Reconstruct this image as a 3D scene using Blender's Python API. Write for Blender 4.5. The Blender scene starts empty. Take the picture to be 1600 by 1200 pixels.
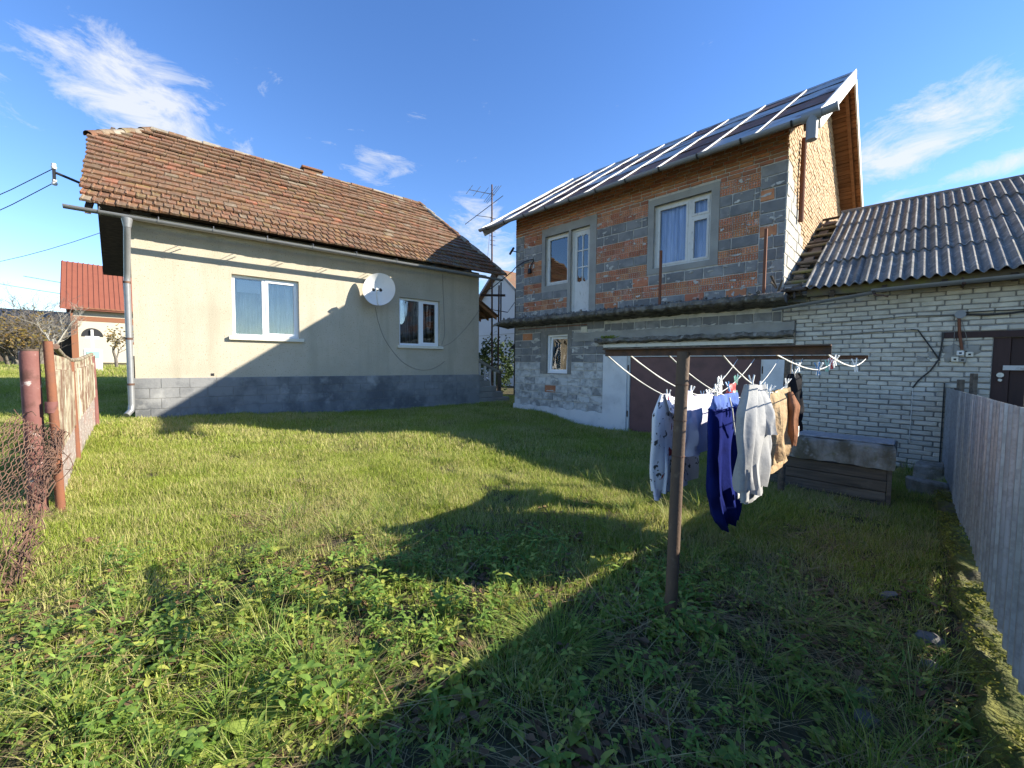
import bpy, bmesh, math, random
import numpy as np
from mathutils import Vector, Matrix, Euler

R_ = math.radians
scene = bpy.context.scene
COL = scene.collection

# ------------------------------------------------------------------ camera
cam_d = bpy.data.cameras.new('camera')
cam_d.sensor_width = 36.0
cam_d.lens = 630.0 / 1600.0 * 36.0
cam_d.clip_start = 0.05
cam_d.clip_end = 3000
cam = bpy.data.objects.new('camera', cam_d)
COL.objects.link(cam)
PITCH = math.atan(32 / 630.0)
ROLL = 0.009
_fw = Vector((0, math.cos(PITCH), -math.sin(PITCH)))
_r0 = Vector((1, 0, 0))
_u0 = _r0.cross(_fw)
_r = _r0 * math.cos(ROLL) + _u0 * math.sin(ROLL)
_u = _r.cross(_fw)
cam.matrix_world = Matrix(((_r.x, _u.x, -_fw.x, 0), (_r.y, _u.y, -_fw.y, 0), (_r.z, _u.z, -_fw.z, 1.5), (0, 0, 0, 1)))
scene.camera = cam

# ------------------------------------------------------------------ sky and sun
SUN_EL = 26.0
SUN_AZ = -0.8            # degrees from +X towards +Y
w = bpy.data.worlds.new('World')
scene.world = w
w.use_nodes = True
nt = w.node_tree
nt.nodes.clear()


def N(nt, t, **kw):
    n = nt.nodes.new(t)
    for k, v in kw.items():
        setattr(n, k, v)
    return n


def L(nt, a, b):
    nt.links.new(a, b)


out = N(nt, 'ShaderNodeOutputWorld')
sky = N(nt, 'ShaderNodeTexSky', sky_type='NISHITA')
sky.sun_disc = False
sky.sun_elevation = R_(SUN_EL)
sky.sun_rotation = R_(90 - SUN_AZ)
sky.altitude = 300
sky.air_density = 1.0
sky.dust_density = 0.0
sky.ozone_density = 2.2
bg = N(nt, 'ShaderNodeBackground')
bg.inputs['Strength'].default_value = 0.116
hs = N(nt, 'ShaderNodeHueSaturation')
hs.inputs['Saturation'].default_value = 1.22
hs.inputs['Hue'].default_value = 0.511
L(nt, sky.outputs[0], hs.inputs['Color'])
L(nt, hs.outputs[0], bg.inputs['Color'])
# clouds: wisps of noise in direction space, thickest where the photograph has them
tc = N(nt, 'ShaderNodeTexCoord')


def wn_math(op, a, b=None, clamp=False):
    n = N(nt, 'ShaderNodeMath', operation=op)
    n.use_clamp = clamp
    for i, v in enumerate((a, b)):
        if v is None:
            continue
        if isinstance(v, (int, float)):
            n.inputs[i].default_value = v
        else:
            L(nt, v, n.inputs[i])
    return n.outputs[0]


def cam_dir(x, y):
    d = _fw + _r * ((x - 800) / 630) + _u * (-(y - 600) / 630)
    return d.normalized()


total = None
# (point on the sky as seen by the photographer, along-vector px, half length, half width, weight)
lobes = [((235, 158), (0.88, 0.47), 0.21, 0.085, 1.0), ((10, 150), (0.7, 0.7), 0.06, 0.05, 0.7),
         ((1440, 215), (0.86, -0.5), 0.20, 0.075, 1.0), ((1570, 255), (0.95, -0.3), 0.10, 0.022, 0.85), ((1560, 130), (0.8, -0.6), 0.12, 0.02, 0.7),
         ((612, 262), (1, 0.1), 0.12, 0.035, 0.62), ((655, 187), (1, 0.2), 0.06, 0.022, 0.5), ((760, 390), (0.5, 0.85), 0.18, 0.10, 0.95),
         ((640, 300), (1, 0.5), 0.16, 0.03, 0.45), ((1420, 300), (1, -0.1), 0.12, 0.03, 0.5)]
for (px, py), (ax, ay), hl, hw, wt in lobes:
    c = cam_dir(px, py)
    along = (cam_dir(px + ax * 20, py + ay * 20) - c).normalized()
    across = c.cross(along).normalized()
    sub = N(nt, 'ShaderNodeVectorMath', operation='SUBTRACT')
    L(nt, tc.outputs['Generated'], sub.inputs[0])
    sub.inputs[1].default_value = c
    vals = []
    for vec, h in ((along, hl), (across, hw), (c, 0.35)):
        d = N(nt, 'ShaderNodeVectorMath', operation='DOT_PRODUCT')
        L(nt, sub.outputs[0], d.inputs[0])
        d.inputs[1].default_value = vec / h
        vals.append(wn_math('MULTIPLY', d.outputs['Value'], d.outputs['Value']))
    s = wn_math('ADD', wn_math('ADD', vals[0], vals[1]), vals[2])
    lob = wn_math('MULTIPLY', wn_math('SUBTRACT', 1.0, s, clamp=True), wt)
    total = lob if total is None else wn_math('MAXIMUM', total, lob)
mp = N(nt, 'ShaderNodeMapping')
mp.inputs['Scale'].default_value = (1.2, 1.0, 2.6)
mp.inputs['Rotation'].default_value = (0.2, 0.25, 0.3)
L(nt, tc.outputs['Generated'], mp.inputs['Vector'])
nz = N(nt, 'ShaderNodeTexNoise')
nz.inputs['Scale'].default_value = 8.0
nz.inputs['Detail'].default_value = 13
nz.inputs['Roughness'].default_value = 0.68
nz.inputs['Distortion'].default_value = 0.5
L(nt, mp.outputs[0], nz.inputs['Vector'])
base = wn_math('SUBTRACT', nz.outputs[0], 0.66)
m1 = wn_math('ADD', base, wn_math('MULTIPLY', total, 0.34))
mask = wn_math('MULTIPLY', m1, 4.2, clamp=True)
mask = wn_math('MULTIPLY', mask, 0.86)
cbg = N(nt, 'ShaderNodeBackground')
cbg.inputs['Color'].default_value = (0.93, 0.96, 1.0, 1)
cbg.inputs['Strength'].default_value = 0.40
mx = N(nt, 'ShaderNodeMixShader')
L(nt, mask, mx.inputs[0])
L(nt, bg.outputs[0], mx.inputs[1])
L(nt, cbg.outputs[0], mx.inputs[2])
L(nt, mx.outputs[0], out.inputs['Surface'])

sun_d = bpy.data.lights.new('sun', 'SUN')
sun_d.energy = 5.0
sun_d.angle = R_(0.5)
sun_d.color = (1.0, 0.93, 0.80)
sun = bpy.data.objects.new('sun', sun_d)
COL.objects.link(sun)
sv = Vector((math.cos(R_(SUN_EL)) * math.cos(R_(SUN_AZ)), math.cos(R_(SUN_EL)) * math.sin(R_(SUN_AZ)), math.sin(R_(SUN_EL))))
sun.rotation_euler = sv.to_track_quat('Z', 'Y').to_euler()
sun.location = (12, 0, 12)

vs = scene.view_settings
vs.view_transform = 'Standard'
vs.look = 'None'
vs.exposure = 1.34
vs.gamma = 1.0
vs.use_curve_mapping = False
scene.cycles.max_bounces = 6
scene.cycles.transparent_max_bounces = 12

# ------------------------------------------------------------------ materials
MATS = {}


def mat(name, col, rough=0.85, layers=(), bump=None, metal=0.0, rnd=0.0, hue=0.0, spec=0.3, coord='Object', sat=0.0, pick=None):
    """layers: (colour, scale, lo, hi, detail, amount, stretch); bump: (scale, strength, distance); rnd: brightness spread between pieces"""
    m = bpy.data.materials.new(name)
    MATS[name] = m
    m.use_nodes = True
    t = m.node_tree
    t.nodes.clear()
    o = N(t, 'ShaderNodeOutputMaterial')
    p = N(t, 'ShaderNodeBsdfPrincipled')
    L(t, p.outputs[0], o.inputs[0])
    p.inputs['Roughness'].default_value = rough
    p.inputs['Metallic'].default_value = metal
    p.inputs['Specular IOR Level'].default_value = spec
    geo = N(t, 'ShaderNodeNewGeometry')
    oi = N(t, 'ShaderNodeObjectInfo')
    ad = N(t, 'ShaderNodeMath', operation='ADD')
    L(t, oi.outputs['Random'], ad.inputs[0])
    L(t, geo.outputs['Random Per Island'], ad.inputs[1])
    fr = N(t, 'ShaderNodeMath', operation='FRACT')
    L(t, ad.outputs[0], fr.inputs[0])
    RAND = fr.outputs[0]
    tcn = N(t, 'ShaderNodeTexCoord')
    src = geo.outputs['Position'] if coord == 'World' else tcn.outputs['Object']
    if rnd or hue or pick:
        sc = N(t, 'ShaderNodeVectorMath', operation='SCALE')
        sc.inputs[0].default_value = (37.0, 21.0, 11.0)
        L(t, RAND, sc.inputs['Scale'])
        av = N(t, 'ShaderNodeVectorMath', operation='ADD')
        L(t, src, av.inputs[0])
        L(t, sc.outputs[0], av.inputs[1])
        src = av.outputs[0]
    cur = None
    rgb = N(t, 'ShaderNodeRGB')
    rgb.outputs[0].default_value = (*col, 1)
    cur = rgb.outputs[0]
    if pick:      # a second and third colour for some of the pieces
        ramp = N(t, 'ShaderNodeValToRGB')
        ramp.color_ramp.interpolation = 'CONSTANT'
        els = ramp.color_ramp.elements
        els[0].position = 0
        els[0].color = (*col, 1)
        for i, (pos, c2) in enumerate(pick):
            e = els[1] if i == 0 else els.new(pos)
            e.position = pos
            e.color = (*c2, 1)
        L(t, RAND, ramp.inputs[0])
        cur = ramp.outputs[0]
    if rnd or hue:
        h = N(t, 'ShaderNodeHueSaturation')
        mr = N(t, 'ShaderNodeMapRange')
        mr.inputs[3].default_value = 1 - rnd
        mr.inputs[4].default_value = 1 + rnd
        L(t, RAND, mr.inputs[0])
        L(t, mr.outputs[0], h.inputs['Value'])
        if hue:
            r2 = N(t, 'ShaderNodeMath', operation='MULTIPLY')
            r2.inputs[1].default_value = 7.31
            L(t, RAND, r2.inputs[0])
            f2 = N(t, 'ShaderNodeMath', operation='FRACT')
            L(t, r2.outputs[0], f2.inputs[0])
            mr2 = N(t, 'ShaderNodeMapRange')
            mr2.inputs[3].default_value = 0.5 - hue
            mr2.inputs[4].default_value = 0.5 + hue
            L(t, f2.outputs[0], mr2.inputs[0])
            L(t, mr2.outputs[0], h.inputs['Hue'])
        L(t, cur, h.inputs['Color'])
        cur = h.outputs[0]
    for ly in layers:
        c2, scale, lo, hi, det, amt = ly[:6]
        vec = src
        if len(ly) > 6:
            mpn = N(t, 'ShaderNodeMapping')
            mpn.inputs['Scale'].default_value = ly[6]
            L(t, src, mpn.inputs['Vector'])
            vec = mpn.outputs[0]
        nn = N(t, 'ShaderNodeTexNoise')
        nn.inputs['Scale'].default_value = scale
        nn.inputs['Detail'].default_value = det
        nn.inputs['Roughness'].default_value = 0.6
        L(t, vec, nn.inputs['Vector'])
        mr = N(t, 'ShaderNodeMapRange')
        mr.inputs[1].default_value = lo
        mr.inputs[2].default_value = hi
        mr.inputs[3].default_value = 0
        mr.inputs[4].default_value = amt
        L(t, nn.outputs[0], mr.inputs[0])
        mi = N(t, 'ShaderNodeMix', data_type='RGBA')
        L(t, mr.outputs[0], mi.inputs[0])
        L(t, cur, mi.inputs[6])
        mi.inputs[7].default_value = (*c2, 1)
        cur = mi.outputs[2]
    L(t, cur, p.inputs['Base Color'])
    if bump:
        nb = N(t, 'ShaderNodeTexNoise')
        nb.inputs['Scale'].default_value = bump[0]
        nb.inputs['Detail'].default_value = 5
        L(t, src, nb.inputs['Vector'])
        b = N(t, 'ShaderNodeBump')
        b.inputs['Strength'].default_value = bump[1]
        b.inputs['Distance'].default_value = bump[2]
        L(t, nb.outputs[0], b.inputs['Height'])
        L(t, b.outputs[0], p.inputs['Normal'])
    return m


def glass_mat(name, tint=(0.9, 0.93, 0.95), ior=2.2):
    m = bpy.data.materials.new(name)
    MATS[name] = m
    m.use_nodes = True
    t = m.node_tree
    t.nodes.clear()
    o = N(t, 'ShaderNodeOutputMaterial')
    tr = N(t, 'ShaderNodeBsdfTransparent')
    tr.inputs[0].default_value = (*tint, 1)
    gl = N(t, 'ShaderNodeBsdfGlossy')
    gl.inputs['Roughness'].default_value = 0.0
    nb = N(t, 'ShaderNodeTexNoise')
    nb.inputs['Scale'].default_value = 2.0
    nb.inputs['Detail'].default_value = 1
    b = N(t, 'ShaderNodeBump')
    b.inputs['Strength'].default_value = 0.06
    b.inputs['Distance'].default_value = 0.05
    L(t, nb.outputs[0], b.inputs['Height'])
    L(t, b.outputs[0], gl.inputs['Normal'])
    fz = N(t, 'ShaderNodeFresnel')
    fz.inputs['IOR'].default_value = ior
    mx = N(t, 'ShaderNodeMixShader')
    L(t, fz.outputs[0], mx.inputs[0])
    L(t, tr.outputs[0], mx.inputs[1])
    L(t, gl.outputs[0], mx.inputs[2])
    L(t, mx.outputs[0], o.inputs[0])
    return m


def leaf_mat(name, col, col2, transl=0.35, spread=0.35, dry=None, dry_amt=0.0, rough=0.55):
    """foliage: brightness and hue differ from plant to plant and from patch to patch of the lawn"""
    m = bpy.data.materials.new(name)
    MATS[name] = m
    m.use_nodes = True
    t = m.node_tree
    t.nodes.clear()
    o = N(t, 'ShaderNodeOutputMaterial')
    p = N(t, 'ShaderNodeBsdfPrincipled')
    p.inputs['Roughness'].default_value = rough
    p.inputs['Specular IOR Level'].default_value = 0.22
    tl = N(t, 'ShaderNodeBsdfTranslucent')
    mx = N(t, 'ShaderNodeMixShader')
    mx.inputs[0].default_value = transl
    L(t, p.outputs[0], mx.inputs[1])
    L(t, tl.outputs[0], mx.inputs[2])
    L(t, mx.outputs[0], o.inputs[0])
    geo = N(t, 'ShaderNodeNewGeometry')
    oi = N(t, 'ShaderNodeObjectInfo')
    ad = N(t, 'ShaderNodeMath', operation='ADD')
    L(t, oi.outputs['Random'], ad.inputs[0])
    L(t, geo.outputs['Random Per Island'], ad.inputs[1])
    fr = N(t, 'ShaderNodeMath', operation='FRACT')
    L(t, ad.outputs[0], fr.inputs[0])
    mi = N(t, 'ShaderNodeMix', data_type='RGBA')
    L(t, fr.outputs[0], mi.inputs[0])
    mi.inputs[6].default_value = (*col, 1)
    mi.inputs[7].default_value = (*col2, 1)
    cur = mi.outputs[2]
    if dry:
        nn = N(t, 'ShaderNodeTexNoise')
        nn.inputs['Scale'].default_value = 0.9
        nn.inputs['Detail'].default_value = 4
        nn.inputs['Roughness'].default_value = 0.65
        L(t, geo.outputs['Position'], nn.inputs['Vector'])
        a2 = N(t, 'ShaderNodeMath', operation='MULTIPLY_ADD')
        L(t, fr.outputs[0], a2.inputs[0])
        a2.inputs[1].default_value = 0.5
        L(t, nn.outputs[0], a2.inputs[2])
        mr = N(t, 'ShaderNodeMapRange')
        mr.inputs[1].default_value = 0.66
        mr.inputs[2].default_value = 0.98
        mr.inputs[4].default_value = dry_amt
        L(t, a2.outputs[0], mr.inputs[0])
        m2 = N(t, 'ShaderNodeMix', data_type='RGBA')
        L(t, mr.outputs[0], m2.inputs[0])
        L(t, cur, m2.inputs[6])
        m2.inputs[7].default_value = (*dry, 1)
        cur = m2.outputs[2]
    L(t, cur, p.inputs['Base Color'])
    L(t, cur, tl.inputs['Color'])
    return m


mat('plaster', (0.45, 0.395, 0.30), 0.9, [((0.51, 0.455, 0.36), 1.3, 0.4, 0.65, 4, 0.6), ((0.20, 0.16, 0.09), 34, 0.61, 0.66, 3, 0.75), ((0.33, 0.30, 0.22), 1.6, 0.52, 0.72, 6, 0.6, (1.6, 1, 0.16)), ((0.36, 0.33, 0.25), 0.5, 0.50, 0.62, 6, 0.5)], (70, 0.6, 0.012))
mat('plinth', (0.23, 0.23, 0.225), 0.92, [((0.10, 0.105, 0.11), 1.1, 0.47, 0.62, 6, 0.85), ((0.36, 0.355, 0.335), 2.3, 0.55, 0.7, 6, 0.8), ((0.07, 0.075, 0.08), 5, 0.6, 0.75, 5, 0.5)], (35, 0.4, 0.01), coord='World')
mat('roof_tile', (0.20, 0.095, 0.050), 0.9, [((0.135, 0.092, 0.058), 3.0, 0.38, 0.58, 6, 0.8), ((0.50, 0.43, 0.33), 26, 0.60, 0.72, 4, 0.75), ((0.07, 0.055, 0.045), 12, 0.58, 0.72, 5, 0.55), ((0.23, 0.19, 0.055), 1.6, 0.55, 0.72, 5, 0.5)], (60, 0.5, 0.006), rnd=0.22, hue=0.008, pick=[(0.91, (0.21, 0.16, 0.11)), (0.965, (0.26, 0.10, 0.05))])
mat('ridge_mortar', (0.27, 0.235, 0.185), 0.95, [((0.2, 0.16, 0.11), 6, 0.45, 0.65, 5, 0.7)], (30, 0.6, 0.02), rnd=0.15)
mat('wood_dark', (0.075, 0.055, 0.04), 0.9, [((0.14, 0.10, 0.07), 6, 0.45, 0.7, 5, 0.7, (1, 6, 6))], (30, 0.3, 0.01), rnd=0.2)
mat('wood_soffit', (0.30, 0.15, 0.07), 0.85, [((0.14, 0.065, 0.03), 3, 0.42, 0.66, 6, 0.8, (0.4, 4, 4)), ((0.42, 0.24, 0.12), 5, 0.55, 0.75, 4, 0.5)], (30, 0.3, 0.01), rnd=0.25)
mat('wood_grey', (0.14, 0.115, 0.09), 0.92, [((0.06, 0.05, 0.04), 5, 0.42, 0.66, 6, 0.8, (0.5, 6, 6)), ((0.22, 0.19, 0.15), 7, 0.6, 0.75, 4, 0.5)], (40, 0.4, 0.01), rnd=0.25)
mat('wood_moss', (0.16, 0.13, 0.09), 0.92, [((0.17, 0.16, 0.04), 5, 0.42, 0.66, 6, 0.8), ((0.06, 0.05, 0.04), 9, 0.55, 0.75, 4, 0.5)], (40, 0.4, 0.01), rnd=0.25)
mat('pvc', (0.80, 0.81, 0.82), 0.35, [((0.62, 0.61, 0.57), 6, 0.6, 0.8, 4, 0.3)], None, spec=0.5)
mat('sill', (0.70, 0.66, 0.55), 0.8, [((0.4, 0.36, 0.3), 9, 0.55, 0.75, 5, 0.6)], (40, 0.3, 0.005))
mat('old_white_wood', (0.66, 0.65, 0.61), 0.75, [((0.30, 0.27, 0.22), 22, 0.6, 0.7, 5, 0.8, (1, 1, 0.25)), ((0.5, 0.49, 0.46), 4, 0.5, 0.7, 4, 0.5)], (40, 0.2, 0.005))
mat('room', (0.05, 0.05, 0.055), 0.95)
mat('lace', (0.74, 0.75, 0.74), 0.9, [((0.34, 0.35, 0.37), 3, 0.4, 0.6, 3, 0.7, (6, 1, 0.4))])
mat('lace_pattern', (0.78, 0.77, 0.74), 0.9, [((0.05, 0.055, 0.06), 24, 0.47, 0.53, 2, 0.95)])
mat('curtain_blue', (0.46, 0.55, 0.78), 0.9, [((0.24, 0.31, 0.50), 3, 0.4, 0.6, 3, 0.8, (6, 1, 0.3)), ((0.42, 0.50, 0.60), 4, 0.6, 0.7, 3, 0.5, (5, 1, 0.5))])
mat('curtain_dark', (0.22, 0.22, 0.22), 0.9, [((0.06, 0.06, 0.065), 3, 0.42, 0.58, 3, 0.9, (7, 1, 0.3))])
glass_mat('glass')
glass_mat('glass_clear', (0.95, 0.96, 0.97), 1.5)
mat('zinc', (0.25, 0.255, 0.26), 0.42, [((0.19, 0.195, 0.20), 7, 0.5, 0.7, 5, 0.6), ((0.36, 0.30, 0.24), 15, 0.66, 0.76, 4, 0.5)], None, metal=0.45)
mat('plastic_grey', (0.24, 0.25, 0.26), 0.45, [((0.26, 0.26, 0.26), 6, 0.5, 0.75, 5, 0.5)], None)
mat('dish_white', (0.72, 0.70, 0.66), 0.5, [((0.45, 0.38, 0.30), 6, 0.60, 0.8, 5, 0.35)])
mat('black_plastic', (0.025, 0.025, 0.027), 0.5)
mat('cable', (0.05, 0.048, 0.046), 0.6)
mat('cable_grey', (0.22, 0.21, 0.19), 0.7)
mat('block', (0.25, 0.245, 0.235), 0.95, [((0.15, 0.15, 0.15), 3.0, 0.42, 0.62, 5, 0.8), ((0.40, 0.385, 0.35), 9, 0.60, 0.75, 5, 0.55)], (70, 0.7, 0.012), rnd=0.22)
mat('block_limed', (0.32, 0.315, 0.30), 0.95, [((0.62, 0.61, 0.58), 3.2, 0.42, 0.58, 7, 0.9), ((0.16, 0.16, 0.16), 8, 0.58, 0.7, 5, 0.7)], (60, 0.7, 0.012), rnd=0.2)
mat('brick_red', (0.50, 0.205, 0.105), 0.92, [((0.36, 0.13, 0.07), 8, 0.45, 0.65, 5, 0.6), ((0.60, 0.50, 0.42), 7, 0.58, 0.70, 6, 0.7)], (70, 0.5, 0.008), rnd=0.2, hue=0.01)
mat('brick_thin', (0.42, 0.18, 0.09), 0.92, [((0.26, 0.14, 0.09), 7, 0.42, 0.65, 5, 0.7), ((0.45, 0.36, 0.28), 12, 0.62, 0.74, 5, 0.6)], (70, 0.5, 0.008), rnd=0.28, hue=0.012)
mat('brick_sun_tint', (0.50, 0.36, 0.21), 0.92, [((0.40, 0.22, 0.12), 5, 0.45, 0.65, 5, 0.7), ((0.56, 0.48, 0.36), 9, 0.55, 0.7, 5, 0.6)], (70, 0.5, 0.008), rnd=0.2)  # gable bricks, with the yellowish sunlight on them put into the base colour
mat('block_light', (0.42, 0.40, 0.35), 0.95, [((0.55, 0.52, 0.45), 4, 0.45, 0.65, 5, 0.7), ((0.28, 0.27, 0.25), 9, 0.58, 0.72, 5, 0.6)], (60, 0.6, 0.012), rnd=0.15)
mat('mortar', (0.58, 0.55, 0.49), 0.95, [((0.32, 0.31, 0.28), 6, 0.48, 0.68, 6, 0.7), ((0.60, 0.57, 0.52), 13, 0.58, 0.7, 5, 0.6)], (45, 0.9, 0.03))
mat('mortar_dark', (0.22, 0.21, 0.19), 0.95, [((0.36, 0.345, 0.31), 5, 0.5, 0.68, 6, 0.7)], (45, 0.9, 0.02))
mat('smear', (0.52, 0.50, 0.45), 0.95, [((0.28, 0.27, 0.25), 9, 0.48, 0.66, 6, 0.7)], (40, 0.9, 0.02), rnd=0.2)
mat('concrete', (0.33, 0.32, 0.285), 0.93, [((0.24, 0.23, 0.21), 2.2, 0.42, 0.62, 6, 0.7), ((0.34, 0.33, 0.30), 7, 0.55, 0.7, 6, 0.6)], (30, 0.5, 0.012))
mat('concrete_old', (0.20, 0.185, 0.16), 0.95, [((0.06, 0.055, 0.05), 5, 0.42, 0.60, 7, 0.85), ((0.36, 0.35, 0.32), 8, 0.58, 0.70, 6, 0.8), ((0.13, 0.13, 0.04), 3, 0.58, 0.72, 5, 0.5)], (22, 0.9, 0.03), rnd=0.15)
mat('concrete_moss', (0.30, 0.28, 0.24), 0.95, [((0.10, 0.085, 0.05), 4, 0.46, 0.62, 7, 0.85, (1, 1, 0.5)), ((0.42, 0.40, 0.36), 8, 0.58, 0.70, 6, 0.7), ((0.14, 0.13, 0.04), 7, 0.60, 0.72, 5, 0.6)], (22, 0.7, 0.02))
mat('moss', (0.10, 0.11, 0.022), 0.95, [((0.20, 0.19, 0.035), 9, 0.45, 0.65, 6, 0.7), ((0.10, 0.085, 0.06), 3, 0.52, 0.66, 6, 0.8)], (40, 1.0, 0.04), rnd=0.15)
mat('whitewash', (0.70, 0.69, 0.67), 0.9, [((0.50, 0.49, 0.48), 2.0, 0.45, 0.65, 6, 0.6), ((0.24, 0.235, 0.23), 14, 0.66, 0.74, 6, 0.5)], (30, 0.4, 0.01))
mat('garage_paint', (0.16, 0.078, 0.072), 0.5, [((0.095, 0.05, 0.048), 2.5, 0.45, 0.65, 4, 0.7), ((0.12, 0.075, 0.065), 9, 0.62, 0.75, 5, 0.4)], (8, 0.08, 0.02))
mat('sheet_blue', (0.44, 0.44, 0.44), 0.55, [((0.23, 0.23, 0.23), 3, 0.45, 0.65, 5, 0.6), ((0.19, 0.10, 0.07), 2.0, 0.54, 0.64, 7, 0.9), ((0.42, 0.42, 0.41), 7, 0.6, 0.72, 5, 0.5)], (5, 0.12, 0.03), metal=0.15, rnd=0.2, spec=0.35)
mat('sheet_brown', (0.24, 0.125, 0.09), 0.75, [((0.12, 0.065, 0.05), 3, 0.45, 0.65, 5, 0.7), ((0.28, 0.26, 0.25), 3, 0.58, 0.68, 7, 0.8)], (5, 0.12, 0.03), rnd=0.2, spec=0.15)
mat('batten_white', (0.50, 0.49, 0.47), 0.6, [((0.22, 0.18, 0.15), 9, 0.55, 0.66, 6, 0.8)], None)
mat('asbestos', (0.23, 0.22, 0.205), 0.93, [((0.12, 0.118, 0.11), 3.0, 0.42, 0.60, 7, 0.75), ((0.42, 0.40, 0.35), 9, 0.52, 0.68, 7, 0.75), ((0.07, 0.07, 0.068), 13, 0.58, 0.70, 6, 0.6), ((0.19, 0.175, 0.08), 2.0, 0.60, 0.75, 5, 0.4)], (60, 0.7, 0.01), rnd=0.18)
mat('brick_white', (0.60, 0.56, 0.47), 0.93, [((0.40, 0.37, 0.31), 5, 0.42, 0.62, 5, 0.7), ((0.26, 0.24, 0.21), 11, 0.66, 0.76, 5, 0.6)], (60, 0.5, 0.008), rnd=0.10, pick=[(0.9, (0.46, 0.44, 0.38))])
mat('door_brown', (0.045, 0.022, 0.02), 0.6, [((0.03, 0.016, 0.015), 5, 0.45, 0.65, 5, 0.7, (6, 6, 0.5))], (30, 0.2, 0.005), rnd=0.15)
mat('galvanized', (0.34, 0.365, 0.40), 0.42, [((0.22, 0.23, 0.24), 22, 0.45, 0.6, 4, 0.7), ((0.38, 0.39, 0.39), 45, 0.58, 0.7, 3, 0.6), ((0.20, 0.21, 0.225), 1.5, 0.5, 0.7, 5, 0.5)], None, metal=0.3, rnd=0.08)
mat('rust', (0.115, 0.062, 0.042), 0.85, [((0.055, 0.04, 0.033), 14, 0.42, 0.62, 6, 0.8), ((0.24, 0.13, 0.075), 9, 0.58, 0.74, 6, 0.6)], (60, 0.6, 0.006))
mat('rust_pole', (0.12, 0.08, 0.055), 0.8, [((0.10, 0.065, 0.045), 9, 0.42, 0.62, 6, 0.8, (1, 1, 0.3)), ((0.27, 0.20, 0.13), 14, 0.58, 0.74, 6, 0.6), ((0.36, 0.15, 0.07), 4, 0.62, 0.74, 6, 0.6)], (70, 0.5, 0.005))
mat('rust_wire', (0.16, 0.09, 0.06), 0.85, [((0.07, 0.045, 0.035), 20, 0.45, 0.62, 5, 0.8)], None)
mat('red_paint', (0.17, 0.07, 0.06), 0.75, [((0.22, 0.105, 0.09), 5, 0.45, 0.65, 5, 0.6), ((0.50, 0.44, 0.40), 10, 0.62, 0.66, 6, 0.9), ((0.09, 0.04, 0.03), 6, 0.54, 0.66, 6, 0.85)], (50, 0.4, 0.005))
mat('rust_orange', (0.19, 0.075, 0.04), 0.85, [((0.16, 0.07, 0.045), 9, 0.42, 0.62, 6, 0.8), ((0.45, 0.24, 0.15), 12, 0.62, 0.74, 6, 0.6)], (60, 0.5, 0.005))
mat('slat_cream', (0.29, 0.255, 0.18), 0.85, [((0.13, 0.075, 0.05), 7, 0.48, 0.58, 7, 0.9, (1, 1, 0.35)), ((0.36, 0.335, 0.26), 6, 0.5, 0.7, 5, 0.6)], (50, 0.3, 0.005), rnd=0.2, pick=[(0.42, (0.18, 0.15, 0.105)), (0.62, (0.33, 0.30, 0.23)), (0.80, (0.12, 0.07, 0.05))])  # flaking cream and rust; dark streaks and slats also stand in for shade lines
mat('slat_base', (0.25, 0.21, 0.19), 0.9, [((0.30, 0.17, 0.14), 3, 0.5, 0.68, 6, 0.7), ((0.50, 0.47, 0.43), 30, 0.52, 0.66, 5, 0.7)], (50, 0.4, 0.005))
mat('rope', (0.62, 0.60, 0.54), 0.8)
mat('peg_white', (0.72, 0.72, 0.68), 0.5)
mat('peg_green', (0.25, 0.50, 0.40), 0.5)
mat('peg_blue', (0.10, 0.26, 0.50), 0.5)
mat('peg_red', (0.45, 0.06, 0.06), 0.5)
mat('cloth_white', (0.68, 0.68, 0.72), 0.9, [((0.05, 0.045, 0.045), 17, 0.60, 0.62, 3.0, 0.95), ((0.25, 0.015, 0.015), 10, 0.70, 0.71, 0.5, 0.95)], (9, 0.25, 0.03), spec=0.04)
mat('cloth_stripe', (0.66, 0.66, 0.64), 0.9, [((0.20, 0.21, 0.18), 10, 0.60, 0.66, 3, 0.7, (3, 1, 0.6))], (9, 0.3, 0.03), spec=0.04)
mat('cloth_lavender', (0.62, 0.60, 0.70), 0.9, [((0.52, 0.50, 0.62), 3, 0.45, 0.7, 3, 0.6)], (9, 0.25, 0.03), spec=0.04)
mat('cloth_blue', (0.010, 0.017, 0.12), 0.9, [((0.005, 0.007, 0.05), 4, 0.45, 0.65, 4, 0.6)], (10, 0.3, 0.03), spec=0.04)
mat('cloth_waist', (0.11, 0.17, 0.42), 0.85, [((0.04, 0.07, 0.26), 9, 0.45, 0.65, 4, 0.7, (4, 1, 0.4))], (10, 0.3, 0.03), spec=0.04)
mat('cloth_grey', (0.34, 0.34, 0.335), 0.92, [((0.27, 0.27, 0.27), 5, 0.45, 0.65, 4, 0.6), ((0.40, 0.40, 0.39), 60, 0.5, 0.7, 2, 0.5)], (9, 0.3, 0.03), spec=0.04)
mat('cloth_tan', (0.42, 0.30, 0.175), 0.92, [((0.31, 0.21, 0.115), 8, 0.45, 0.65, 5, 0.7)], (16, 0.8, 0.03), spec=0.04)
mat('cloth_brown', (0.24, 0.115, 0.065), 0.9, [((0.17, 0.08, 0.045), 8, 0.45, 0.65, 4, 0.6)], (12, 0.5, 0.03), spec=0.04)
mat('cloth_black', (0.018, 0.018, 0.02), 0.9, [((0.05, 0.05, 0.052), 7, 0.55, 0.7, 4, 0.6)], (10, 0.3, 0.03), spec=0.04)
mat('roof_red', (0.22, 0.072, 0.042), 0.6, [((0.19, 0.06, 0.036), 2, 0.45, 0.65, 4, 0.6)], None, spec=0.4)
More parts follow.
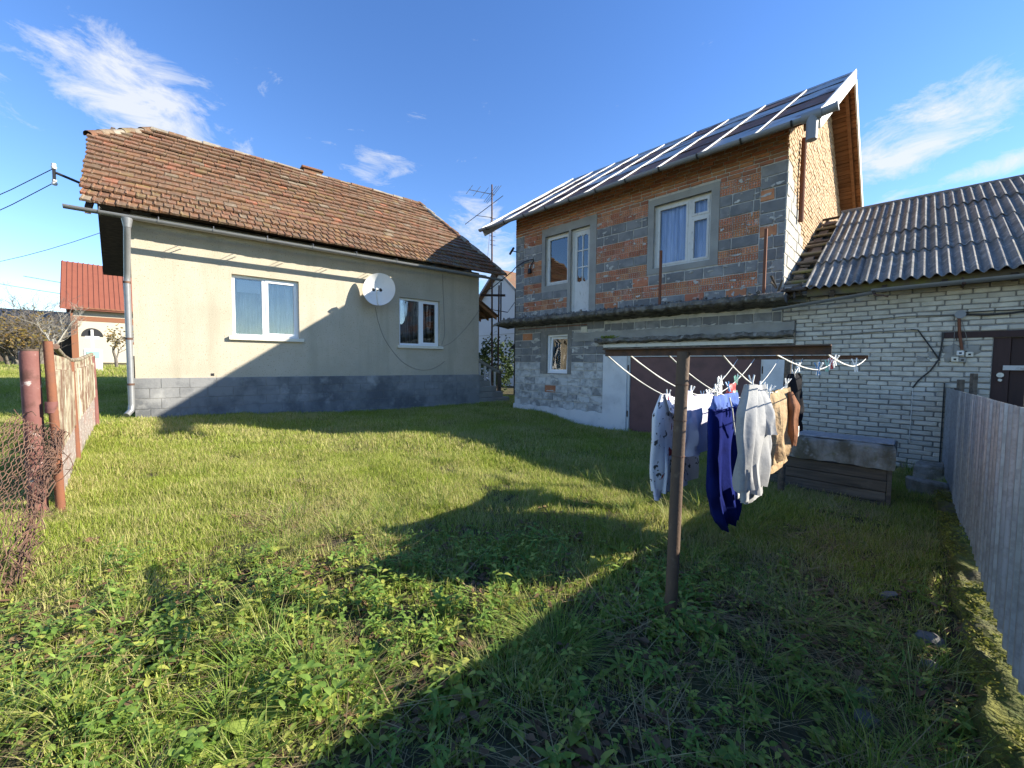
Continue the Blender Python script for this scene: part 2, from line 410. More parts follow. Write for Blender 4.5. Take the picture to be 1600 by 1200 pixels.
mat('cream_far', (0.46, 0.42, 0.33), 0.9, [((0.52, 0.46, 0.34), 1.5, 0.45, 0.7, 5, 0.6)])
mat('brown_far', (0.22, 0.095, 0.05), 0.8)
mat('white_far', (0.50, 0.51, 0.52), 0.9, [((0.55, 0.56, 0.58), 0.9, 0.45, 0.7, 5, 0.5)])
mat('bark', (0.16, 0.14, 0.115), 0.95, [((0.08, 0.07, 0.06), 9, 0.45, 0.65, 5, 0.7)], (30, 0.6, 0.02), rnd=0.1)
mat('bark_pale', (0.30, 0.28, 0.23), 0.95, [((0.15, 0.13, 0.11), 9, 0.45, 0.65, 5, 0.7)], (30, 0.6, 0.02))
mat('road', (0.30, 0.29, 0.27), 0.95, [((0.2, 0.19, 0.18), 2, 0.45, 0.65, 5, 0.6)], (30, 0.3, 0.01))
mat('soil', (0.060, 0.052, 0.026), 0.97, [((0.085, 0.085, 0.03), 1.6, 0.42, 0.62, 7, 0.8), ((0.10, 0.075, 0.045), 4.5, 0.50, 0.66, 7, 0.8), ((0.028, 0.023, 0.015), 9, 0.56, 0.70, 6, 0.7)], (24, 1.0, 0.05), coord='World')
mat('stone', (0.17, 0.165, 0.155), 0.93, [((0.09, 0.085, 0.08), 5, 0.45, 0.65, 5, 0.7)], (30, 0.6, 0.02), rnd=0.25)
leaf_mat('grass', (0.21, 0.30, 0.032), (0.46, 0.50, 0.085), 0.45, dry=(0.60, 0.52, 0.24), dry_amt=0.9)
leaf_mat('grass_tall', (0.13, 0.22, 0.028), (0.27, 0.36, 0.06), 0.42, dry=(0.50, 0.43, 0.20), dry_amt=0.6)
leaf_mat('straw', (0.26, 0.19, 0.09), (0.44, 0.35, 0.18), 0.25, rough=0.8)
leaf_mat('weed', (0.13, 0.23, 0.032), (0.42, 0.50, 0.11), 0.42, dry=(0.52, 0.50, 0.11), dry_amt=0.7, rough=0.5)
leaf_mat('nettle', (0.11, 0.21, 0.04), (0.30, 0.42, 0.09), 0.40, rough=0.5)
leaf_mat('mossleaf', (0.10, 0.12, 0.02), (0.30, 0.28, 0.05), 0.25, rough=0.8)
leaf_mat('dead_leaf', (0.16, 0.085, 0.045), (0.22, 0.14, 0.08), 0.2, rough=0.8)
leaf_mat('evergreen', (0.035, 0.065, 0.020), (0.065, 0.095, 0.030), 0.25)
leaf_mat('autumn', (0.16, 0.13, 0.035), (0.24, 0.15, 0.045), 0.3)


# ------------------------------------------------------------------ mesh helpers
def link(o, parent=None):
    COL.objects.link(o)
    if parent is not None:
        o.parent = parent
    return o


def thing(name, label, cat, loc=(0, 0, 0), rotz=0.0, group=None):
    o = bpy.data.objects.new(name, None)
    o.empty_display_size = 0.2
    o.location = loc
    o.rotation_euler = (0, 0, rotz)
    o['label'] = label
    o['category'] = cat
    if group:
        o['group'] = group
    COL.objects.link(o)
    return o


def tag(o, label, cat, group=None):
    o['label'] = label
    o['category'] = cat
    if group:
        o['group'] = group
    return o


def group_empty(name, parent, loc=(0, 0, 0)):
    o = bpy.data.objects.new(name, None)
    o.empty_display_size = 0.1
    o.location = loc
    return link(o, parent)


class MB:
    """collects faces; obj() links them as one mesh object"""

    def __init__(s, off=(0, 0, 0)):
        s.v = []
        s.f = []
        s.off = Vector(off)

    def add(s, vs, fs):
        b = len(s.v)
        s.v.extend([tuple(v) for v in vs])
        s.f.extend([tuple(i + b for i in f) for f in fs])
        return s

    def box(s, x0, x1, y0, y1, z0, z1, M=None):
        vs = [(x0, y0, z0), (x1, y0, z0), (x1, y1, z0), (x0, y1, z0), (x0, y0, z1), (x1, y0, z1), (x1, y1, z1), (x0, y1, z1)]
        if M is not None:
            vs = [M @ Vector(v) for v in vs]
        return s.add(vs, [(0, 3, 2, 1), (4, 5, 6, 7), (0, 1, 5, 4), (1, 2, 6, 5), (2, 3, 7, 6), (3, 0, 4, 7)])

    def bbox(s, x0, x1, y0, y1, z0, z1, b=0.005, jit=0.0, rng=random, M=None):
        """box with chamfered edges and slightly uneven corners"""
        cx, cy, cz = (x0 + x1) / 2, (y0 + y1) / 2, (z0 + z1) / 2
        hx, hy, hz = (x1 - x0) / 2, (y1 - y0) / 2, (z1 - z0) / 2
        vs = []
        idx = {}
        for sx in (-1, 1):
            for sy in (-1, 1):
                for sz in (-1, 1):
                    j = (rng.uniform(-jit, jit), rng.uniform(-jit, jit), rng.uniform(-jit, jit))
                    for k in range(3):
                        d = [hx - b, hy - b, hz - b]
                        d[k] += b
                        idx[(sx, sy, sz, k)] = len(vs)
                        vs.append((cx + sx * d[0] + j[0], cy + sy * d[1] + j[1], cz + sz * d[2] + j[2]))
        fs = []
        for k in range(3):
            a, c = [(1, 2), (2, 0), (0, 1)][k]
            for sg in (-1, 1):
                q = []
                for sa, sc in ((-1, -1), (1, -1), (1, 1), (-1, 1)):
                    key = [0, 0, 0]
                    key[k], key[a], key[c] = sg, sa, sc
                    q.append(idx[(*key, k)])
                fs.append(tuple(q if sg > 0 else q[::-1]))
        for k in range(3):
            a, c = [(1, 2), (2, 0), (0, 1)][k]
            for sa in (-1, 1):
                for sc in (-1, 1):
                    def g(sk, kk):
                        key = [0, 0, 0]
                        key[k], key[a], key[c] = sk, sa, sc
                        return idx[(*key, kk)]
                    q = (g(-1, a), g(1, a), g(1, c), g(-1, c))
                    fs.append(q if sa * sc < 0 else q[::-1])
        for sx in (-1, 1):
            for sy in (-1, 1):
                for sz in (-1, 1):
                    q = tuple(idx[(sx, sy, sz, k)] for k in range(3))
                    fs.append(q if sx * sy * sz > 0 else q[::-1])
        if M is not None:
            vs = [M @ Vector(v) for v in vs]
        return s.add(vs, fs)

    def prism(s, poly, vec, cap=True):
        """extrude a closed polygon (3d points) along vec"""
        n = len(poly)
        v = Vector(vec)
        vs = [Vector(p) for p in poly] + [Vector(p) + v for p in poly]
        fs = [(i, (i + 1) % n, n + (i + 1) % n, n + i) for i in range(n)]
        if cap:
            fs += [tuple(range(n))[::-1], tuple(range(n, 2 * n))]
        return s.add(vs, fs)

    def tube(s, pts, r, n=8, cap=True, arc=None):
        pts = [Vector(p) for p in pts]
        rs = r if isinstance(r, (list, tuple)) else [r] * len(pts)
        base = len(s.v)
        d0 = (pts[1] - pts[0]).normalized()
        ref = Vector((0, 0, 1)) if abs(d0.z) < 0.9 else Vector((1, 0, 0))
        a = d0.cross(ref).normalized()
        for i, p in enumerate(pts):
            if i == 0:
                d = d0
            elif i == len(pts) - 1:
                d = (pts[i] - pts[i - 1]).normalized()
            else:
                d = ((pts[i] - pts[i - 1]).normalized() + (pts[i + 1] - pts[i]).normalized())
                d = d.normalized() if d.length > 1e-6 else d0
            a = (a - d * a.dot(d))
            a = a.normalized() if a.length > 1e-6 else d.orthogonal().normalized()
            bb = d.cross(a)
            for k in range(n):
                th = 2 * math.pi * k / n
                s.v.append(tuple(p + (a * math.cos(th) + bb * math.sin(th)) * rs[i]))
        for i in range(len(pts) - 1):
            for k in range(n):
                k2 = (k + 1) % n
                s.f.append((base + i * n + k, base + i * n + k2, base + (i + 1) * n + k2, base + (i + 1) * n + k))
        if cap:
            s.f.append(tuple(base + k for k in range(n))[::-1])
            e = base + (len(pts) - 1) * n
            s.f.append(tuple(e + k for k in range(n)))
        return s

    def grid(s, fn, nu, nv, flip=False):
        base = len(s.v)
        for j in range(nv + 1):
            for i in range(nu + 1):
                s.v.append(tuple(fn(i / nu, j / nv)))
        for j in range(nv):
            for i in range(nu):
                a = base + j * (nu + 1) + i
                q = (a, a + 1, a + nu + 2, a + nu + 1)
                s.f.append(q[::-1] if flip else q)
        return s

    def sheet(s, fn, nu, nv, th):
        """a grid with real thickness: fn gives a point, th is a vector or a function of (u, v)"""
        tv = th if callable(th) else (lambda u, v: th)
        b = len(s.v)
        s.grid(fn, nu, nv)
        b2 = len(s.v)
        s.grid(lambda u, v: Vector(fn(u, v)) + Vector(tv(u, v)), nu, nv, flip=True)
        ring = [i for i in range(nu + 1)] + [(nu + 1) * j + nu for j in range(1, nv + 1)] + [(nu + 1) * nv + i for i in range(nu - 1, -1, -1)] + [(nu + 1) * j for j in range(nv - 1, 0, -1)]
        for i in range(len(ring)):
            a, c = ring[i], ring[(i + 1) % len(ring)]
            s.f.append((b + c, b + a, b2 + a, b2 + c))
        return s

    def mesh(s, name, mat_, smooth=None):
        me = bpy.data.meshes.new(name)
        o = s.off
        if o.length:
            vv = [(v[0] - o.x, v[1] - o.y, v[2] - o.z) for v in s.v]
        else:
            vv = s.v
        me.from_pydata(vv, [], s.f)
        me.materials.append(MATS[mat_] if isinstance(mat_, str) else mat_)
        if smooth is not None:
            me.shade_smooth()
            if smooth < 179:
                me.set_sharp_from_angle(angle=R_(smooth))
        return me

    def obj(s, name, mat_, parent=None, smooth=None, kind=None, loc=None):
        o = bpy.data.objects.new(name, s.mesh(name, mat_, smooth))
        if loc is not None:
            o.location = loc
        if kind:
            o['kind'] = kind
        return link(o, parent)


PIECES = {}
rnd = random.Random(7)


def piece_mesh(kind, size, mat_, b=0.006, jit=0.003, variant=0):
    key = (kind, tuple(round(x, 2) for x in size), mat_, variant)
    if key not in PIECES:
        rg = random.Random(hash(str(key)) & 0xffff)
        m = MB()
        lx, ly, lz = size
        if kind == 'hollow':
            hollow_brick(m, lx, ly, lz)
        else:
            m.bbox(-lx / 2, lx / 2, 0, ly, -lz / 2, lz / 2, b, jit, rg)
        PIECES[key] = m.mesh(kind, mat_, None)
    return PIECES[key]


def hollow_brick(m, lx, ly, lz):
    """front face (y = 0) pierced by two rows of small deep holes"""
    nx = max(2, int(round(lx / 0.048)))
    xs = [-lx / 2]
    for i in range(nx):
        c = -lx / 2 + (i + 0.5) * lx / nx
        xs += [c - 0.0115, c + 0.0115]
    xs.append(lx / 2)
    zs = [-lz / 2, -0.046, -0.008, 0.008, 0.046, lz / 2] if lz > 0.1 else [-lz / 2, -0.014, 0.014, lz / 2]
    nxs, nzs = len(xs), len(zs)
    vs = [(x, 0, z) for z in zs for x in xs]
    fs = []
    for j in range(nzs - 1):
        for i in range(nxs - 1):
            a = j * nxs + i
            q = (a, a + 1, a + nxs + 1, a + nxs)
            if i % 2 == 1 and j % 2 == 1:
                bidx = len(vs)
                for k in q:
                    vs.append((vs[k][0], 0.045, vs[k][2]))
                for k in range(4):
                    k2 = (k + 1) % 4
                    fs.append((q[k], q[k2], bidx + k2, bidx + k))
                fs.append((bidx, bidx + 1, bidx + 2, bidx + 3))
            else:
                fs.append(q)
    m.add(vs, fs)
    b = len(m.v)
    m.box(-lx / 2, lx / 2, 0.0005, ly, -lz / 2, lz / 2)
    # drop the box's front face: the pierced face stands there
    m.f = [f for f in m.f if not (min(f) >= b and all(abs(m.v[i][1] - 0.0005) < 1e-6 for i in f))]


def put(name, me, parent, loc, rot=(0, 0, 0), scale=None):
    o = bpy.data.objects.new(name, me)
    o.location = loc
    o.rotation_euler = rot
    if scale:
        o.scale = scale
    return link(o, parent)


def merged(name, items, mat_, parent, kind='stuff', smooth=None):
    """items: (mesh, 4x4 matrix): one mesh of all of them"""
    vs, fs, b = [], [], 0
    cache = {}
    for me, M in items:
        if me.name not in cache:
            a = np.empty(len(me.vertices) * 3)
            me.vertices.foreach_get('co', a)
            cache[me.name] = (a.reshape(-1, 3), [tuple(p.vertices) for p in me.polygons])
        a, pf = cache[me.name]
        Mn = np.array(M)
        vs.append(a @ Mn[:3, :3].T + Mn[:3, 3])
        fs.extend([tuple(i + b for i in f) for f in pf])
        b += len(a)
    me = bpy.data.meshes.new(name)
    me.from_pydata(np.concatenate(vs).tolist(), [], fs)
    me.materials.append(MATS[mat_])
    o = bpy.data.objects.new(name, me)
    if kind:
        o['kind'] = kind
    return link(o, parent)


def holed_wall(m, x0, x1, z0, z1, y0, y1, holes, back=True):
    """wall in the xz plane between y0 (front) and y1 with rectangular openings"""
    xs = sorted({x0, x1, *[min(max(h[i], x0), x1) for h in holes for i in (0, 1)]})
    zs = sorted({z0, z1, *[min(max(h[i], z0), z1) for h in holes for i in (2, 3)]})

    def solid(i, j):
        if not (0 <= i < len(xs) - 1 and 0 <= j < len(zs) - 1):
            return False
        cx, cz = (xs[i] + xs[i + 1]) / 2, (zs[j] + zs[j + 1]) / 2
        return not any(h[0] < cx < h[1] and h[2] < cz < h[3] for h in holes)
    for i in range(len(xs) - 1):
        for j in range(len(zs) - 1):
            if not solid(i, j):
                continue
            a, c, d, e = xs[i], xs[i + 1], zs[j], zs[j + 1]
            m.add([(a, y0, d), (c, y0, d), (c, y0, e), (a, y0, e)], [(0, 1, 2, 3)])
            if back:
                m.add([(a, y1, d), (c, y1, d), (c, y1, e), (a, y1, e)], [(3, 2, 1, 0)])
            if not solid(i - 1, j):
                m.add([(a, y0, d), (a, y0, e), (a, y1, e), (a, y1, d)], [(0, 1, 2, 3)])
            if not solid(i + 1, j):
                m.add([(c, y0, d), (c, y1, d), (c, y1, e), (c, y0, e)], [(0, 1, 2, 3)])
            if not solid(i, j - 1):
                m.add([(a, y0, d), (a, y1, d), (c, y1, d), (c, y0, d)], [(0, 1, 2, 3)])
            if not solid(i, j + 1):
                m.add([(a, y0, e), (c, y0, e), (c, y1, e), (a, y1, e)], [(0, 1, 2, 3)])


def free_spans(x0, x1, zc, rects):
    spans = [(x0, x1)]
    for r in rects:
        if r[2] < zc < r[3]:
            nx = []
            for a, b in spans:
                if r[1] <= a or r[0] >= b:
                    nx.append((a, b))
                else:
                    if r[0] > a + 0.02:
                        nx.append((a, r[0]))
                    if r[1] < b - 0.02:
                        nx.append((r[1], b))
            spans = nx
    return spans


def lay_row(x0, x1, length, joint, offset, rng):
    """lengths along a free span: full pieces and cut ones at the ends"""
    res = []
    x = x0
    first = True
    while x < x1 - 0.02:
        ln = length * (rng.uniform(0.97, 1.03))
        if first and offset:
            ln *= offset
        first = False
        e = min(x + ln, x1)
        if x1 - e < length * 0.22:
            e = x1
        if e - x > 0.03:
            res.append((x + joint / 2, e - joint / 2))
        x = e
    return res


class Frame:
    def __init__(s, o, ang):
        s.o = Vector((o[0], o[1], 0))
        s.ang = ang
        s.a = Vector((math.cos(ang), math.sin(ang), 0))
        s.b = Vector((-math.sin(ang), math.cos(ang), 0))

    def P(s, t, q, z=0.0):
        return s.o + s.a * t + s.b * q + Vector((0, 0, z))


FR = Frame((0.0795, 12.3), math.atan2(-0.70209, 0.71209))     # front of the brick house: t along the wall to the right, q inwards
FL = Frame((-7.5747, 8.1), math.atan2(0.62091, 0.78388))      # front of the cream house

# ------------------------------------------------------------------ ground
CTRL = np.array([(-7.56, 8.1, .31), (-1.1, 13.4, .185), (.1, 12.3, .10), (2.79, 9.76, -.13), (6.6, 6.17, -.14), (2.42, 1.9, -.05), (4.9, 7.8, -.14), (4.6, 4.2, -.12),
                 (-4.1, 3.5, .10), (0, 0, 0), (-1.5, 4, .03), (1, 5, -.06), (-2, 8, .12), (1, 2.4, -.03), (-9, 8.6, .36), (-12, 6, .38), (-16, 14, .75), (-22, 20, 1.1), (-36, 34, 1.45), (-60, 70, 1.6),
                 (-8, 4, .2), (-8, -4, .1), (3, -8, -.05), (10, 0, -.15), (14, 6, -.15), (1, 17, .12), (3, 26, .2), (-4, 20, .3), (10, 20, 0), (30, 30, 0), (60, 0, 0), (-60, 0, .6), (0, -60, 0), (0, 120, .8), (200, 200, 0), (-300, 300, 1.6), (-500, 0, 1), (500, 0, 0), (0, 600, 1), (0, -500, 0), (-12, 30, .9)])


def gz(x, y):
    x = np.asarray(x, float)
    y = np.asarray(y, float)
    num = np.zeros_like(x)
    den = np.zeros_like(x)
    for cx, cy, cz in CTRL:
        d2 = (x - cx) ** 2 + (y - cy) ** 2 + 0.35
        ww = 1.0 / d2 ** 1.5
        num += ww * cz
        den += ww
    z = num / den
    near = np.exp(-((x ** 2 + y ** 2) / 400.0))
    z = z + near * 0.018 * (np.sin(x * 2.3 + 1.1 * np.sin(y * 1.7)) + np.sin(y * 2.9 + 1.3 * np.sin(x * 1.9 + 1)) + 0.6 * np.sin(x * 6.1 + y * 4.3))
    return z


def gz1(x, y):
    return float(gz(np.array([x]), np.array([y]))[0])


def build_ground():
    def axis(lo, hi, far):
        a = np.arange(lo, hi + 0.01, 0.22)
        k = np.geomspace(0.4, far, 26)
        return np.concatenate([(lo - k)[::-1], a, hi + k])
    xs = axis(-14, 12, 900)
    ys = axis(-3, 19, 900)
    X, Y = np.meshgrid(xs, ys)
    Z = gz(X, Y)
    n = len(xs)
    v = np.stack([X, Y, Z], -1).reshape(-1, 3)
    f = [(j * n + i, j * n + i + 1, (j + 1) * n + i + 1, (j + 1) * n + i) for j in range(len(ys) - 1) for i in range(n - 1)]
    me = bpy.data.meshes.new('ground')
    me.from_pydata(v.tolist(), [], f)
    me.materials.append(MATS['soil'])
    me.shade_smooth()
    o = bpy.data.objects.new('ground', me)
    o['kind'] = 'structure'
    link(o)


build_ground()

# ------------------------------------------------------------------ windows
def frame_rect(m, x0, x1, z0, z1, y0, y1, wd):
    """a four-sided frame: jambs between head and foot"""
    m.box(x0, x1, y0, y1, z0, z0 + wd)
    m.box(x0, x1, y0, y1, z1 - wd, z1)
    m.box(x0, x0 + wd, y0, y1, z0 + wd, z1 - wd)
    m.box(x1 - wd, x1, y0, y1, z0 + wd, z1 - wd)


def curtain(parent, x0, x1, z0, z1, y, mat_, folds=9, amp=0.02, seed=0, name='curtain'):
    rg = random.Random(seed)
    ph = [rg.uniform(0, 6.28) for _ in range(3)]

    def fn(u, v):
        x = x0 + (x1 - x0) * u
        d = math.sin(u * folds * 6.28 + ph[0] + 0.5 * math.sin(v * 3 + ph[1])) * amp + math.sin(u * folds * 2.3 * 6.28 + ph[2]) * amp * 0.35
        return (x, y + d, z0 + (z1 - z0) * v)
    MB().sheet(fn, max(24, folds * 6), 3, (0, 0.004, 0)).obj(name, mat_, parent, smooth=60)


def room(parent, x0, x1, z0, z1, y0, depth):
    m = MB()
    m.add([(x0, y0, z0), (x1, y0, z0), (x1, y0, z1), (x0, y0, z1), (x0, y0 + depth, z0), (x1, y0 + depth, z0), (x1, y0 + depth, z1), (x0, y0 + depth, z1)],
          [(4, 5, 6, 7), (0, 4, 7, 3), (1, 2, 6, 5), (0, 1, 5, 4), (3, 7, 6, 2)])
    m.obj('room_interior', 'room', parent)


def pane(parent, x0, x1, z0, z1, y, mt='glass'):
    MB().box(x0, x1, y, y + 0.006, z0, z1).obj('pane', mt, parent)


def pvc_window(root, x0, x1, z0, z1, q, split, sash_right=True, cur='lace', seed=1, mat_='pvc', wd=0.06, sill=True):
    m = MB()
    frame_rect(m, x0, x1, z0, z1, q, q + 0.07, wd)
    xm = x0 + (x1 - x0) * split
    m.box(xm - 0.035, xm + 0.035, q - 0.004, q + 0.068, z0 + wd, z1 - wd)
    w_ = m.obj('window', mat_, root)
    if sash_right:
        s = MB()
        frame_rect(s, xm + 0.037, x1 - wd + 0.012, z0 + wd - 0.012, z1 - wd + 0.012, q - 0.016, q + 0.05, 0.055)
        s.obj('sash', mat_, w_)
        pane(w_, xm + 0.094, x1 - wd - 0.045, z0 + wd + 0.045, z1 - wd - 0.045, q + 0.02)
    else:
        pane(w_, xm + 0.037, x1 - wd - 0.002, z0 + wd + 0.002, z1 - wd - 0.002, q + 0.03)
    pane(w_, x0 + wd + 0.002, xm - 0.037, z0 + wd + 0.002, z1 - wd - 0.002, q + 0.03)
    h = MB()
    h.box(xm + 0.055, xm + 0.075, q - 0.05, q - 0.017, (z0 + z1) / 2 - 0.02, (z0 + z1) / 2 + 0.02)
    if cur:
        curtain(w_, x0 + 0.05, x1 - 0.05, z0 + 0.05, z1 - 0.05, q + 0.2, cur, 10, 0.022, seed)
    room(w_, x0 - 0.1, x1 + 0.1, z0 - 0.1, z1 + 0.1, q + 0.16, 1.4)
    if sill:
        s = MB()
        s.bbox(x0 - 0.08, x1 + 0.09, -0.075, q - 0.002, z0 - 0.085, z0 - 0.002, 0.008)
        s.obj('sill', 'sill', w_)
    return w_


# ------------------------------------------------------------------ masonry
COUNT = {}


def masonry(wall, rows, x0, x1, rects, yface, rng, limit=300, rest_mat='brick_thin', xcorner=None):
    """rows: (z0, height, kind); every piece an object under the wall until the limit for its kind"""
    rest = {}
    for ri, (z0, h, kind) in enumerate(rows):
        zc = z0 + h / 2
        ln, jt, mt, nm = {'block': (0.40, 0.022, 'block', 'block'), 'limed': (0.40, 0.02, 'block_limed', 'block'), 'hollow': (0.255, 0.016, 'brick_red', 'brick'),
                          'thin': (0.255, 0.017, 'brick_thin', 'brick'), 'white': (0.262, 0.012, 'brick_white', 'brick'), 'upright': (0.31, 0.02, 'block', 'block')}[kind]
        for a, b in free_spans(x0, x1, zc, rects):
            for (p, q_) in lay_row(a, b, ln, jt, rng.choice((0.5, 1.0, 0.75)) if ri % 2 else rng.choice((1, 0.6)), rng):
                k2, m2 = kind, mt
                if kind == 'block' and rng.random() < 0.035 and h > 0.19:      # a cut brick set among the blocks
                    m2, nm2 = 'brick_red', 'brick'
                else:
                    nm2 = nm
                if kind == 'limed' and rng.random() < 0.04:
                    m2, nm2 = 'brick_red', 'brick'
                sx, sz = q_ - p, h - jt
                kk = 'hollow' if kind == 'hollow' else 'box'
                var = rng.randrange(3)
                me = piece_mesh(kk, (max(0.03, round(sx, 2)), 0.06, round(sz, 3)), m2, 0.007, 0.004, var)
                rx = max(0.03, round(sx, 2))
                loc = ((p + q_) / 2, yface + rng.uniform(-0.007, 0.004), zc)
                rot = (rng.uniform(-0.01, 0.01), rng.uniform(-0.006, 0.006), rng.uniform(-0.008, 0.008))
                key = (wall.name, nm2)
                COUNT[key] = COUNT.get(key, 0) + 1
                if COUNT[key] <= limit:
                    put(nm2, me, wall, loc, rot, (sx / rx, 1, 1))
                else:
                    rest.setdefault((nm2, m2), []).append((me, Matrix.LocRotScale(Vector(loc), Euler(rot), Vector((sx / rx, 1, 1)))))
    for (nm2, m2), items in rest.items():
        merged(nm2 + 'work', items, m2, wall)


def blob_patch(m, cx, cz, rx, rz, y, th, rng, n=14):
    """an uneven smear of mortar on a wall"""
    ph = [rng.uniform(0, 6.28) for _ in range(4)]
    ring = []
    for k in range(n):
        a = 2 * math.pi * k / n
        s = 1 + 0.28 * math.sin(2 * a + ph[0]) + 0.2 * math.sin(3 * a + ph[1]) + 0.14 * math.sin(5 * a + ph[2])
        ring.append((cx + rx * s * math.cos(a), cz + rz * s * math.sin(a)))
    vs = [(x, y + 0.012, z) for x, z in ring] + [(cx + (x - cx) * 0.86, y - th, cz + (z - cz) * 0.86) for x, z in ring] + [(cx, y - th * 1.2, cz)]
    fs = [(k, (k + 1) % n, n + (k + 1) % n, n + k) for k in range(n)] + [(n + k, n + (k + 1) % n, 2 * n) for k in range(n)]
    m.add(vs, fs)


def leaves_mesh(pts, size, rg, per=1, droop=0.0):
    """many small folded leaf faces at the given points"""
    vs, fs = [], []
    for p in pts:
        for _ in range(per):
            s = size * rg.uniform(0.6, 1.3)
            e = Euler((rg.uniform(-1.1, 1.1), rg.uniform(-1.1, 1.1), rg.uniform(0, 6.28))).to_matrix()
            b = len(vs)
            for q in ((0, 0, 0), (0.35 * s, 0.45 * s, 0.10 * s), (0, s, -droop * s), (-0.35 * s, 0.45 * s, 0.10 * s)):
                vs.append(tuple(p + e @ Vector(q)))
            fs += [(b, b + 1, b + 2), (b, b + 2, b + 3)]
    return vs, fs


# ------------------------------------------------------------------ the brick house
def build_brick_house():
    rg = random.Random(11)
    root = thing('brick_house', 'unfinished two-storey house of grey blocks and red hollow bricks with a steep metal roof', 'house', FR.P(0, 0, 0), FR.ang)
    TR = 6.85
    win1 = (1.15, 1.96, 3.68, 5.04)
    door = (2.03, 2.63, 2.80, 5.05)
    win2 = (4.33, 5.55, 3.67, 5.06)
    win3 = (1.25, 1.98, 1.24, 2.31)
    gar = (3.76, 6.60, -0.8, 1.74)
    # mortar core of the front wall
    m = MB()
    holed_wall(m, 0, TR, -0.8, 5.86, 0.012, 0.30, [win1, door, win2, win3, gar])
    wall = m.obj('wall', 'mortar', root)
    # concrete bands round the openings
    s = MB()
    holed_wall(s, 1.03, 2.83, 2.79, 5.27, -0.006, 0.05, [win1, door, (1.0, 1.93, 2.7, 3.50)])
    s.obj('surround', 'concrete', root)
    s = MB()
    holed_wall(s, 4.19, 5.71, 3.545, 5.20, -0.006, 0.05, [win2])
    s.obj('surround', 'concrete', root)
    s = MB()
    holed_wall(s, 1.02, 2.10, 1.22, 2.42, -0.002, 0.05, [win3])
    s.obj('surround', 'mortar_dark', root)
    # upper storey rows
    rows = []
    z = 2.80
    for kind in 'B RR B RR B RRR B B RR'.replace(' ', ''):
        h = 0.222 if kind == 'B' else 0.138
        rows.append((z, h, 'block' if kind == 'B' else 'hollow'))
        z += h
    rows.append((z, 5.245 - z, 'thin'))
    thin = []
    z = 5.245
    while z < 5.80:
        thin.append((z, 0.076, 'thin'))
        z += 0.076
    rects = [(1.03, 2.83, 3.50, 5.27), (1.93, 2.83, 2.7, 3.52), (4.19, 5.71, 3.545, 5.20)]
    bands = [(0, .34, 2.7, 5.2), (6.44, 7, 2.7, 5.2)]
    masonry(wall, [r for r in rows if r[2] == 'block'], 0.345, 6.43, rects, -0.004, rg)
    masonry(wall, [r for r in rows if r[2] != 'block'], 0.345, 6.43, rects, -0.004, rg)
    corner = [(2.80 + i * 0.2218, 0.2218, 'block') for i in range(11)]
    masonry(wall, corner, 0, 0.345, [], -0.003, rg)
    masonry(wall, corner, 6.43, TR, [], -0.003, rg)
    # lower storey
    low = [(0.27 + i * 0.212, 0.212, 'limed' if i < 6 else 'block') for i in range(11)]
    low_rects = [(1.02, 2.10, 1.22, 2.42), (2.18, 9, 2.09, 2.31), (3.10, 9, -1, 2.1)]
    masonry(wall, low, 0, 3.10, low_rects, -0.003, rg)
    masonry(wall, [(2.32, 0.19, 'upright')], 3.10, TR, [], -0.003, rg)
    masonry(wall, thin, 0, TR, [], -0.006, rg)
    # mortar smears
    s = MB()
    for i in range(330):
        t = rg.uniform(0.1, 6.8)
        z = rg.uniform(2.9, 5.1)
        if any(r[0] - 0.05 < t < r[1] + 0.05 and r[2] - 0.05 < z < r[3] + 0.05 for r in rects):
            continue
        blob_patch(s, t, z, rg.uniform(0.012, 0.10) * (1 if i < 90 else 0.6), rg.uniform(0.012, 0.05) * (1 if i < 90 else 0.55), -0.008, 0.006, rg)
    for i in range(70):
        t = rg.uniform(0.05, 3.05)
        z = rg.uniform(0.35, 2.2)
        if 0.98 < t < 2.13 and z > 1.18:
            continue
        blob_patch(s, t, z, rg.uniform(0.03, 0.16), rg.uniform(0.015, 0.06), -0.007, 0.005, rg)
    for i in range(26):
        t = 2.9 + i * 0.155 + rg.uniform(-.05, .05)
        blob_patch(s, t, 2.32 + rg.uniform(-.02, .02), rg.uniform(0.04, 0.12), 0.02, -0.007, 0.008, rg)
    s.obj('mortar_smears', 'smear', root, smooth=50, kind='stuff')
    # white plinth and pier
    s = MB()
    n = 40
    top = [(3.11 * i / n, 0.285 + 0.02 * math.sin(i * 0.9) + rg.uniform(-.012, .012)) for i in range(n + 1)]
    poly = [(0 - 0.02, -0.035, -0.8)] + [(-0.02 if i == 0 else x, -0.035, z) for i, (x, z) in enumerate(top)] + [(3.11, -0.035, 1.745), (3.762, -0.035, 1.745), (3.762, -0.035, -0.8)]
    s.prism(poly[::-1], (0, 0.08, 0))
    s.obj('plinth', 'whitewash', root)
    s = MB()
    s.box(6.598, 7.06, -0.034, 0.05, -0.8, 1.745)
    s.obj('pier', 'whitewash', root)
    # lintel beam, broken ledge and cream strip over the garage
    s = MB()
    s.grid(lambda u, v: (2.18 + (7.06 - 2.18) * u, -0.03 + 0.012 * math.sin(u * 60) * math.sin(v * 9 + u * 25), 2.095 + (2.315 - 2.095) * v + (0.012 * math.sin(u * 43 + 1) if v == 1 else 0)), 60, 4)
    s.box(2.18, 7.06, -0.012, 0.05, 2.10, 2.31)
    s.obj('lintel', 'concrete', root, smooth=40)
    s = MB()

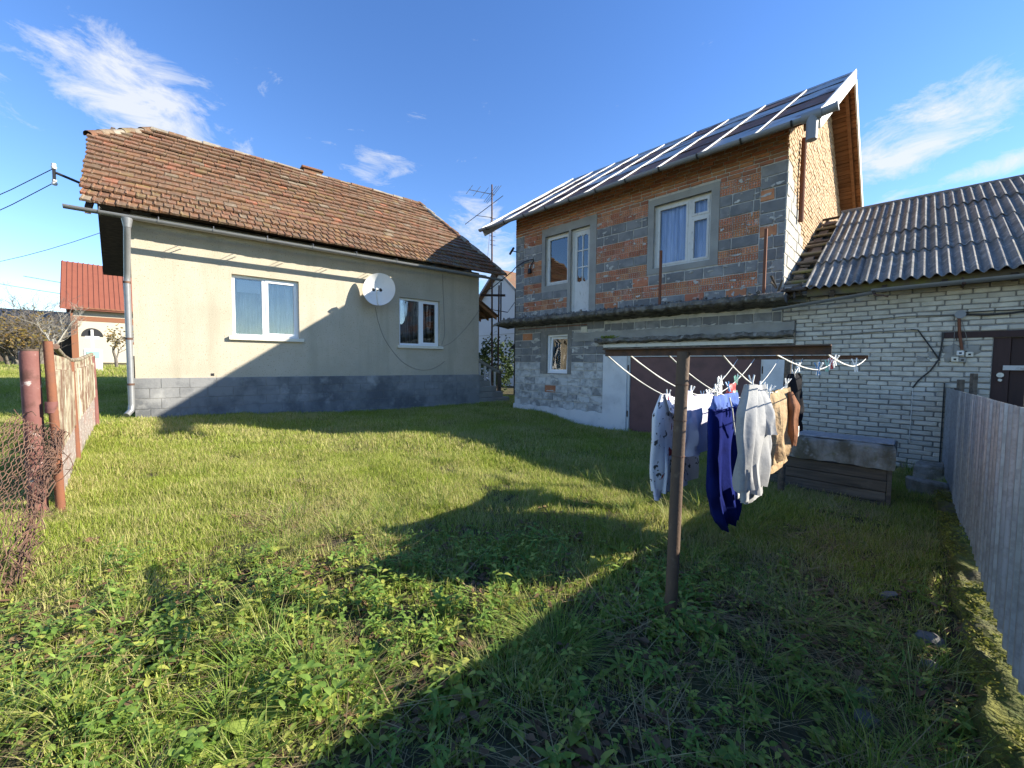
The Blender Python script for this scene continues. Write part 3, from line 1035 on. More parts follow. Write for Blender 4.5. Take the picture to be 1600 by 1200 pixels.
    def ledge(u, v):
        t = 2.93 + (7.07 - 2.93) * u
        k = v * 4
        prof = [(0.0, 2.125), (-0.15, 2.135), (-0.17, 2.06), (-0.14, 2.03), (0.0, 2.02)]
        i = min(int(k), 3)
        f = k - i
        y = prof[i][0] * (1 - f) + prof[i + 1][0] * f
        zz = prof[i][1] * (1 - f) + prof[i + 1][1] * f
        w_ = (math.sin(t * 7.3) + math.sin(t * 17.1 + 2) + 0.8 * math.sin(t * 41 + v * 7)) * 0.012
        return (t, y - abs(y) * 4 * w_, zz + w_ * 0.7)
    s.grid(ledge, 110, 8)
    s.obj('ledge', 'concrete_old', root, smooth=45)
    s = MB()
    pts = [Vector((3.30 + rg.gauss(0, 0.10), -0.10 + rg.gauss(0, 0.02), 2.15 + abs(rg.gauss(0, 0.02)))) for _ in range(160)]
    s.add(*leaves_mesh(pts, 0.045, rg, 1))
    s.obj('moss_clump', 'weed', root, kind='stuff')
    s = MB()
    s.box(3.12, 7.06, -0.06, 0.0115, 1.915, 1.985)
    s.obj('trim', 'sill', root)
    s = MB()
    s.box(3.11, 7.06, -0.02, 0.0115, 1.748, 1.912)
    s.obj('lintel', 'concrete_old', root)
    # balcony slab with rough edges
    s = MB()

    def slab(u, v):
        t = -0.38 + (6.98 + 0.38) * u
        prof = [(0.03, 2.80), (-0.30, 2.795), (-0.50, 2.79), (-0.55, 2.76), (-0.55, 2.69), (-0.50, 2.65), (-0.25, 2.61), (0.03, 2.58)]
        k = v * (len(prof) - 1)
        i = min(int(k), len(prof) - 2)
        f = k - i
        y = prof[i][0] * (1 - f) + prof[i + 1][0] * f
        zz = prof[i][1] * (1 - f) + prof[i + 1][1] * f
        w_ = (math.sin(t * 5.1) + math.sin(t * 13.7 + 2) + 0.9 * math.sin(t * 31 + v * 9) + 0.7 * math.sin(t * 57 + v * 17)) * 0.008
        if y < -0.4:
            y += w_ * 1.6
        zz += w_ * 0.9
        if t < 0 and v < 0.6:
            zz -= 0.10 * min(1, -t / 0.38)
        return (t, y, zz)
    s.grid(slab, 190, 21)
    nsl = 22
    s.f.append(tuple(i * 191 for i in range(nsl)))
    s.f.append(tuple(i * 191 + 190 for i in range(nsl))[::-1])
    bal = s.obj('balcony', 'concrete_old', root, smooth=40)
    s = MB()
    for i in range(240):
        t = rg.uniform(-0.3, 6.9)
        y = rg.uniform(-0.54, -0.1)
        r = rg.uniform(0.01, 0.035)
        M = Matrix.Translation((t, y, 2.80 + r * 0.3 - (0.1 * max(0, -t) / 0.38))) @ Euler((rg.uniform(0, 3), rg.uniform(0, 3), rg.uniform(0, 3))).to_matrix().to_4x4()
        s.bbox(-r, r, -r * .7, r * .7, -r * .5, r * .5, r * 0.25, r * 0.15, rg, M)
    s.obj('rubble', 'concrete_old', bal, kind='stuff')
    s = MB()
    s.tube([(0.15, -0.02, 2.512), (2.6, -0.02, 2.522)], 0.012, 6)
    s.obj('conduit', 'rust_orange', root)
    s = MB()
    s.box(2.42, 2.60, -0.02, 0.0115, 2.335, 2.475)
    s.box(2.455, 2.565, -0.03, -0.02, 2.36, 2.45)
    s.obj('vent', 'sill', root)
    # railing posts left standing on the balcony
    for t, z1 in ((4.70, 3.93), (6.64, 3.95)):
        p = MB()
        p.box(t - 0.022, t + 0.022, -0.42, -0.376, 2.76, z1)
        p.obj('railing_post', 'rust_orange', bal)
    p = MB()
    p.box(-0.35, -0.32, -0.3, -0.27, 2.6, 3.95)
    p.obj('railing_post', 'black_plastic', bal)
    # balcony window and door
    pw = MB()
    frame_rect(pw, win1[0], win1[1], win1[2], win1[3], 0.10, 0.18, 0.055)
    w1 = pw.obj('window', 'old_white_wood', root)
    s = MB()
    frame_rect(s, win1[0] + 0.055, win1[1] - 0.055, win1[2] + 0.055, win1[3] - 0.055, 0.085, 0.15, 0.045)
    s.obj('sash', 'old_white_wood', w1)
    pane(w1, win1[0] + 0.10, win1[1] - 0.10, win1[2] + 0.10, win1[3] - 0.10, 0.12)
    curtain(w1, win1[0] + .07, win1[1] - .07, win1[2] + .05, win1[3] - .05, 0.205, 'lace_pattern', 7, 0.010, 4)
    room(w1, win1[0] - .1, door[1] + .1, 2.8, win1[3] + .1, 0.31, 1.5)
    d = MB()
    x0, x1, z0, z1 = door
    frame_rect(d, x0, x1, z0, z1, 0.10, 0.20, 0.05)
    dr = d.obj('balcony_door', 'old_white_wood', root)
    lf = MB()
    holed_wall(lf, x0 + 0.052, x1 - 0.052, z0 + 0.052, z1 - 0.052, 0.12, 0.165, [(x0 + .13, x1 - .13, 3.63, 4.93)])
    lf.obj('leaf', 'old_white_wood', dr)
    # scalloped head and foot rails of the glazing, glazing bars
    sc = MB()
    a0, a1 = x0 + .13, x1 - .13
    for zb, sg in ((4.932, -1), (3.628, 1)):
        ring = [(a0 + (a1 - a0) * i / 24, 0.122, zb + sg * (0.035 + 0.035 * abs(math.cos(i / 24 * math.pi * 2)))) for i in range(25)]
        sc.prism(([(a0, 0.122, zb)] + ring + [(a1, 0.122, zb)])[::sg], (0, 0.035, 0))
    sc.obj('rail', 'old_white_wood', dr)
    xm = (a0 + a1) / 2
    for k in range(2):
        zz = 3.62 + (k + 1) * 0.435
        b_ = MB()
        b_.box(a0, a1, 0.124, 0.152, zz - 0.014, zz + 0.014)
        b_.obj('glazing_bar', 'old_white_wood', dr)
    b_ = MB()
    b_.box(xm - 0.014, xm + 0.014, 0.122, 0.154, 3.66, 4.90)
    b_.obj('glazing_bar', 'old_white_wood', dr)
    pane(dr, a0, a1, 3.63, 4.93, 0.142)
    curtain(dr, a0 - .05, a1 + .05, 3.5, 4.98, 0.205, 'lace_pattern', 5, 0.010, 9)
    # big window with blue curtain
    pw = MB()
    x0, x1, z0, z1 = win2
    frame_rect(pw, x0, x1, z0, z1, 0.10, 0.19, 0.06)
    xm = 5.10
    pw.box(xm - 0.04, xm + 0.04, 0.096, 0.188, z0 + .06, z1 - .06)
    pw.box(xm + 0.04, x1 - .06, 0.098, 0.186, 4.60, 4.66)
    w2 = pw.obj('window', 'old_white_wood', root)
    for (a, b, c, e) in ((x0 + .06, xm - .04, z0 + .06, z1 - .06), (xm + .04, x1 - .06, z0 + .06, 4.60), (xm + .04, x1 - .06, 4.66, z1 - .06)):
        s = MB()
        frame_rect(s, a, b, c, e, 0.085, 0.15, 0.045)
        s.obj('sash', 'old_white_wood', w2)
        pane(w2, a + .044, b - .044, c + .044, e - .044, 0.12, 'glass_clear')
    curtain(w2, x0 + .04, x1 - .04, z0 + .03, z1 - .03, 0.225, 'curtain_blue', 10, 0.022, 3)
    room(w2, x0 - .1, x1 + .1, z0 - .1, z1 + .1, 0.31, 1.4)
    # small tilted window
    x0, x1, z0, z1 = win3
    pw = MB()
    frame_rect(pw, x0, x1, z0, z1, 0.06, 0.13, 0.05)
    w3 = pw.obj('window', 'pvc', root)
    tilt = Matrix.Translation((0, 0.07, z0 + 0.05)) @ Matrix.Rotation(R_(-4.0), 4, 'X') @ Matrix.Rotation(R_(3.5), 4, 'Z')
    s = MB()
    for (a, b, c, e) in ((x0 + .055, x1 - .055, 0.0, .06), (x0 + .055, x1 - .055, z1 - z0 - .16, z1 - z0 - .10), (x0 + .055, x0 + .115, .06, z1 - z0 - .16), (x1 - .115, x1 - .055, .06, z1 - z0 - .16)):
        s.box(a - x0, b - x0, 0, 0.05, c, e, Matrix.Translation((x0, 0, 0)) @ tilt)
    s.obj('sash', 'pvc', w3)
    s = MB()
    s.box(.11, x1 - x0 - .11, 0.02, 0.026, .055, z1 - z0 - .155, Matrix.Translation((x0, 0, 0)) @ tilt)
    s.obj('pane', 'glass', w3)
    room(w3, x0 - .1, x1 + .1, z0 - .1, z1 + .1, 0.31, 1.2)
    # garage door: frame, two leaves
    x0, x1, z1 = 3.76, 6.60, 1.74
    g = MB()
    g.box(x0, x1, 0.02, 0.10, z1 - 0.055, z1)
    g.box(x0, x0 + 0.05, 0.02, 0.10, -0.35, z1 - 0.055)
    g.box(x1 - 0.05, x1, 0.02, 0.10, -0.35, z1 - 0.055)
    gd = g.obj('garage_door', 'old_white_wood', root)
    for a, b in ((x0 + .055, 5.178), (5.184, x1 - .055)):
        lf = MB()
        lf.bbox(a, b, 0.06, 0.10, -0.12, z1 - .06, 0.004)
        lf.box(a + 0.01, b - 0.01, 0.066, 0.11, -0.3, -0.12)
        lo = lf.obj('leaf', 'garage_paint', gd)
    for zz in (0.25, 1.35):
        for xx in (x0 + 0.02, x1 - 0.02):
            h_ = MB()
            h_.tube([(xx, 0.01, zz), (xx, 0.01, zz + 0.14)], 0.016, 8)
            h_.obj('hinge', 'rust', gd)
    s = MB()
    s.box(x0 - 0.06, x0 - 0.004, -0.034, 0.02, -0.3, z1)
    s.obj('door_post', 'rust', gd)
    s = MB()
    s.bbox(3.66, 6.7, -0.1, 0.05, -0.45, -0.13, 0.02)
    s.obj('threshold', 'concrete_old', gd)
    # side, back and gable walls
    W = 8.0
    RZ, RQ, EZ, EQ = 8.50, 4.0, 5.56, -0.55
    sl = (RZ - EZ) / (RQ - EQ)

    def under(q):
        return EZ - 0.10 + sl * ((q if q <= RQ else 2 * RQ - q) - EQ)
    m = MB()
    for t0, t1 in ((0.0, 0.30), (TR - 0.30, TR - 0.012)):
        poly = [(t0, 0.302, -0.8), (t0, W, -0.8), (t0, W, under(W)), (t0, RQ, under(RQ)), (t0, 0.302, under(0.302))]
        m.prism(poly, (t1 - t0, 0, 0))
    m.box(0.31, TR - 0.31, W - 0.3, W, -0.8, 5.8)
    sw = m.obj('wall', 'mortar', root)
    items_b, items_y = [], []
    row = 0
    z = 2.3
    RotZ = Matrix.Rotation(R_(90), 4, 'Z')
    while z < 8.3:
        # blocks reach up to a slanting line, bricks fill the rest of the gable
        qb = 0.0 if z > 5.2 else min(5.0, round((5.35 - z) / 0.85 / 0.2) * 0.2)
        q = 0.0
        if row % 2 and qb > 0.4:
            q = 0.2
        for (p, e) in lay_row(0.0, qb, 0.40, 0.016, 0.5 if row % 2 else 1, rg) if qb > 0.1 else []:
            me = piece_mesh('box', (round(e - p, 2), 0.05, 0.194), 'block_light', 0.007, 0.004, rg.randrange(3))
            items_b.append((me, Matrix.Translation((TR + rg.uniform(-.006, .006) - 0.02, (p + e) / 2, z + 0.105)) @ RotZ @ Matrix.Translation((0, -0.03, 0))))
        for k in range(3):
            zz = z + k * 0.07
            lo, hi = qb, 7.6
            # stay under both roof slopes
            while lo < hi and under(lo) < zz + 0.09:
                lo += 0.05
            while hi > lo and under(hi) < zz + 0.09:
                hi -= 0.05
            for (p, e) in lay_row(lo, hi, 0.255, 0.014, 0.5 if (row + k) % 2 else 1, rg) if hi - lo > 0.1 else []:
                me = piece_mesh('box', (round(e - p, 2), 0.05, 0.057), 'brick_sun_tint', 0.006, 0.003, rg.randrange(3))
                items_y.append((me, Matrix.Translation((TR + rg.uniform(-.007, .007) - 0.02, (p + e) / 2, zz + 0.035)) @ RotZ @ Matrix.Translation((0, -0.03, 0))))
        z += 0.21
        row += 1
    merged('blockwork', items_b, 'block_light', sw)
    merged('brickwork', items_y, 'brick_sun_tint', sw)
    s = MB()
    s.tube([(TR + 0.07, 0.95, 4.35), (TR + 0.07, 0.95, 5.95)], 0.045, 10)
    s.obj('vent_pipe', 'rust_orange', root)
    # roof: deck, sheets, battens, bargeboards, gutter
    TL, TRR = -0.86, 7.34
    deck = MB()
    for sgn in (0, 1):
        def pt(t, q, dz):
            qq = q if sgn == 0 else 2 * RQ - q
            return (t, qq, EZ + sl * (q - EQ) + dz)
        vs = [pt(TL, EQ, -0.035), pt(TRR, EQ, -0.035), pt(TRR, RQ - 0.001, -0.035), pt(TL, RQ - 0.001, -0.035), pt(TL, EQ, -0.004), pt(TRR, EQ, -0.004), pt(TRR, RQ - 0.001, -0.004), pt(TL, RQ - 0.001, -0.004)]
        fs = [(0, 3, 2, 1), (4, 5, 6, 7), (0, 1, 5, 4), (1, 2, 6, 5), (2, 3, 7, 6), (3, 0, 4, 7)]
        deck.add(vs, fs if sgn == 0 else [f[::-1] for f in fs])
    roof = deck.obj('roof', 'wood_soffit', root)
    ang = math.atan(sl)

    def roofM(sgn):
        # x = t, y = up the slope, z = out of the roof
        if sgn == 0:
            return Matrix.Translation((0, EQ, EZ)) @ Matrix.Rotation(ang, 4, 'X')
        return Matrix.Translation((TRR + TL, 2 * RQ - EQ, EZ)) @ Matrix.Rotation(math.pi, 4, 'Z') @ Matrix.Rotation(ang, 4, 'X')
    SL = math.hypot(RQ - EQ, RZ - EZ)
    ncol = 9
    cw = (TRR - TL) / ncol
    nrow = 4
    brown = {(0, 2), (0, 1), (1, 0), (1, 2), (2, 0), (2, 1), (3, 0), (4, 0), (4, 2), (5, 0), (6, 0), (6, 1), (7, 1), (8, 1), (5, 3), (3, 2), (7, 3)}
    for sgn in (0, 1):
        Mr = roofM(sgn)
        for c in range(ncol):
            for r_ in range(nrow):
                a, b = TL + c * cw + 0.01, TL + (c + 1) * cw - 0.01
                y0, y1 = r_ * SL / nrow + (0.0 if r_ else -0.04), (r_ + 1) * SL / nrow + 0.03
                if r_ == nrow - 1:
                    y1 = SL - 0.002
                ph = rg.uniform(0, 6)

                def fn(u, v, a=a, b=b, y0=y0, y1=y1, ph=ph):
                    zz = 0.012 + 0.010 * (1 - v) + 0.006 * math.sin(u * 7 + ph) * math.sin(v * 5 + ph)
                    return Mr @ Vector((a + (b - a) * u, y0 + (y1 - y0) * v, zz))
                sh = MB()
                sh.sheet(fn, 6, 5, Mr.to_3x3() @ Vector((0, 0, 0.003)))
                sh.f = [f[::-1] for f in sh.f]
                sh.obj('roof_sheet', 'sheet_brown' if (c, r_) in brown else 'sheet_blue', roof, smooth=40)
        for c in range(ncol + 1):
            if c == ncol:
                continue
            t = TL + c * cw
            bt = MB()
            bt.box(t - 0.014 + rg.uniform(-.006, .006), t + 0.014, -0.05 + rg.uniform(0, .12), SL - 0.02 - rg.uniform(0, .3), 0.028, 0.058, Mr)
            bt.obj('batten', 'batten_white', roof)
        for r_ in range(1, nrow):      # seams
            bt = MB()
            bt.box(TL, TRR, r_ * SL / nrow - 0.008, r_ * SL / nrow + 0.006, 0.026, 0.036, Mr)
            bt.obj('seam', 'black_plastic', roof)
    rc = MB()
    rc.prism([(TL - .02, RQ - 0.16, RZ - 0.075), (TL - .02, RQ, RZ + 0.045), (TL - .02, RQ + 0.16, RZ - 0.075), (TL - .02, RQ + 0.16, RZ - 0.07), (TL - .02, RQ, RZ + 0.055), (TL - .02, RQ - 0.16, RZ - 0.07)], (TRR - TL + .06, 0, 0))
    rc.obj('ridge_cap', 'sheet_blue', roof)
    for sgn in (0, 1):
        Mr = roofM(sgn)
        for tt in ((TL - 0.03, TL), (TRR, TRR + 0.035)):
            bb = MB()
            bb.box(tt[0], tt[1], -0.02, SL + 0.02, -0.19, 0.075, Mr)
            bb.obj('bargeboard', 'old_white_wood', roof)
    # soffit boards and rafters under the right overhang
    for sgn in (0, 1):
        Mr = roofM(sgn)
        y = 0.05
        while y < SL - 0.16:
            wd = rg.uniform(0.11, 0.17)
            lo, hi = (TR + 0.02, TRR - 0.002) if sgn == 0 else (TL + 0.002, 0.48 - 0.012)
            bd = MB()
            bd.box(lo, hi, y, y + wd - 0.012, -0.062 - rg.uniform(0, .008), -0.037, Mr)
            bd.obj('soffit_board', 'wood_soffit', roof)
            y += wd
        rf = MB()
        tt = TRR - 0.20 if sgn == 0 else TL + 0.12
        rf.box(tt, tt + 0.07, 0.02, SL - 0.05, -0.17, -0.072, Mr)
        rf.obj('rafter', 'wood_soffit', roof)
    # gutter with brackets and the outlet at its right end
    g = MB()

    def half(t0, t1, q, z, r, a0=180, a1=360, n=10):
        def fn(u, v):
            th = R_(a0 + (a1 - a0) * v)
            return (t0 + (t1 - t0) * u, q + r * math.cos(th), z + r * math.sin(th))
        return fn
    g.sheet(half(TL - 0.08, 7.42, -0.62, 5.56, 0.066), 40, 10, lambda u, v: (0, -0.004 * math.cos(R_(180 + 180 * v)), -0.004 * math.sin(R_(180 + 180 * v))))
    gut = g.obj('gutter', 'plastic_grey', root, smooth=50)
    for k in range(11):
        t = TL + 0.25 + k * 0.76
        b_ = MB()
        b_.sheet(half(t, t + 0.03, -0.62, 5.56, 0.078), 1, 8, lambda u, v: (0, -0.006 * math.cos(R_(180 + 180 * v)), -0.006 * math.sin(R_(180 + 180 * v))))
        b_.obj('bracket', 'black_plastic', gut, smooth=50)
    o_ = MB()
    o_.tube([(7.28, -0.62, 5.56), (7.28, -0.62, 5.17)], [0.082, 0.078], 14)
    o_.tube([(7.14, -0.62, 5.555), (7.40, -0.62, 5.555)], 0.084, 14)
    o_.obj('outlet', 'plastic_grey', gut, smooth=50)
    o_ = MB()
    o_.tube([(7.38, -0.62, 5.555), (7.60, -0.62, 5.575)], 0.064, 14)
    o_.tube([(7.585, -0.62, 5.573), (7.61, -0.62, 5.576)], 0.074, 14)
    o_.obj('end_pipe', 'plastic_grey', gut, smooth=50)
    # small canopy on the left side, seen as a dark wedge
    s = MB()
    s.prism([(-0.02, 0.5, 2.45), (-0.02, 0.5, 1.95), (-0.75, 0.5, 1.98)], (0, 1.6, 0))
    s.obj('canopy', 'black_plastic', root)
    return root


build_brick_house()

# floodlight and meter box on the brick house
def wall_items():
    root = thing('floodlight', 'small black floodlight at the upper left corner of the brick house', 'floodlight', FR.P(-0.05, -0.12, 4.86), FR.ang)
    m = MB()
    M = Matrix.Rotation(R_(-35), 4, 'X') @ Matrix.Rotation(R_(-30), 4, 'Z')
    m.bbox(-0.11, 0.11, -0.03, 0.03, -0.08, 0.08, 0.012, 0, random, M)
    m.obj('housing', 'black_plastic', root)
    m = MB()
    m.box(-0.09, 0.09, -0.036, -0.031, -0.06, 0.06, M)
    m.obj('lamp_glass', 'dish_white', root)
    m = MB()
    m.tube([(0.02, 0.02, 0), (0.09, 0.11, -0.02)], 0.015, 8)
    m.obj('arm', 'black_plastic', root)
    root = thing('cable_clamp', 'black insulator hanging on the brick wall beside the balcony window', 'insulator', FR.P(0.62, -0.06, 4.12), FR.ang)
    m = MB()
    m.tube([(0, 0, 0.12), (0, 0, 0.0)], [0.05, 0.06], 10)
    m.obj('body', 'black_plastic', root, smooth=40)
    m = MB()
    m.tube([(0.0, 0.02, 0.1), (0.05, 0.0, 0.22), (0.12, 0.03, 0.33), (0.08, 0.06, 0.40)], 0.016, 8)
    m.obj('hook', 'black_plastic', root, smooth=60)
    c = MB()
    pts = [FR.P(0.72, -0.06, 4.50), FR.P(0.40, -0.08, 4.47), FR.P(0.1, -0.1, 4.36), FR.P(-0.03, -0.12, 4.25), FR.P(-0.75, -0.25, 3.85), Vector((-1.0, 13.1, 3.75))]
    c.tube(pts, 0.014, 6)
    tag(c.obj('cable', 'cable', None, smooth=60), 'black cable strung from the brick wall to the corner of the cream house roof', 'cable')


wall_items()


# ------------------------------------------------------------------ the cream house
def build_cream_house():
    rg = random.Random(21)
    root = thing('cream_house', 'single-storey cream rendered house with grey block plinth and old red tiled roof', 'house', FL.P(0, 0, 0), FL.ang)
    LN, W = 8.26, 7.0
    w1 = (1.64, 2.99, 2.06, 3.45)
    w2 = (5.555, 6.835, 2.0, 3.36)
    m = MB()
    holed_wall(m, 0, LN, 1.0, 4.42, 0.0, 0.32, [w1, w2])
    m.obj('wall', 'plaster', root)
    EQ, EZ, RQ, RZ = -0.5, 4.32, 3.5, 7.52
    sl = (RZ - EZ) / (RQ - EQ)

    def under(q):
        return EZ - 0.09 + sl * ((q if q < RQ else 2 * RQ - q) - EQ)
    m = MB()
    for a, b in ((0.0, 0.3), (LN - 0.3, LN)):
        poly = [(a, 0.3205, -0.4), (a, W, -0.4), (a, W, under(W) - 0.3), (a, 5.6, under(5.6)), (a, 1.4, under(1.4)), (a, 0.3205, 4.41)]
        m.prism(poly, (b - a, 0, 0))
    m.box(0.301, LN - 0.301, W - 0.3, W, -0.4, 4.4)
    m.obj('wall', 'plaster', root)
    # plinth: plastered blocks with joints
    c = MB()
    c.box(-0.022, LN + 0.022, -0.028, 0.30, -0.4, 1.128)
    pl = c.obj('plinth', 'mortar_dark', root)
    z = 0.08
    ri = 0
    while z < 1.12:
        h = min(0.2115, 1.137 - z)
        for (p, q_) in lay_row(-0.025, LN + 0.025, 0.47, 0.006, 0.5 if ri % 2 else 0.85, rg):
            me = piece_mesh('box', (round(q_ - p, 2), 0.05, round(h - 0.006, 3)), 'plinth', 0.004, 0.002, rg.randrange(3))
            put('block', me, pl, ((p + q_) / 2, -0.036 + rg.uniform(-.003, .003), z + h / 2), (0, 0, 0), ((q_ - p) / round(q_ - p, 2), 1, 1))
        z += h
        ri += 1
    wd1 = pvc_window(root, *w1[:2], *w1[2:], 0.10, 0.46, True, 'lace', 5)
    # roller blind behind the left pane
    b = MB()
    b.box(w1[0] + .1, w1[0] + .56, 0.15, 0.156, 3.08, 3.36)
    b.obj('blind', 'pvc', wd1)
    pvc_window(root, *w2[:2], *w2[2:], 0.10, 0.53, True, 'curtain_dark', 8)
    # roof deck with a cut-off left gable and a hipped right end
    pol = [(-0.58, EQ), (-0.80, 2.3), (0.22, RQ), (7.85, RQ), (8.72, 0.5), (8.94, EQ)]
    SL = math.hypot(RQ - EQ, RZ - EZ)
    ang = math.atan(sl)

    def rp(t, q, dz=0.0):
        return Vector((t, q, EZ + sl * ((q if q <= RQ else 2 * RQ - q) - EQ) + dz))
    d = MB()
    pol2 = [(-0.50, EQ + 0.14)] + [(t + (0.06 if t < 1 else -0.03), q) for t, q in pol[1:-1]] + [(8.88, EQ + 0.14)]
    front = [rp(t, q, -0.07) for t, q in pol2]
    d.prism([p for p in front], (0, 0, 0.06))
    backpol = [(-1.28, 2 * RQ - EQ), (-1.04, 2 * RQ - 2.3), (0.22, RQ), (7.85, RQ), (8.72, 2 * RQ - 0.5), (8.94, 2 * RQ - EQ)]
    back = [rp(t, q, -0.07) for t, q in backpol][::-1]
    d.prism(back, (0, 0, 0.06))
    for (i, j) in ((1, 2), (3, 4)):
        a, b_ = pol[i], pol[j]
        if i == 1:
            tri = [rp(*a, -0.07), rp(*b_, -0.07), rp(*backpol[1], -0.07)]
        else:
            tri = [rp(*a, -0.07), rp(*b_, -0.07), rp(b_[0], 2 * RQ - b_[1], -0.07)]
        d.prism(tri, (0, 0, 0.055))
    roof = d.obj('roof', 'wood_dark', root)
    # back and hip coverings
    d = MB()
    d.prism([rp(t, q, -0.005) for t, q in backpol][::-1], (0, 0, 0.04))
    d.prism([rp(*pol[1], -0.01), rp(*pol[2], -0.01), rp(*backpol[1], -0.01)], (0, 0, 0.04))
    d.prism([rp(*pol[3], -0.01), rp(*pol[4], -0.01), rp(pol[4][0], 2 * RQ - pol[4][1], -0.01)], (0, 0, 0.04))
    d.obj('tile_bed', 'roof_tile', roof)
    Mr = Matrix.Translation((0, EQ, EZ)) @ Matrix.Rotation(ang, 4, 'X')

    def tile(wd, ln, variant, rib=0.017):
        rr = random.Random(variant)
        m = MB()
        xs = [0, 0.010, 0.030, 0.042, wd * 0.6, wd - 0.003]
        zs = [0.0, rib, rib, 0.002, 0.004 + rr.uniform(-.002, .002), 0.0]
        k = len(xs)
        vs = []
        for y, dz in ((rr.uniform(-.006, .006), 0.066), (ln, 0.010)):
            vs += [(x, y + rr.uniform(-.004, .004) * (y < .1), zz + dz) for x, zz in zip(xs, zs)]
        vs += [(x, vs[i][1], 0.028) for i, x in enumerate(xs)]
        fs = [(i, i + 1, k + i + 1, k + i) for i in range(k - 1)]
        fs += [(2 * k + i, 2 * k + i + 1, i + 1, i) for i in range(k - 1)]
        fs += [(2 * k, 0, k), (2 * k + k - 1, 2 * k - 1, k - 1)]
        m.add(vs, fs)
        return m.mesh('tile', 'roof_tile')
    big = [tile(0.245, 0.36, i, 0.006) for i in range(4)]
    small = [tile(0.152, 0.34, 10 + i) for i in range(4)]

    def bounds(wf):
        q = EQ + (RQ - EQ) * wf
        if q < 2.3:
            lo = np.interp(q, [EQ, 2.3], [-0.58, -0.80])
        else:
            lo = np.interp(q, [2.3, RQ], [-0.80, 0.22])
        hi = np.interp(q, [EQ, 0.5, RQ], [8.94, 8.72, 7.85])
        return lo, hi
    allt = []
    y = -0.06
    row = 0
    while y < SL - 0.12:
        small_row = row < 4
        ex = 0.255 if small_row else 0.268
        wd = 0.152 if small_row else 0.245
        lo, hi = bounds(min(1, max(0, (y + 0.1) / SL)))
        t = lo - 0.02 + rg.uniform(-.012, .012)
        half_first = row % 2 == 1
        ph = rg.uniform(0, 6)
        while t + wd * 0.55 < hi:
            sag = -0.05 * math.sin(math.pi * max(0, y) / SL) * (0.6 + 0.4 * math.sin(t * 0.9)) + 0.010 * math.sin(t * 2.1 + ph) + 0.012 * math.sin(t * 0.7 + y * 1.3)
            me = rg.choice(small if small_row else big)
            M = Mr @ Matrix.Translation((t, y + rg.uniform(-.008, .008) + 0.014 * math.sin(t * 1.3 + row), sag + 0.035 + rg.uniform(-.003, .004))) @ Euler((rg.uniform(-.015, .02), rg.uniform(-.02, .02), rg.uniform(-.02, .02))).to_matrix().to_4x4()
            wstep = wd
            if half_first:
                M = M @ Matrix.Diagonal((0.5, 1, 1, 1))
                wstep = wd * 0.5
                half_first = False
            wp = root.matrix_basis @ M.translation
            allt.append((-(wp - Vector((0, 0, 1.5))).length, me, M))
            t += wstep + rg.uniform(-0.001, 0.003)
        y += ex
        row += 1
    allt.sort(key=lambda a: -a[0])
    for dd, me, M in allt[:300]:
        o = bpy.data.objects.new('tile', me)
        o.matrix_local = M
        link(o, roof)
        o.matrix_local = M
    merged('tilework', [(me, M) for dd, me, M in allt[300:]], 'roof_tile', roof)
    # ridge and hip caps bedded in mortar
    def caps(a, b, n, r):
        for i in range(n):
            p = a.lerp(b, i / n)
            q_ = a.lerp(b, (i + 1.08) / n)
            m = MB()

            def fn(u, v):
                th = R_(-10 + 200 * u)
                dirv = (q_ - p).normalized()
                side = dirv.cross(Vector((0, 0, 1))).normalized()
                up = side.cross(dirv)
                rr = r * (1.06 - 0.1 * v)
                return p.lerp(q_, v) + side * (math.cos(th) * rr) + up * (math.sin(th) * rr * 0.75 + 0.0 + 0.012 * math.sin(i * 2.7))
            m.sheet(fn, 8, 2, (0, 0, 0.012))
            m.obj('ridge_tile', 'ridge_mortar' if rg.random() < 0.55 else 'roof_tile', roof, smooth=50)
    sagz = 0.03
    caps(rp(0.2, RQ, sagz), rp(4.2, RQ, sagz - 0.04), 11, 0.12)
    caps(rp(4.2, RQ, sagz - 0.04), rp(7.9, RQ, sagz - 0.03), 10, 0.12)
    caps(rp(-0.82, 2.28, 0.03), rp(0.2, RQ, 0.03), 6, 0.10)
    caps(rp(8.74, 0.48, 0.03), rp(7.85, RQ, 0.03), 13, 0.10)
    caps(rp(8.95, EQ + 0.02, 0.03), rp(8.74, 0.48, 0.03), 4, 0.09)
    # low chimney stub just over the ridge
    c = MB()
    ch = rp(3.85, RQ + 0.25, 0)
    c.bbox(ch.x, ch.x + 0.55, ch.y - 0.2, ch.y + 0.3, 6.9, 7.72, 0.02)
    c.bbox(ch.x - 0.05, ch.x + 0.6, ch.y - 0.25, ch.y + 0.35, 7.72, 7.79, 0.015)
    c.obj('chimney', 'roof_tile', roof)
    # eaves board, rafters and purlins under the left overhang
    s = MB()
    s.box(0.0, 8.3, EQ + 0.12, -0.002, 4.265, 4.28)
    s.obj('soffit', 'plaster', root)
    for k in range(9):
        q = -0.2 + k * 0.28
        p = MB()
        p.box(-0.62, -0.03, q, q + 0.2, 0, 0.02, Matrix.Translation((0, 0, 0)))
        p.v = [(x, yy, rp(x, yy, -0.10).z + zz) for x, yy, zz in p.v]
        p.obj('soffit_board', 'wood_dark', roof)
    for t in (-0.55, -0.05):
        p = MB()
        p.box(t, t + 0.08, EQ + 0.06, 3.4, -0.13, 0)
        p.v = [(x, yy, rp(x, yy, -0.10).z + zz) for x, yy, zz in p.v]
        p.obj('rafter', 'wood_dark', roof)
    # gutter, brackets, downpipe
    g = MB()
    gq, gzz, r = -0.64, 4.175, 0.062

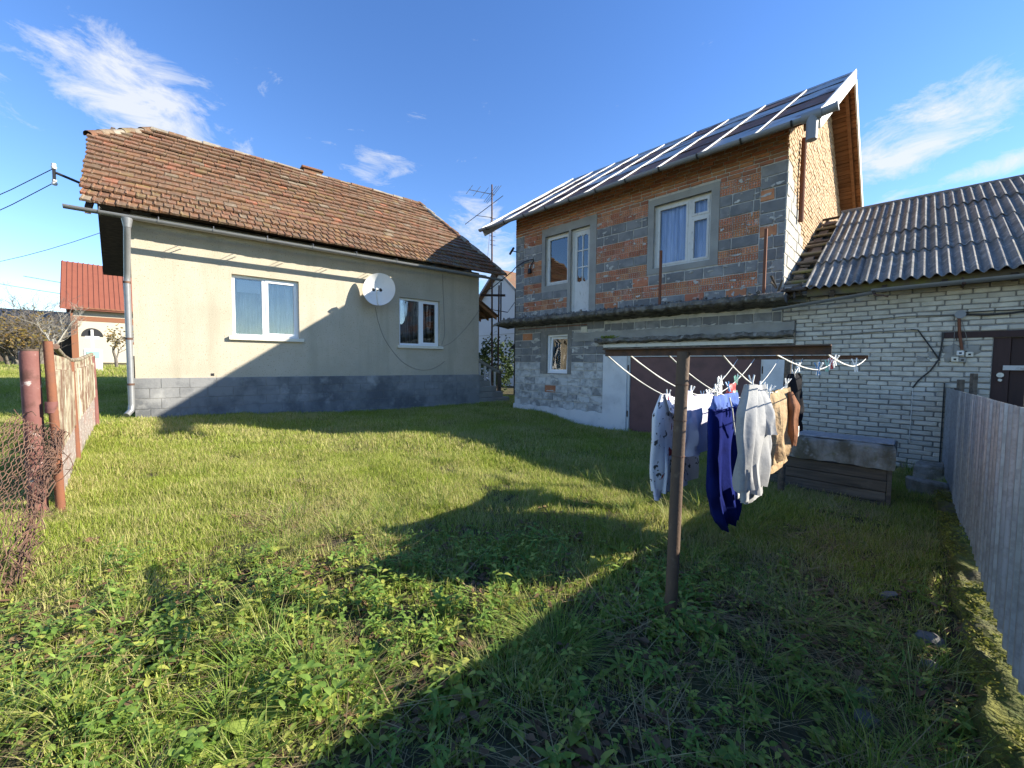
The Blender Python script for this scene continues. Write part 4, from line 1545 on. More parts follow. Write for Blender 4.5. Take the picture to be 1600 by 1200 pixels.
    def half(u, v, t0=-0.78, t1=8.72, rr=r):
        th = R_(180 + 180 * v)
        return (t0 + (t1 - t0) * u, gq + rr * math.cos(th), gzz + rr * math.sin(th) - 0.0)
    g.sheet(half, 50, 10, lambda u, v: (0, -0.004 * math.cos(R_(180 + 180 * v)), -0.004 * math.sin(R_(180 + 180 * v))))
    gut = g.obj('gutter', 'zinc', root, smooth=50)
    for t in (-0.35, 0.45, 1.3, 2.25, 3.17, 4.16, 5.2, 6.3, 7.4, 8.4):
        b = MB()
        b.sheet(lambda u, v: half(u, v, t, t + 0.03, r + 0.008), 1, 8, lambda u, v: (0, -0.005 * math.cos(R_(180 + 180 * v)), -0.005 * math.sin(R_(180 + 180 * v))))
        b.box(t + 0.005, t + 0.025, gq + 0.05, EQ + 0.06, gzz - 0.004, gzz + 0.004)
        b.tube([(t + .015, gq - r, gzz), (t + .015, gq - 0.02, gzz + 0.07), (t + .015, EQ + 0.05, gzz + 0.09)], 0.006, 5)
        b.obj('bracket', 'zinc', gut, smooth=50)
    dp = MB()
    dp.tube([(0.02, gq, gzz - 0.05), (0.02, gq, gzz - 0.22)], [0.085, 0.055], 14)
    dp.tube([(0.02, gq, gzz - 0.20), (0.01, gq + 0.05, gzz - 0.34), (-0.05, -0.12, gzz - 0.95), (-0.06, -0.10, gzz - 1.15), (-0.06, -0.10, 0.62), (-0.07, -0.12, 0.50), (-0.13, -0.24, 0.42)], 0.052, 14)
    dpo = dp.obj('downpipe', 'zinc', root, smooth=50)
    for zz in (3.0, 1.9, 1.0):
        b = MB()
        b.tube([(-0.06, -0.10, zz), (-0.06, -0.10, zz + 0.04)], 0.058, 14)
        b.box(-0.068, -0.052, -0.06, 0.0, zz + 0.01, zz + 0.03)
        b.obj('clip', 'rust', dpo, smooth=50)
    # small vent hole above the plinth
    v = MB()
    v.box(1.22, 1.28, -0.006, 0.02, 1.17, 1.225)
    v.obj('vent', 'black_plastic', root)
    # porch roof at the far end, its boards showing underneath
    P0 = (LN + 0.02, 1.2)
    p = MB()
    p.add([(LN + .02, 0.6, 3.90), (LN + .02, 3.4, 3.90), (LN + 1.25, 3.4, 3.15), (LN + 1.25, 0.6, 3.15), (LN + .02, 0.6, 3.95), (LN + .02, 3.4, 3.95), (LN + 1.25, 3.4, 3.20), (LN + 1.25, 0.6, 3.20)],
          [(0, 1, 2, 3), (7, 6, 5, 4), (0, 3, 7, 4), (1, 5, 6, 2), (2, 6, 7, 3), (0, 4, 5, 1)])
    po = p.obj('porch_roof', 'roof_tile', root)
    for k in range(6):
        y = 0.65 + k * 0.5
        b = MB()
        b.add([(LN + .03, y, 3.78), (LN + .03, y + .07, 3.78), (LN + 1.2, y + .07, 3.06), (LN + 1.2, y, 3.06), (LN + .03, y, 3.885), (LN + .03, y + .07, 3.885), (LN + 1.2, y + .07, 3.17), (LN + 1.2, y, 3.17)],
              [(0, 1, 2, 3), (7, 6, 5, 4), (0, 3, 7, 4), (1, 5, 6, 2), (2, 6, 7, 3), (0, 4, 5, 1)])
        b.obj('rafter', 'wood_soffit', po)
    return root


build_cream_house()


def build_dish():
    c = FL.P(4.80, -0.48, 3.42)
    root = thing('satellite_dish', 'round white satellite dish mounted between the two windows of the cream house', 'satellite dish', FL.P(4.80, 0, 3.3), FL.ang)
    inv = (Matrix.Translation(FL.P(4.80, 0, 3.3)) @ Matrix.Rotation(FL.ang, 4, 'Z')).inverted()
    nrm = Vector((0.12, -1.0, 0.22)).normalized()
    side = nrm.cross(Vector((0, 0, 1))).normalized()
    up = side.cross(nrm).normalized()
    Rr = 0.44

    def fn(u, v):
        th = 2 * math.pi * u
        r = Rr * (0.02 + 0.98 * v)
        p = c + side * (r * math.cos(th) * 0.94) + up * (r * math.sin(th) * 1.02) + nrm * (0.13 * ((r / Rr) ** 2 - 1))
        return inv @ p
    m = MB()
    m.sheet(fn, 40, 8, inv.to_3x3() @ (-nrm * 0.008))
    m.f = [f[::-1] for f in m.f]
    m.obj('reflector', 'dish_white', root, smooth=60)
    m = MB()
    m.tube([inv @ (c + up * (-Rr) - nrm * 0.02), inv @ (c + up * (-Rr + 0.02) + nrm * 0.16), inv @ (c + up * (-0.12) + nrm * 0.30)], 0.012, 8)
    arm = m.obj('arm', 'dish_white', root, smooth=60)
    for k in (-1, 0, 1):
        m = MB()
        p = c + up * (-0.10 - 0.01 * abs(k)) + nrm * 0.28 + side * (0.09 * k)
        m.tube([inv @ p, inv @ (p - nrm * 0.05), inv @ (p - nrm * 0.09)], [0.025, 0.032, 0.035], 12)
        m.tube([inv @ p, inv @ (p + nrm * 0.04 - up * 0.05)], 0.018, 8)
        m.obj('feed_horn', 'black_plastic' if k else 'dish_white', arm, smooth=50)
    m = MB()
    m.tube([inv @ (c - nrm * 0.14), inv @ (c - nrm * 0.2 - up * 0.1), (0, 0.0, 0.0)], 0.022, 8)
    m.box(-0.09, 0.09, -0.012, 0.0, -0.1, 0.12)
    m.obj('mount', 'zinc', root)


build_dish()


def cream_wires():
    def wire(pts, lab, r=0.006, mt='cable_grey'):
        # smooth the path
        P = [Vector(p) for p in pts]
        out_ = []
        for i in range(len(P) - 1):
            p0, p1, p2, p3 = P[max(0, i - 1)], P[i], P[i + 1], P[min(len(P) - 1, i + 2)]
            for k in range(5):
                t = k / 5
                out_.append(0.5 * ((2 * p1) + (p2 - p0) * t + (2 * p0 - 5 * p1 + 4 * p2 - p3) * t * t + (3 * p1 - p0 - 3 * p2 + p3) * t ** 3))
        out_.append(P[-1])
        m = MB()
        m.tube(out_, r, 5)
        tag(m.obj('wire', mt, None, smooth=60), lab, 'wire')
    W = lambda t, z, q=-0.012: FL.P(t, q, z)
    wire([W(4.85, 3.0, -.05), W(4.95, 2.6), W(5.15, 2.1), W(5.6, 1.55), W(6.1, 1.30), W(6.6, 1.32), W(7.0, 1.55)], 'thin grey wire drooping from the dish across the cream wall')
    wire([W(6.93, 4.2), W(6.95, 3.6), W(6.98, 2.9), W(7.0, 2.4), W(6.9, 2.05)], 'thin wire running down beside the right window of the cream house')
    wire([W(6.92, 2.0), W(7.25, 2.15), W(7.7, 2.55), W(8.1, 3.0), W(8.27, 3.25)], 'thin wire rising from the right window sill to the house corner')


cream_wires()


# ------------------------------------------------------------------ the shed
def build_shed():
    rg = random.Random(31)
    T0, T1 = 6.87, 14.0
    O = (7.0, 0, 0)
    root = thing('brick_shed', 'low shed of white bricks with corrugated grey roof joined to the brick house', 'shed', FR.P(7.0, 0, 0), FR.ang)
    door = (9.40, 10.55, -0.5, 1.925)
    m = MB(O)
    holed_wall(m, T0, T1, -0.6, 2.98, 0.014, 0.28, [door, (6.8, 7.07, -1, 2.32)])
    m.box(T1 - 0.28, T1 - 0.001, 0.2805, 6.0, -0.6, 3.0)
    wall = m.obj('wall', 'mortar_dark', root)
    rects = [(9.40, 10.55, -1, 1.925), (8.90, 10.9, 1.925, 2.025), (6.8, 7.075, -1, 2.32)]
    pcs = []
    z = -0.16
    ri = 0
    while z < 2.92:
        h = 0.0757
        for a, b in free_spans(T0, T1, z + h / 2, rects):
            for (p, q_) in lay_row(a, b, 0.258, 0.014, rg.choice((0.5, 0.55)) if ri % 2 else rg.choice((1, 0.95)), rg):
                pcs.append((p, q_, z + rg.uniform(-.006, .006) + 0.006 * math.sin(p * 2.1 + ri), h))
        z += h
        ri += 1

    def prio(e):
        t, zz = (e[0] + e[1]) / 2, e[2]
        hidden = t > 9.75 or (t > 8.95 and zz < 1.25) or (t < 8.5 and zz < 0.62) or zz < 0.0 or zz > 2.68 or t < 7.5
        return (hidden, -t)
    pcs.sort(key=prio)
    rest = []
    for i, (p, q_, z, h) in enumerate(pcs):
        sx = q_ - p
        rx = max(0.03, round(sx, 2))
        me = piece_mesh('box', (rx, 0.05, 0.062), 'brick_white', 0.009, 0.004, rg.randrange(4))
        loc = Vector(((p + q_) / 2 - 7.0, rg.uniform(-.009, .004), z + h / 2))
        rot = Euler((rg.uniform(-.02, .02), rg.uniform(-.012, .012), rg.uniform(-.01, .01)))
        if i < 300:
            put('brick', me, wall, loc, rot, (sx / rx, 1, 1))
        else:
            rest.append((me, Matrix.LocRotScale(loc, rot, Vector((sx / rx, 1, 1)))))
    merged('brickwork', rest, 'brick_white', wall)
    # patch of cement round the sockets
    s = MB(O)
    for k in range(5):
        blob_patch(s, 9.1 + rg.uniform(-.1, .12), 1.72 + rg.uniform(-.05, .05), rg.uniform(.06, .12), rg.uniform(.05, .09), -0.008, 0.004, rg)
    for k in range(6):
        blob_patch(s, 8.75 + rg.uniform(-.12, .12), 1.66 + rg.uniform(-.05, .05), rg.uniform(.03, .08), rg.uniform(.02, .05), -0.008, 0.003, rg)
    s.obj('cement_patch', 'concrete', root, smooth=50, kind='stuff')
    # roof
    EQ, EZ, RQ, RZ = -0.32, 2.83, 4.0, 5.25
    sl = (RZ - EZ) / (RQ - EQ)
    ang = math.atan(sl)
    SL = math.hypot(RQ - EQ, RZ - EZ)
    TS = 7.22
    Mr = Matrix.Translation((0, EQ, EZ)) @ Matrix.Rotation(ang, 4, 'X')
    d = MB(O)

    def rp(t, y, zz):
        return Mr @ Vector((t, y, zz))
    for k in range(6):       # purlins
        y = 0.1 + k * (SL - 0.2) / 5
        d.box(T0, T1 + 0.2, y, y + 0.05, -0.09, -0.04, Mr)
    d.prism([rp(TS, SL, -0.1), rp(T1 + .2, SL, -0.1), (T1 + .2, 2 * RQ - EQ, EZ - .1), (TS, 2 * RQ - EQ, EZ - .1)], (0, 0, 0.05))
    for k in range(12):
        t = 6.93 + k * 0.64
        d.box(t, t + 0.06, -0.02, SL - 0.01, -0.19, -0.092, Mr)
    roof = d.obj('roof', 'wood_dark', root)
    pitch = 0.128
    nw = 6
    cw = nw * pitch
    ncol = int((T1 + 0.2 - TS) / cw) + 1
    nrow = 4
    ex = SL / nrow
    for r_ in range(nrow):
        for c in range(ncol):
            t0 = TS + c * cw + (0.10 if r_ % 2 else 0) - 0.05 + rg.uniform(-.02, .02)
            if c == 0:
                t0 = TS + (0.0, 0.02, 0.05, 0.03)[r_]
            y0 = r_ * ex - 0.05 + rg.uniform(-.02, .02)
            y1 = y0 + ex + 0.12
            if r_ == nrow - 1:
                y1 = SL + 0.02
            wv = nw + 0.7
            tilt = rg.uniform(-.006, .006)

            def fn(u, v, t0=t0, y0=y0, y1=y1, c=c, tilt=tilt, r_=r_):
                t = t0 + u * wv * pitch
                th = 2 * math.pi * (t0 + u * wv * pitch - TS) / pitch
                zz = 0.028 * math.sin(th) + 0.012 * (1 - v) + 0.010 * (c % 2) + 0.010 + tilt * u * 3 + 0.010 * (1 - v) * (r_ > 0)
                yy = y0 + (y1 - y0) * v + (0.012 * math.sin(u * 17 + c * 3 + r_) if v == 0 else 0)
                return Mr @ Vector((t, yy, zz))
            s = MB(O)
            s.sheet(fn, int(wv * 8), 4, Mr.to_3x3() @ Vector((0, 0, -0.007)))
            s.obj('roof_sheet', 'asbestos', roof, smooth=50)
    # torn strip beside the house: bare laths on rafters
    b = MB(O)
    b.add([tuple(rp(6.875, -0.05, -0.215)), tuple(rp(7.25, -0.05, -0.215)), tuple(rp(7.25, SL, -0.215)), tuple(rp(6.875, SL, -0.215))], [(0, 1, 2, 3)])
    b.obj('underlay', 'wood_moss', roof)
    for k in range(10):
        y = 0.05 + k * 0.46
        ll = MB(O)
        ll.bbox(6.88, 7.27 + rg.uniform(-.03, .05), y, y + 0.11, -0.035, 0.0, 0.006, 0.004, rg, Mr @ Matrix.Rotation(rg.uniform(-.03, .03), 4, 'Z'))
        ll.obj('lath', 'wood_moss' if k % 3 else 'wood_grey', roof)
    for k in range(7):
        y = 0.1 + k * 0.66
        ll = MB(O)
        t = 6.9 + rg.uniform(0, .12)
        ll.bbox(t, t + 0.16, y, y + 0.5, -0.09, -0.055, 0.006, 0.01, rg, Mr)
        ll.obj('board', 'wood_grey', roof)
    for k in range(10):
        ll = MB(O)
        t = 6.78 + rg.uniform(0, .4)
        y = rg.uniform(-0.22, 0.16)
        ll.bbox(0, rg.uniform(.12, .3), 0, 0.03, 0, 0.02, 0.004, 0.006, rg, Matrix.Translation(rp(t, y, rg.uniform(-.06, .05))) @ Euler((rg.uniform(-1, 1), rg.uniform(-1, 1), rg.uniform(-2, 2))).to_matrix().to_4x4())
        ll.obj('splinter', 'wood_grey', roof)
    rc = MB(O)

    def rfn(u, v):
        a = R_(-40 + 260 * v)
        return (TS + (T1 + .2 - TS) * u, RQ + 0.09 * math.cos(a), RZ - 0.02 + 0.07 * math.sin(a))
    rc.grid(rfn, 20, 10)
    rc.obj('ridge_cap', 'asbestos', roof, smooth=60)
    # eaves boards
    e = MB(O)
    e.box(7.25, T1, EQ + 0.10, EQ + 0.125, 2.70, 2.83)
    e.obj('fascia', 'wood_moss', root)
    # gutter: a bent dull length and a bright length
    def half(t0, t1, q, z0, z1, r):
        return lambda u, v: (t0 + (t1 - t0) * u, q + r * math.cos(R_(180 + 180 * v)), z0 + (z1 - z0) * u + r * math.sin(R_(180 + 180 * v)))
    th = lambda u, v: (0, -0.004 * math.cos(R_(180 + 180 * v)), -0.004 * math.sin(R_(180 + 180 * v)))
    g = MB(O)
    g.sheet(half(8.10, 14.0, -0.40, 2.70, 2.77, 0.055), 20, 8, th)
    g.sheet(half(6.78, 8.12, -0.37, 2.52, 2.67, 0.048), 10, 8, th)
    gut = g.obj('gutter', 'zinc', root, smooth=50)
    for t in (8.12, 9.05, 10.0):
        b = MB(O)
        b.box(t, t + 0.025, -0.465, -0.02, 2.655, 2.668)
        b.tube([(t, -0.46, 2.66), (t + 0.02, -0.48, 2.60), (t + 0.12, -0.47, 2.585), (t + 0.18, -0.46, 2.56)] if t < 9 else [(t, -0.46, 2.66), (t, -0.3, 2.76)], 0.012, 6)
        b.obj('bracket', 'rust', gut)
    # door with lintel and bar
    d = MB(O)
    d.box(8.90, 10.9, -0.012, 0.1, 1.93, 2.02)
    d.obj('lintel', 'door_brown', root)
    dd = MB(O)
    dd.box(9.402, 9.56, 0.03, 0.12, -0.4, 1.925)
    dd.box(10.45, 10.548, 0.03, 0.12, -0.4, 1.925)
    do = dd.obj('door', 'door_brown', root)
    t = 9.565
    while t < 10.44:
        b = MB(O)
        b.bbox(t, min(t + 0.145, 10.445), 0.06, 0.10, -0.4, 1.922, 0.006)
        b.obj('plank', 'door_brown', do)
        t += 0.15
    b = MB(O)
    b.box(9.50, 10.5, 0.0, 0.028, 1.47, 1.535)
    b.obj('bar', 'batten_white', do)
    b = MB(O)
    b.tube([(9.48, 0.0, 1.40), (9.48, 0.03, 1.40)], 0.035, 10)
    b.tube([(9.48, -0.01, 1.33), (9.48, 0.03, 1.33)], 0.02, 10)
    b.obj('lock', 'sill', do)


build_shed()


def shed_electrics():
    P = lambda t, z, q=-0.02: FR.P(t, q, z)

    def cable(pts, lab, r=0.009, mt='cable'):
        m = MB()
        m.tube(pts, r, 6)
        tag(m.obj('cable', mt, None, smooth=60), lab, 'cable')
    jb = thing('junction_box', 'round grey junction box on the white brick wall above the shed door', 'junction box', P(9.065, 2.22, 0), FR.ang)
    m = MB()
    m.tube([(0, 0.0, 0.05), (0, -0.05, 0.05)], 0.055, 14)
    m.obj('body', 'cable_grey', jb, smooth=40)
    m = MB()
    m.tube([(0, -0.05, 0.05), (0, -0.06, 0.05)], 0.058, 14)
    m.obj('lid', 'plastic_grey', jb, smooth=40)
    cable([P(9.12, 2.27), P(9.3, 2.245, -.04), P(9.5, 2.25, -.05), P(9.7, 2.275, -.04), P(10.4, 2.30)], 'thick black cable sagging right from the junction box', 0.014)
    cable([P(9.10, 2.30), P(9.4, 2.30), P(9.9, 2.29), P(10.4, 2.33)], 'thin black cable running straight right from the junction box', 0.008)
    cable([P(9.01, 2.275), P(8.5, 2.29), P(8.0, 2.26), P(7.4, 2.24)], 'grey cable along the white bricks left of the junction box', 0.008, 'cable_grey')
    cable([P(8.56, 2.08), P(8.64, 2.07), P(8.70, 1.96), P(8.83, 1.72), P(8.89, 1.60)], 'bent cable slanting down the white brick wall', 0.010)
    cable([P(7.4, 2.02), P(8.0, 2.06), P(8.56, 2.08)], 'thin cable lying level on the white bricks over the trough', 0.008, 'cable_grey')
    cable([P(8.91, 2.02), P(8.90, 1.82), P(8.88, 1.62), P(8.80, 1.45), P(8.68, 1.30), P(8.62, 1.18)], 'black cable hanging from the lintel end down the white bricks', 0.011)
    cable([P(8.62, 1.18), P(8.62, 0.8), P(8.615, 0.32)], 'pale thin cord hanging down the white brick wall', 0.005, 'rope')
    m = MB()
    m.tube([P(9.055, 2.22, -.03), P(9.07, 2.0, -.03), P(9.105, 1.76, -.03)], 0.017, 8)
    tag(m.obj('conduit_pipe', 'rust_orange', None, smooth=60), 'brown pipe dropping from the junction box to the sockets', 'pipe')
    cable([P(9.03, 2.2), P(9.02, 2.0), P(9.02, 1.68)], 'thin left wire beside the brown pipe', 0.004, 'cable_grey')
    cable([P(9.08, 2.2), P(9.14, 1.95), P(9.16, 1.78)], 'thin right wire beside the brown pipe', 0.004, 'cable_grey')
    for t, z, mt, lab in ((9.09, 1.71, 'dish_white', 'white socket box below the brown pipe'), (9.18, 1.69, 'sill', 'cream socket right of the white socket box'), (9.04, 1.62, 'sill', 'cream socket lowest on the left of the cluster'), (9.115, 1.61, 'concrete', 'grey socket lowest in the middle of the cluster')):
        r = thing('socket', lab, 'socket', P(t, z, 0), FR.ang)
        m = MB()
        m.bbox(-0.037, 0.037, -0.045, 0.0, -0.035, 0.035, 0.006)
        m.obj('body', mt, r)
        m = MB()
        m.box(-0.013, 0.013, -0.048, -0.044, -0.013, 0.013)
        m.obj('slot', 'black_plastic', r)
    for t, z0, z1, lab in ((9.10, 0.3, 1.33, 'short grey post standing behind the metal fence'), (9.22, 0.3, 1.42, 'taller grey post standing behind the metal fence')):
        m = MB()
        p = FR.P(t, -0.25, 0)
        m.bbox(-0.03, 0.03, -0.03, 0.03, z0 - .5, z1, 0.006)
        o = m.obj('post', 'wood_grey', None, loc=p)
        tag(o, lab, 'post')


shed_electrics()


# ------------------------------------------------------------------ metal fence on the right with its mossy footing
FT = 8.98


def build_metal_fence():
    rg = random.Random(41)
    root = thing('metal_fence', 'grey corrugated sheet metal fence along the right edge of the yard', 'fence', FR.P(FT, -4.0, 0), FR.ang)
    O = (FT, -4.0, 0)
    q = 0.0
    k = 0
    while q > -9.4:
        wd = 1.12
        q0, q1 = q, q - wd - 0.02
        bot = 0.02 if q > -3.0 else 0.105 + rg.uniform(-.015, .015)
        lean = rg.uniform(-.006, .006)
        dep = 0.008 if k < 2 else 0.015

        def fn(u, v, q0=q0, q1=q1, bot=bot, lean=lean, dep=dep, k=k):
            qq = q0 + (q1 - q0) * u
            ph = (qq / 0.14) % 1.0
            s_ = min(1.0, max(0.0, 1.0 - max(0.0, abs(ph - 0.5) - 0.10) / 0.07))
            zt = 1.20 - 0.019 * qq
            z = bot + (zt - bot) * v + (0.012 * math.sin(qq * 9) if v == 0 else 0)
            return (FT - dep * s_ + lean * v * 0.5 + 0.003 * (k % 2), qq, z)
        m = MB(O)
        m.sheet(fn, 112, 4, (0.0012, 0, 0))
        m.obj('panel', 'galvanized', root, smooth=40)
        q -= wd
        k += 1
    for z in (0.32, 1.05):
        m = MB(O)
        m.box(FT + 0.03, FT + 0.065, -9.4, -0.02, z, z + 0.04)
        m.obj('rail', 'rust', root)
    q = -0.1
    while q > -9.5:
        m = MB(O)
        m.box(FT + 0.067, FT + 0.12, q - 0.05, q, -0.5, 1.2)
        m.obj('post', 'rust', root)
        q -= 2.3
    m = MB(O)
    m.box(FT - 0.035, FT - 0.022, -0.06, 0.012 - 0.02, -0.2, 1.27)
    m.obj('end_strip', 'black_plastic', root)


build_metal_fence()


def build_kerb():
    rg = random.Random(43)
    m = MB()

    def fn(u, v):
        q = -1.9 - 7.6 * u
        prof = [(-0.13, -0.45), (-0.125, -0.02), (-0.10, 0.035), (-0.03, 0.05), (0.06, 0.045), (0.14, 0.03), (0.16, -0.4)]
        k = v * 6
        i = min(int(k), 5)
        f = k - i
        x = prof[i][0] * (1 - f) + prof[i + 1][0] * f
        z = prof[i][1] * (1 - f) + prof[i + 1][1] * f
        wv = math.sin(q * 4.1) + 0.8 * math.sin(q * 9.7 + 1 + v * 3) + 0.6 * math.sin(q * 23 + v * 11)
        if z > -0.3:
            x += 0.016 * wv
            z += 0.011 * math.sin(q * 13 + v * 20) + 0.008 * wv
        return FR.P(FT + x, q, z)
    m.grid(fn, 220, 24)
    o = m.obj('kerb', 'moss', None, smooth=60)
    o['kind'] = 'structure'
    pts = []
    for i in range(5200):
        q = rg.uniform(-9.4, -1.9)
        if math.sin(q * 3.1) + 0.6 * math.sin(q * 7.7 + 1) < -0.55:
            continue
        p = FR.P(FT + rg.uniform(-0.14, 0.05), q, 0.045 + rg.uniform(-.012, .018))
        pts.append(p)
    mm = MB()
    mm.add(*leaves_mesh(pts, 0.020, rg, 1))
    mo = mm.obj('moss_cover', 'mossleaf', None, kind='stuff')
    for t, q, s, lab in ((8.80, -1.55, (0.19, 0.12, 0.14), 'mossy concrete block lying at the start of the kerb by the metal fence'), (8.83, -0.55, (0.15, 0.2, 0.17), 'dark mossy block standing at the foot of the metal fence beside the brick wall')):
        p = FR.P(t, q, -0.14)
        m = MB()
        m.bbox(-s[0], s[0], -s[1], s[1], -0.08, s[2] * 1.6, 0.025, 0.02, rg)
        b = m.obj('concrete_block', 'concrete_moss', None, loc=p)
        b.rotation_euler = (0, 0.03, FR.ang + rg.uniform(-.15, .15))
        tag(b, lab, 'block')
    for i in range(9):
        t = FT - rg.uniform(0.22, 0.5)
        q = -7.3 + i * 0.26 + rg.uniform(-.08, .08)
        p = FR.P(t, q, 0)
        r = rg.uniform(0.03, 0.075)
        m = MB()
        bm = bmesh.new()
        bmesh.ops.create_icosphere(bm, subdivisions=1, radius=1)
        m.add([(v.co.x * r * 1.3 + rg.uniform(-.2, .2) * r, v.co.y * r + rg.uniform(-.2, .2) * r, v.co.z * r * 0.6) for v in bm.verts], [[v.index for v in f.verts] for f in bm.faces])
        bm.free()
        b = m.obj('stone', 'stone', None, smooth=40, loc=(p.x, p.y, gz1(p.x, p.y) + r * 0.25))
        b.rotation_euler = (rg.uniform(-.3, .3), rg.uniform(-.3, .3), rg.uniform(0, 6))
        tag(b, ('nearest', 'second', 'third', 'fourth', 'fifth', 'sixth', 'seventh', 'eighth', 'farthest')[i] + ' grey stone lying in the dead grass beside the mossy kerb', 'stone', 'stones beside the kerb')


build_kerb()


# ------------------------------------------------------------------ plank box with a concrete cover
def build_trough():
    rg = random.Random(47)
    O = (8.0, -2.2, 0)
    root = thing('cellar_hatch', 'plank box under a mossy concrete cover standing before the white brick wall', 'hatch', FR.P(8.0, -2.2, -0.15), FR.ang)
    OO = (8.0, -2.2, -0.15)
    m = MB(OO)

    def fn(u, v):
        t = 7.18 + (8.50 - 7.18) * u
        k = v * 5
        prof = [(-2.10, 0.33), (-2.10, 0.60), (-2.13, 0.615), (-2.56, 0.60), (-2.585, 0.57), (-2.60, 0.335)]
        i = min(int(k), 4)
        f = k - i
        q = prof[i][0] * (1 - f) + prof[i + 1][0] * f
        z = prof[i][1] * (1 - f) + prof[i + 1][1] * f
        wv = math.sin(t * 9 + v * 5) * 0.006 + math.sin(t * 31 + v * 13) * 0.004
        return (t + (0.01 * math.sin(v * 9) if u in (0, 1) else 0), q + wv, z + wv)
    m.grid(fn, 50, 20)
    m.f.append(tuple(i * 51 for i in range(21)))
    m.f.append(tuple(i * 51 + 50 for i in range(21))[::-1])
    m.add([(7.18, -2.10, 0.33), (8.50, -2.10, 0.33), (8.50, -2.60, 0.335), (7.18, -2.60, 0.335)], [(0, 1, 2, 3)])
    m.obj('cover', 'concrete_moss', root, smooth=40)
    m = MB(OO)
    m.bbox(7.19, 8.49, -2.52, -2.12, 0.605, 0.628, 0.006, 0.003, rg)
    m.obj('cover_sheet', 'galvanized', root)
    z = -0.19
    for k in range(4):
        h = 0.128
        for (a, b) in ((7.24, 8.44),):
            m = MB(OO)
            m.bbox(a, b, -2.56 + rg.uniform(-.008, .008), -2.53, z, z + h - 0.008, 0.005, 0.004, rg)
            m.obj('plank', 'wood_grey', root)
        m = MB(OO)
        m.bbox(8.41, 8.44 + rg.uniform(-.005, .005), -2.528, -2.14, z, z + h - 0.008, 0.005, 0.004, rg)
        m.obj('plank', 'wood_grey', root)
        z += h
    m = MB(OO)
    m.box(8.445, 8.485, -2.57, -2.53, -0.2, 0.328)
    m.obj('post', 'wood_grey', root)
    m = MB(OO)
    m.box(7.26, 8.40, -2.50, -2.15, -0.2, 0.32)
    m.obj('core', 'wood_dark', root)


build_trough()

# ------------------------------------------------------------------ clothes lines
LDIR = Vector((2.33, 2.46, 0)).normalized()
LNRM = Vector((LDIR.y, -LDIR.x, 0))           # across, to the right
NEAR = Vector((0.935, 2.29, 0))
FAR = Vector((3.30, 4.87, 0))


def build_stand(base, zg, ztop, r, left, right, lab, tilt, mt):
    root = thing('clothes_pole', lab, 'pole', (base.x, base.y, zg))
    m = MB()
    tx, ty = tilt
    pts = [(0, 0, -0.3), (tx * 0.5, ty * 0.5, (ztop - zg) * 0.5), (tx, ty, ztop - zg)]
    m.tube(pts, r, 16)
    m.obj('post', mt, root, smooth=50)
    a = LNRM * (-left) + Vector((tx, ty, ztop - zg))
    b = LNRM * right + Vector((tx, ty, ztop - zg))
    m = MB()
    d = (b - a).normalized()
    up = Vector((0, 0, 1))
    f = d.cross(up)
    # angle iron: an upright flange and a flat one
    for (u0, u1, v0, v1) in ((-0.022, 0.022, -0.003, 0.003), (0.018, 0.0235, 0.003, 0.04)):
        P = [a + up * u0 + f * v0, a + up * u1 + f * v0, a + up * u1 + f * v1, a + up * u0 + f * v1]
        m.prism(P, b - a)
    m.obj('crossbar', 'rust', root)
    for k in range(3):
        zz = (ztop - zg) * (0.62 + 0.13 * k)
        s = zz / (ztop - zg)
        m = MB()
        m.tube([(tx * s, ty * s, zz), (tx * s, ty * s, zz + 0.006)], r + 0.003, 16)
        m.obj('wire_wrap', 'rust', root)
    return root


zn = gz1(NEAR.x, NEAR.y)
zf = gz1(FAR.x, FAR.y)
build_stand(NEAR, zn, 1.575, 0.034, 0.50, 0.66, 'rusty round pole with a crossbar at the near end of the clothes lines', (0.035, 0.0), 'rust_pole')
build_stand(FAR, zf, 1.60, 0.038, 0.56, 0.72, 'dark pole with a crossbar at the far end of the clothes lines', (0.03, 0.0), 'wood_grey')
OFFS = [(-0.49, -0.55, 0.42), (-0.33, -0.36, 0.36), (-0.09, -0.10, 0.36), (0.20, 0.14, 0.30), (0.44, 0.46, 0.10), (0.64, 0.70, 0.07)]


def line_pt(k, t):
    n, f, sag = OFFS[k]
    a = NEAR + LNRM * n + Vector((0.035, 0, 1.56))
    b = FAR + LNRM * f + Vector((0.03, 0, 1.585))
    p = a.lerp(b, t)
    # loaded line: nearly straight down to the laundry, nearly flat under it
    s = 1 - abs(2 * t - 1) ** 1.7
    p.z -= sag * s
    return p


names = ['leftmost white clothes line carrying the printed sweatshirt', 'second clothes line from the left carrying the lavender shirt', 'third clothes line carrying the blue trousers', 'clothes line carrying the grey sweatshirt and tan jacket', 'clothes line with many empty pegs right of the black garment', 'rightmost clothes line, slack and empty']
for k in range(6):
    m = MB()
    m.tube([line_pt(k, i / 30) for i in range(31)], 0.0045, 6)
    tag(m.obj('clothesline', 'rope', None, smooth=60), names[k], 'clothesline', 'clothes lines between the two poles')


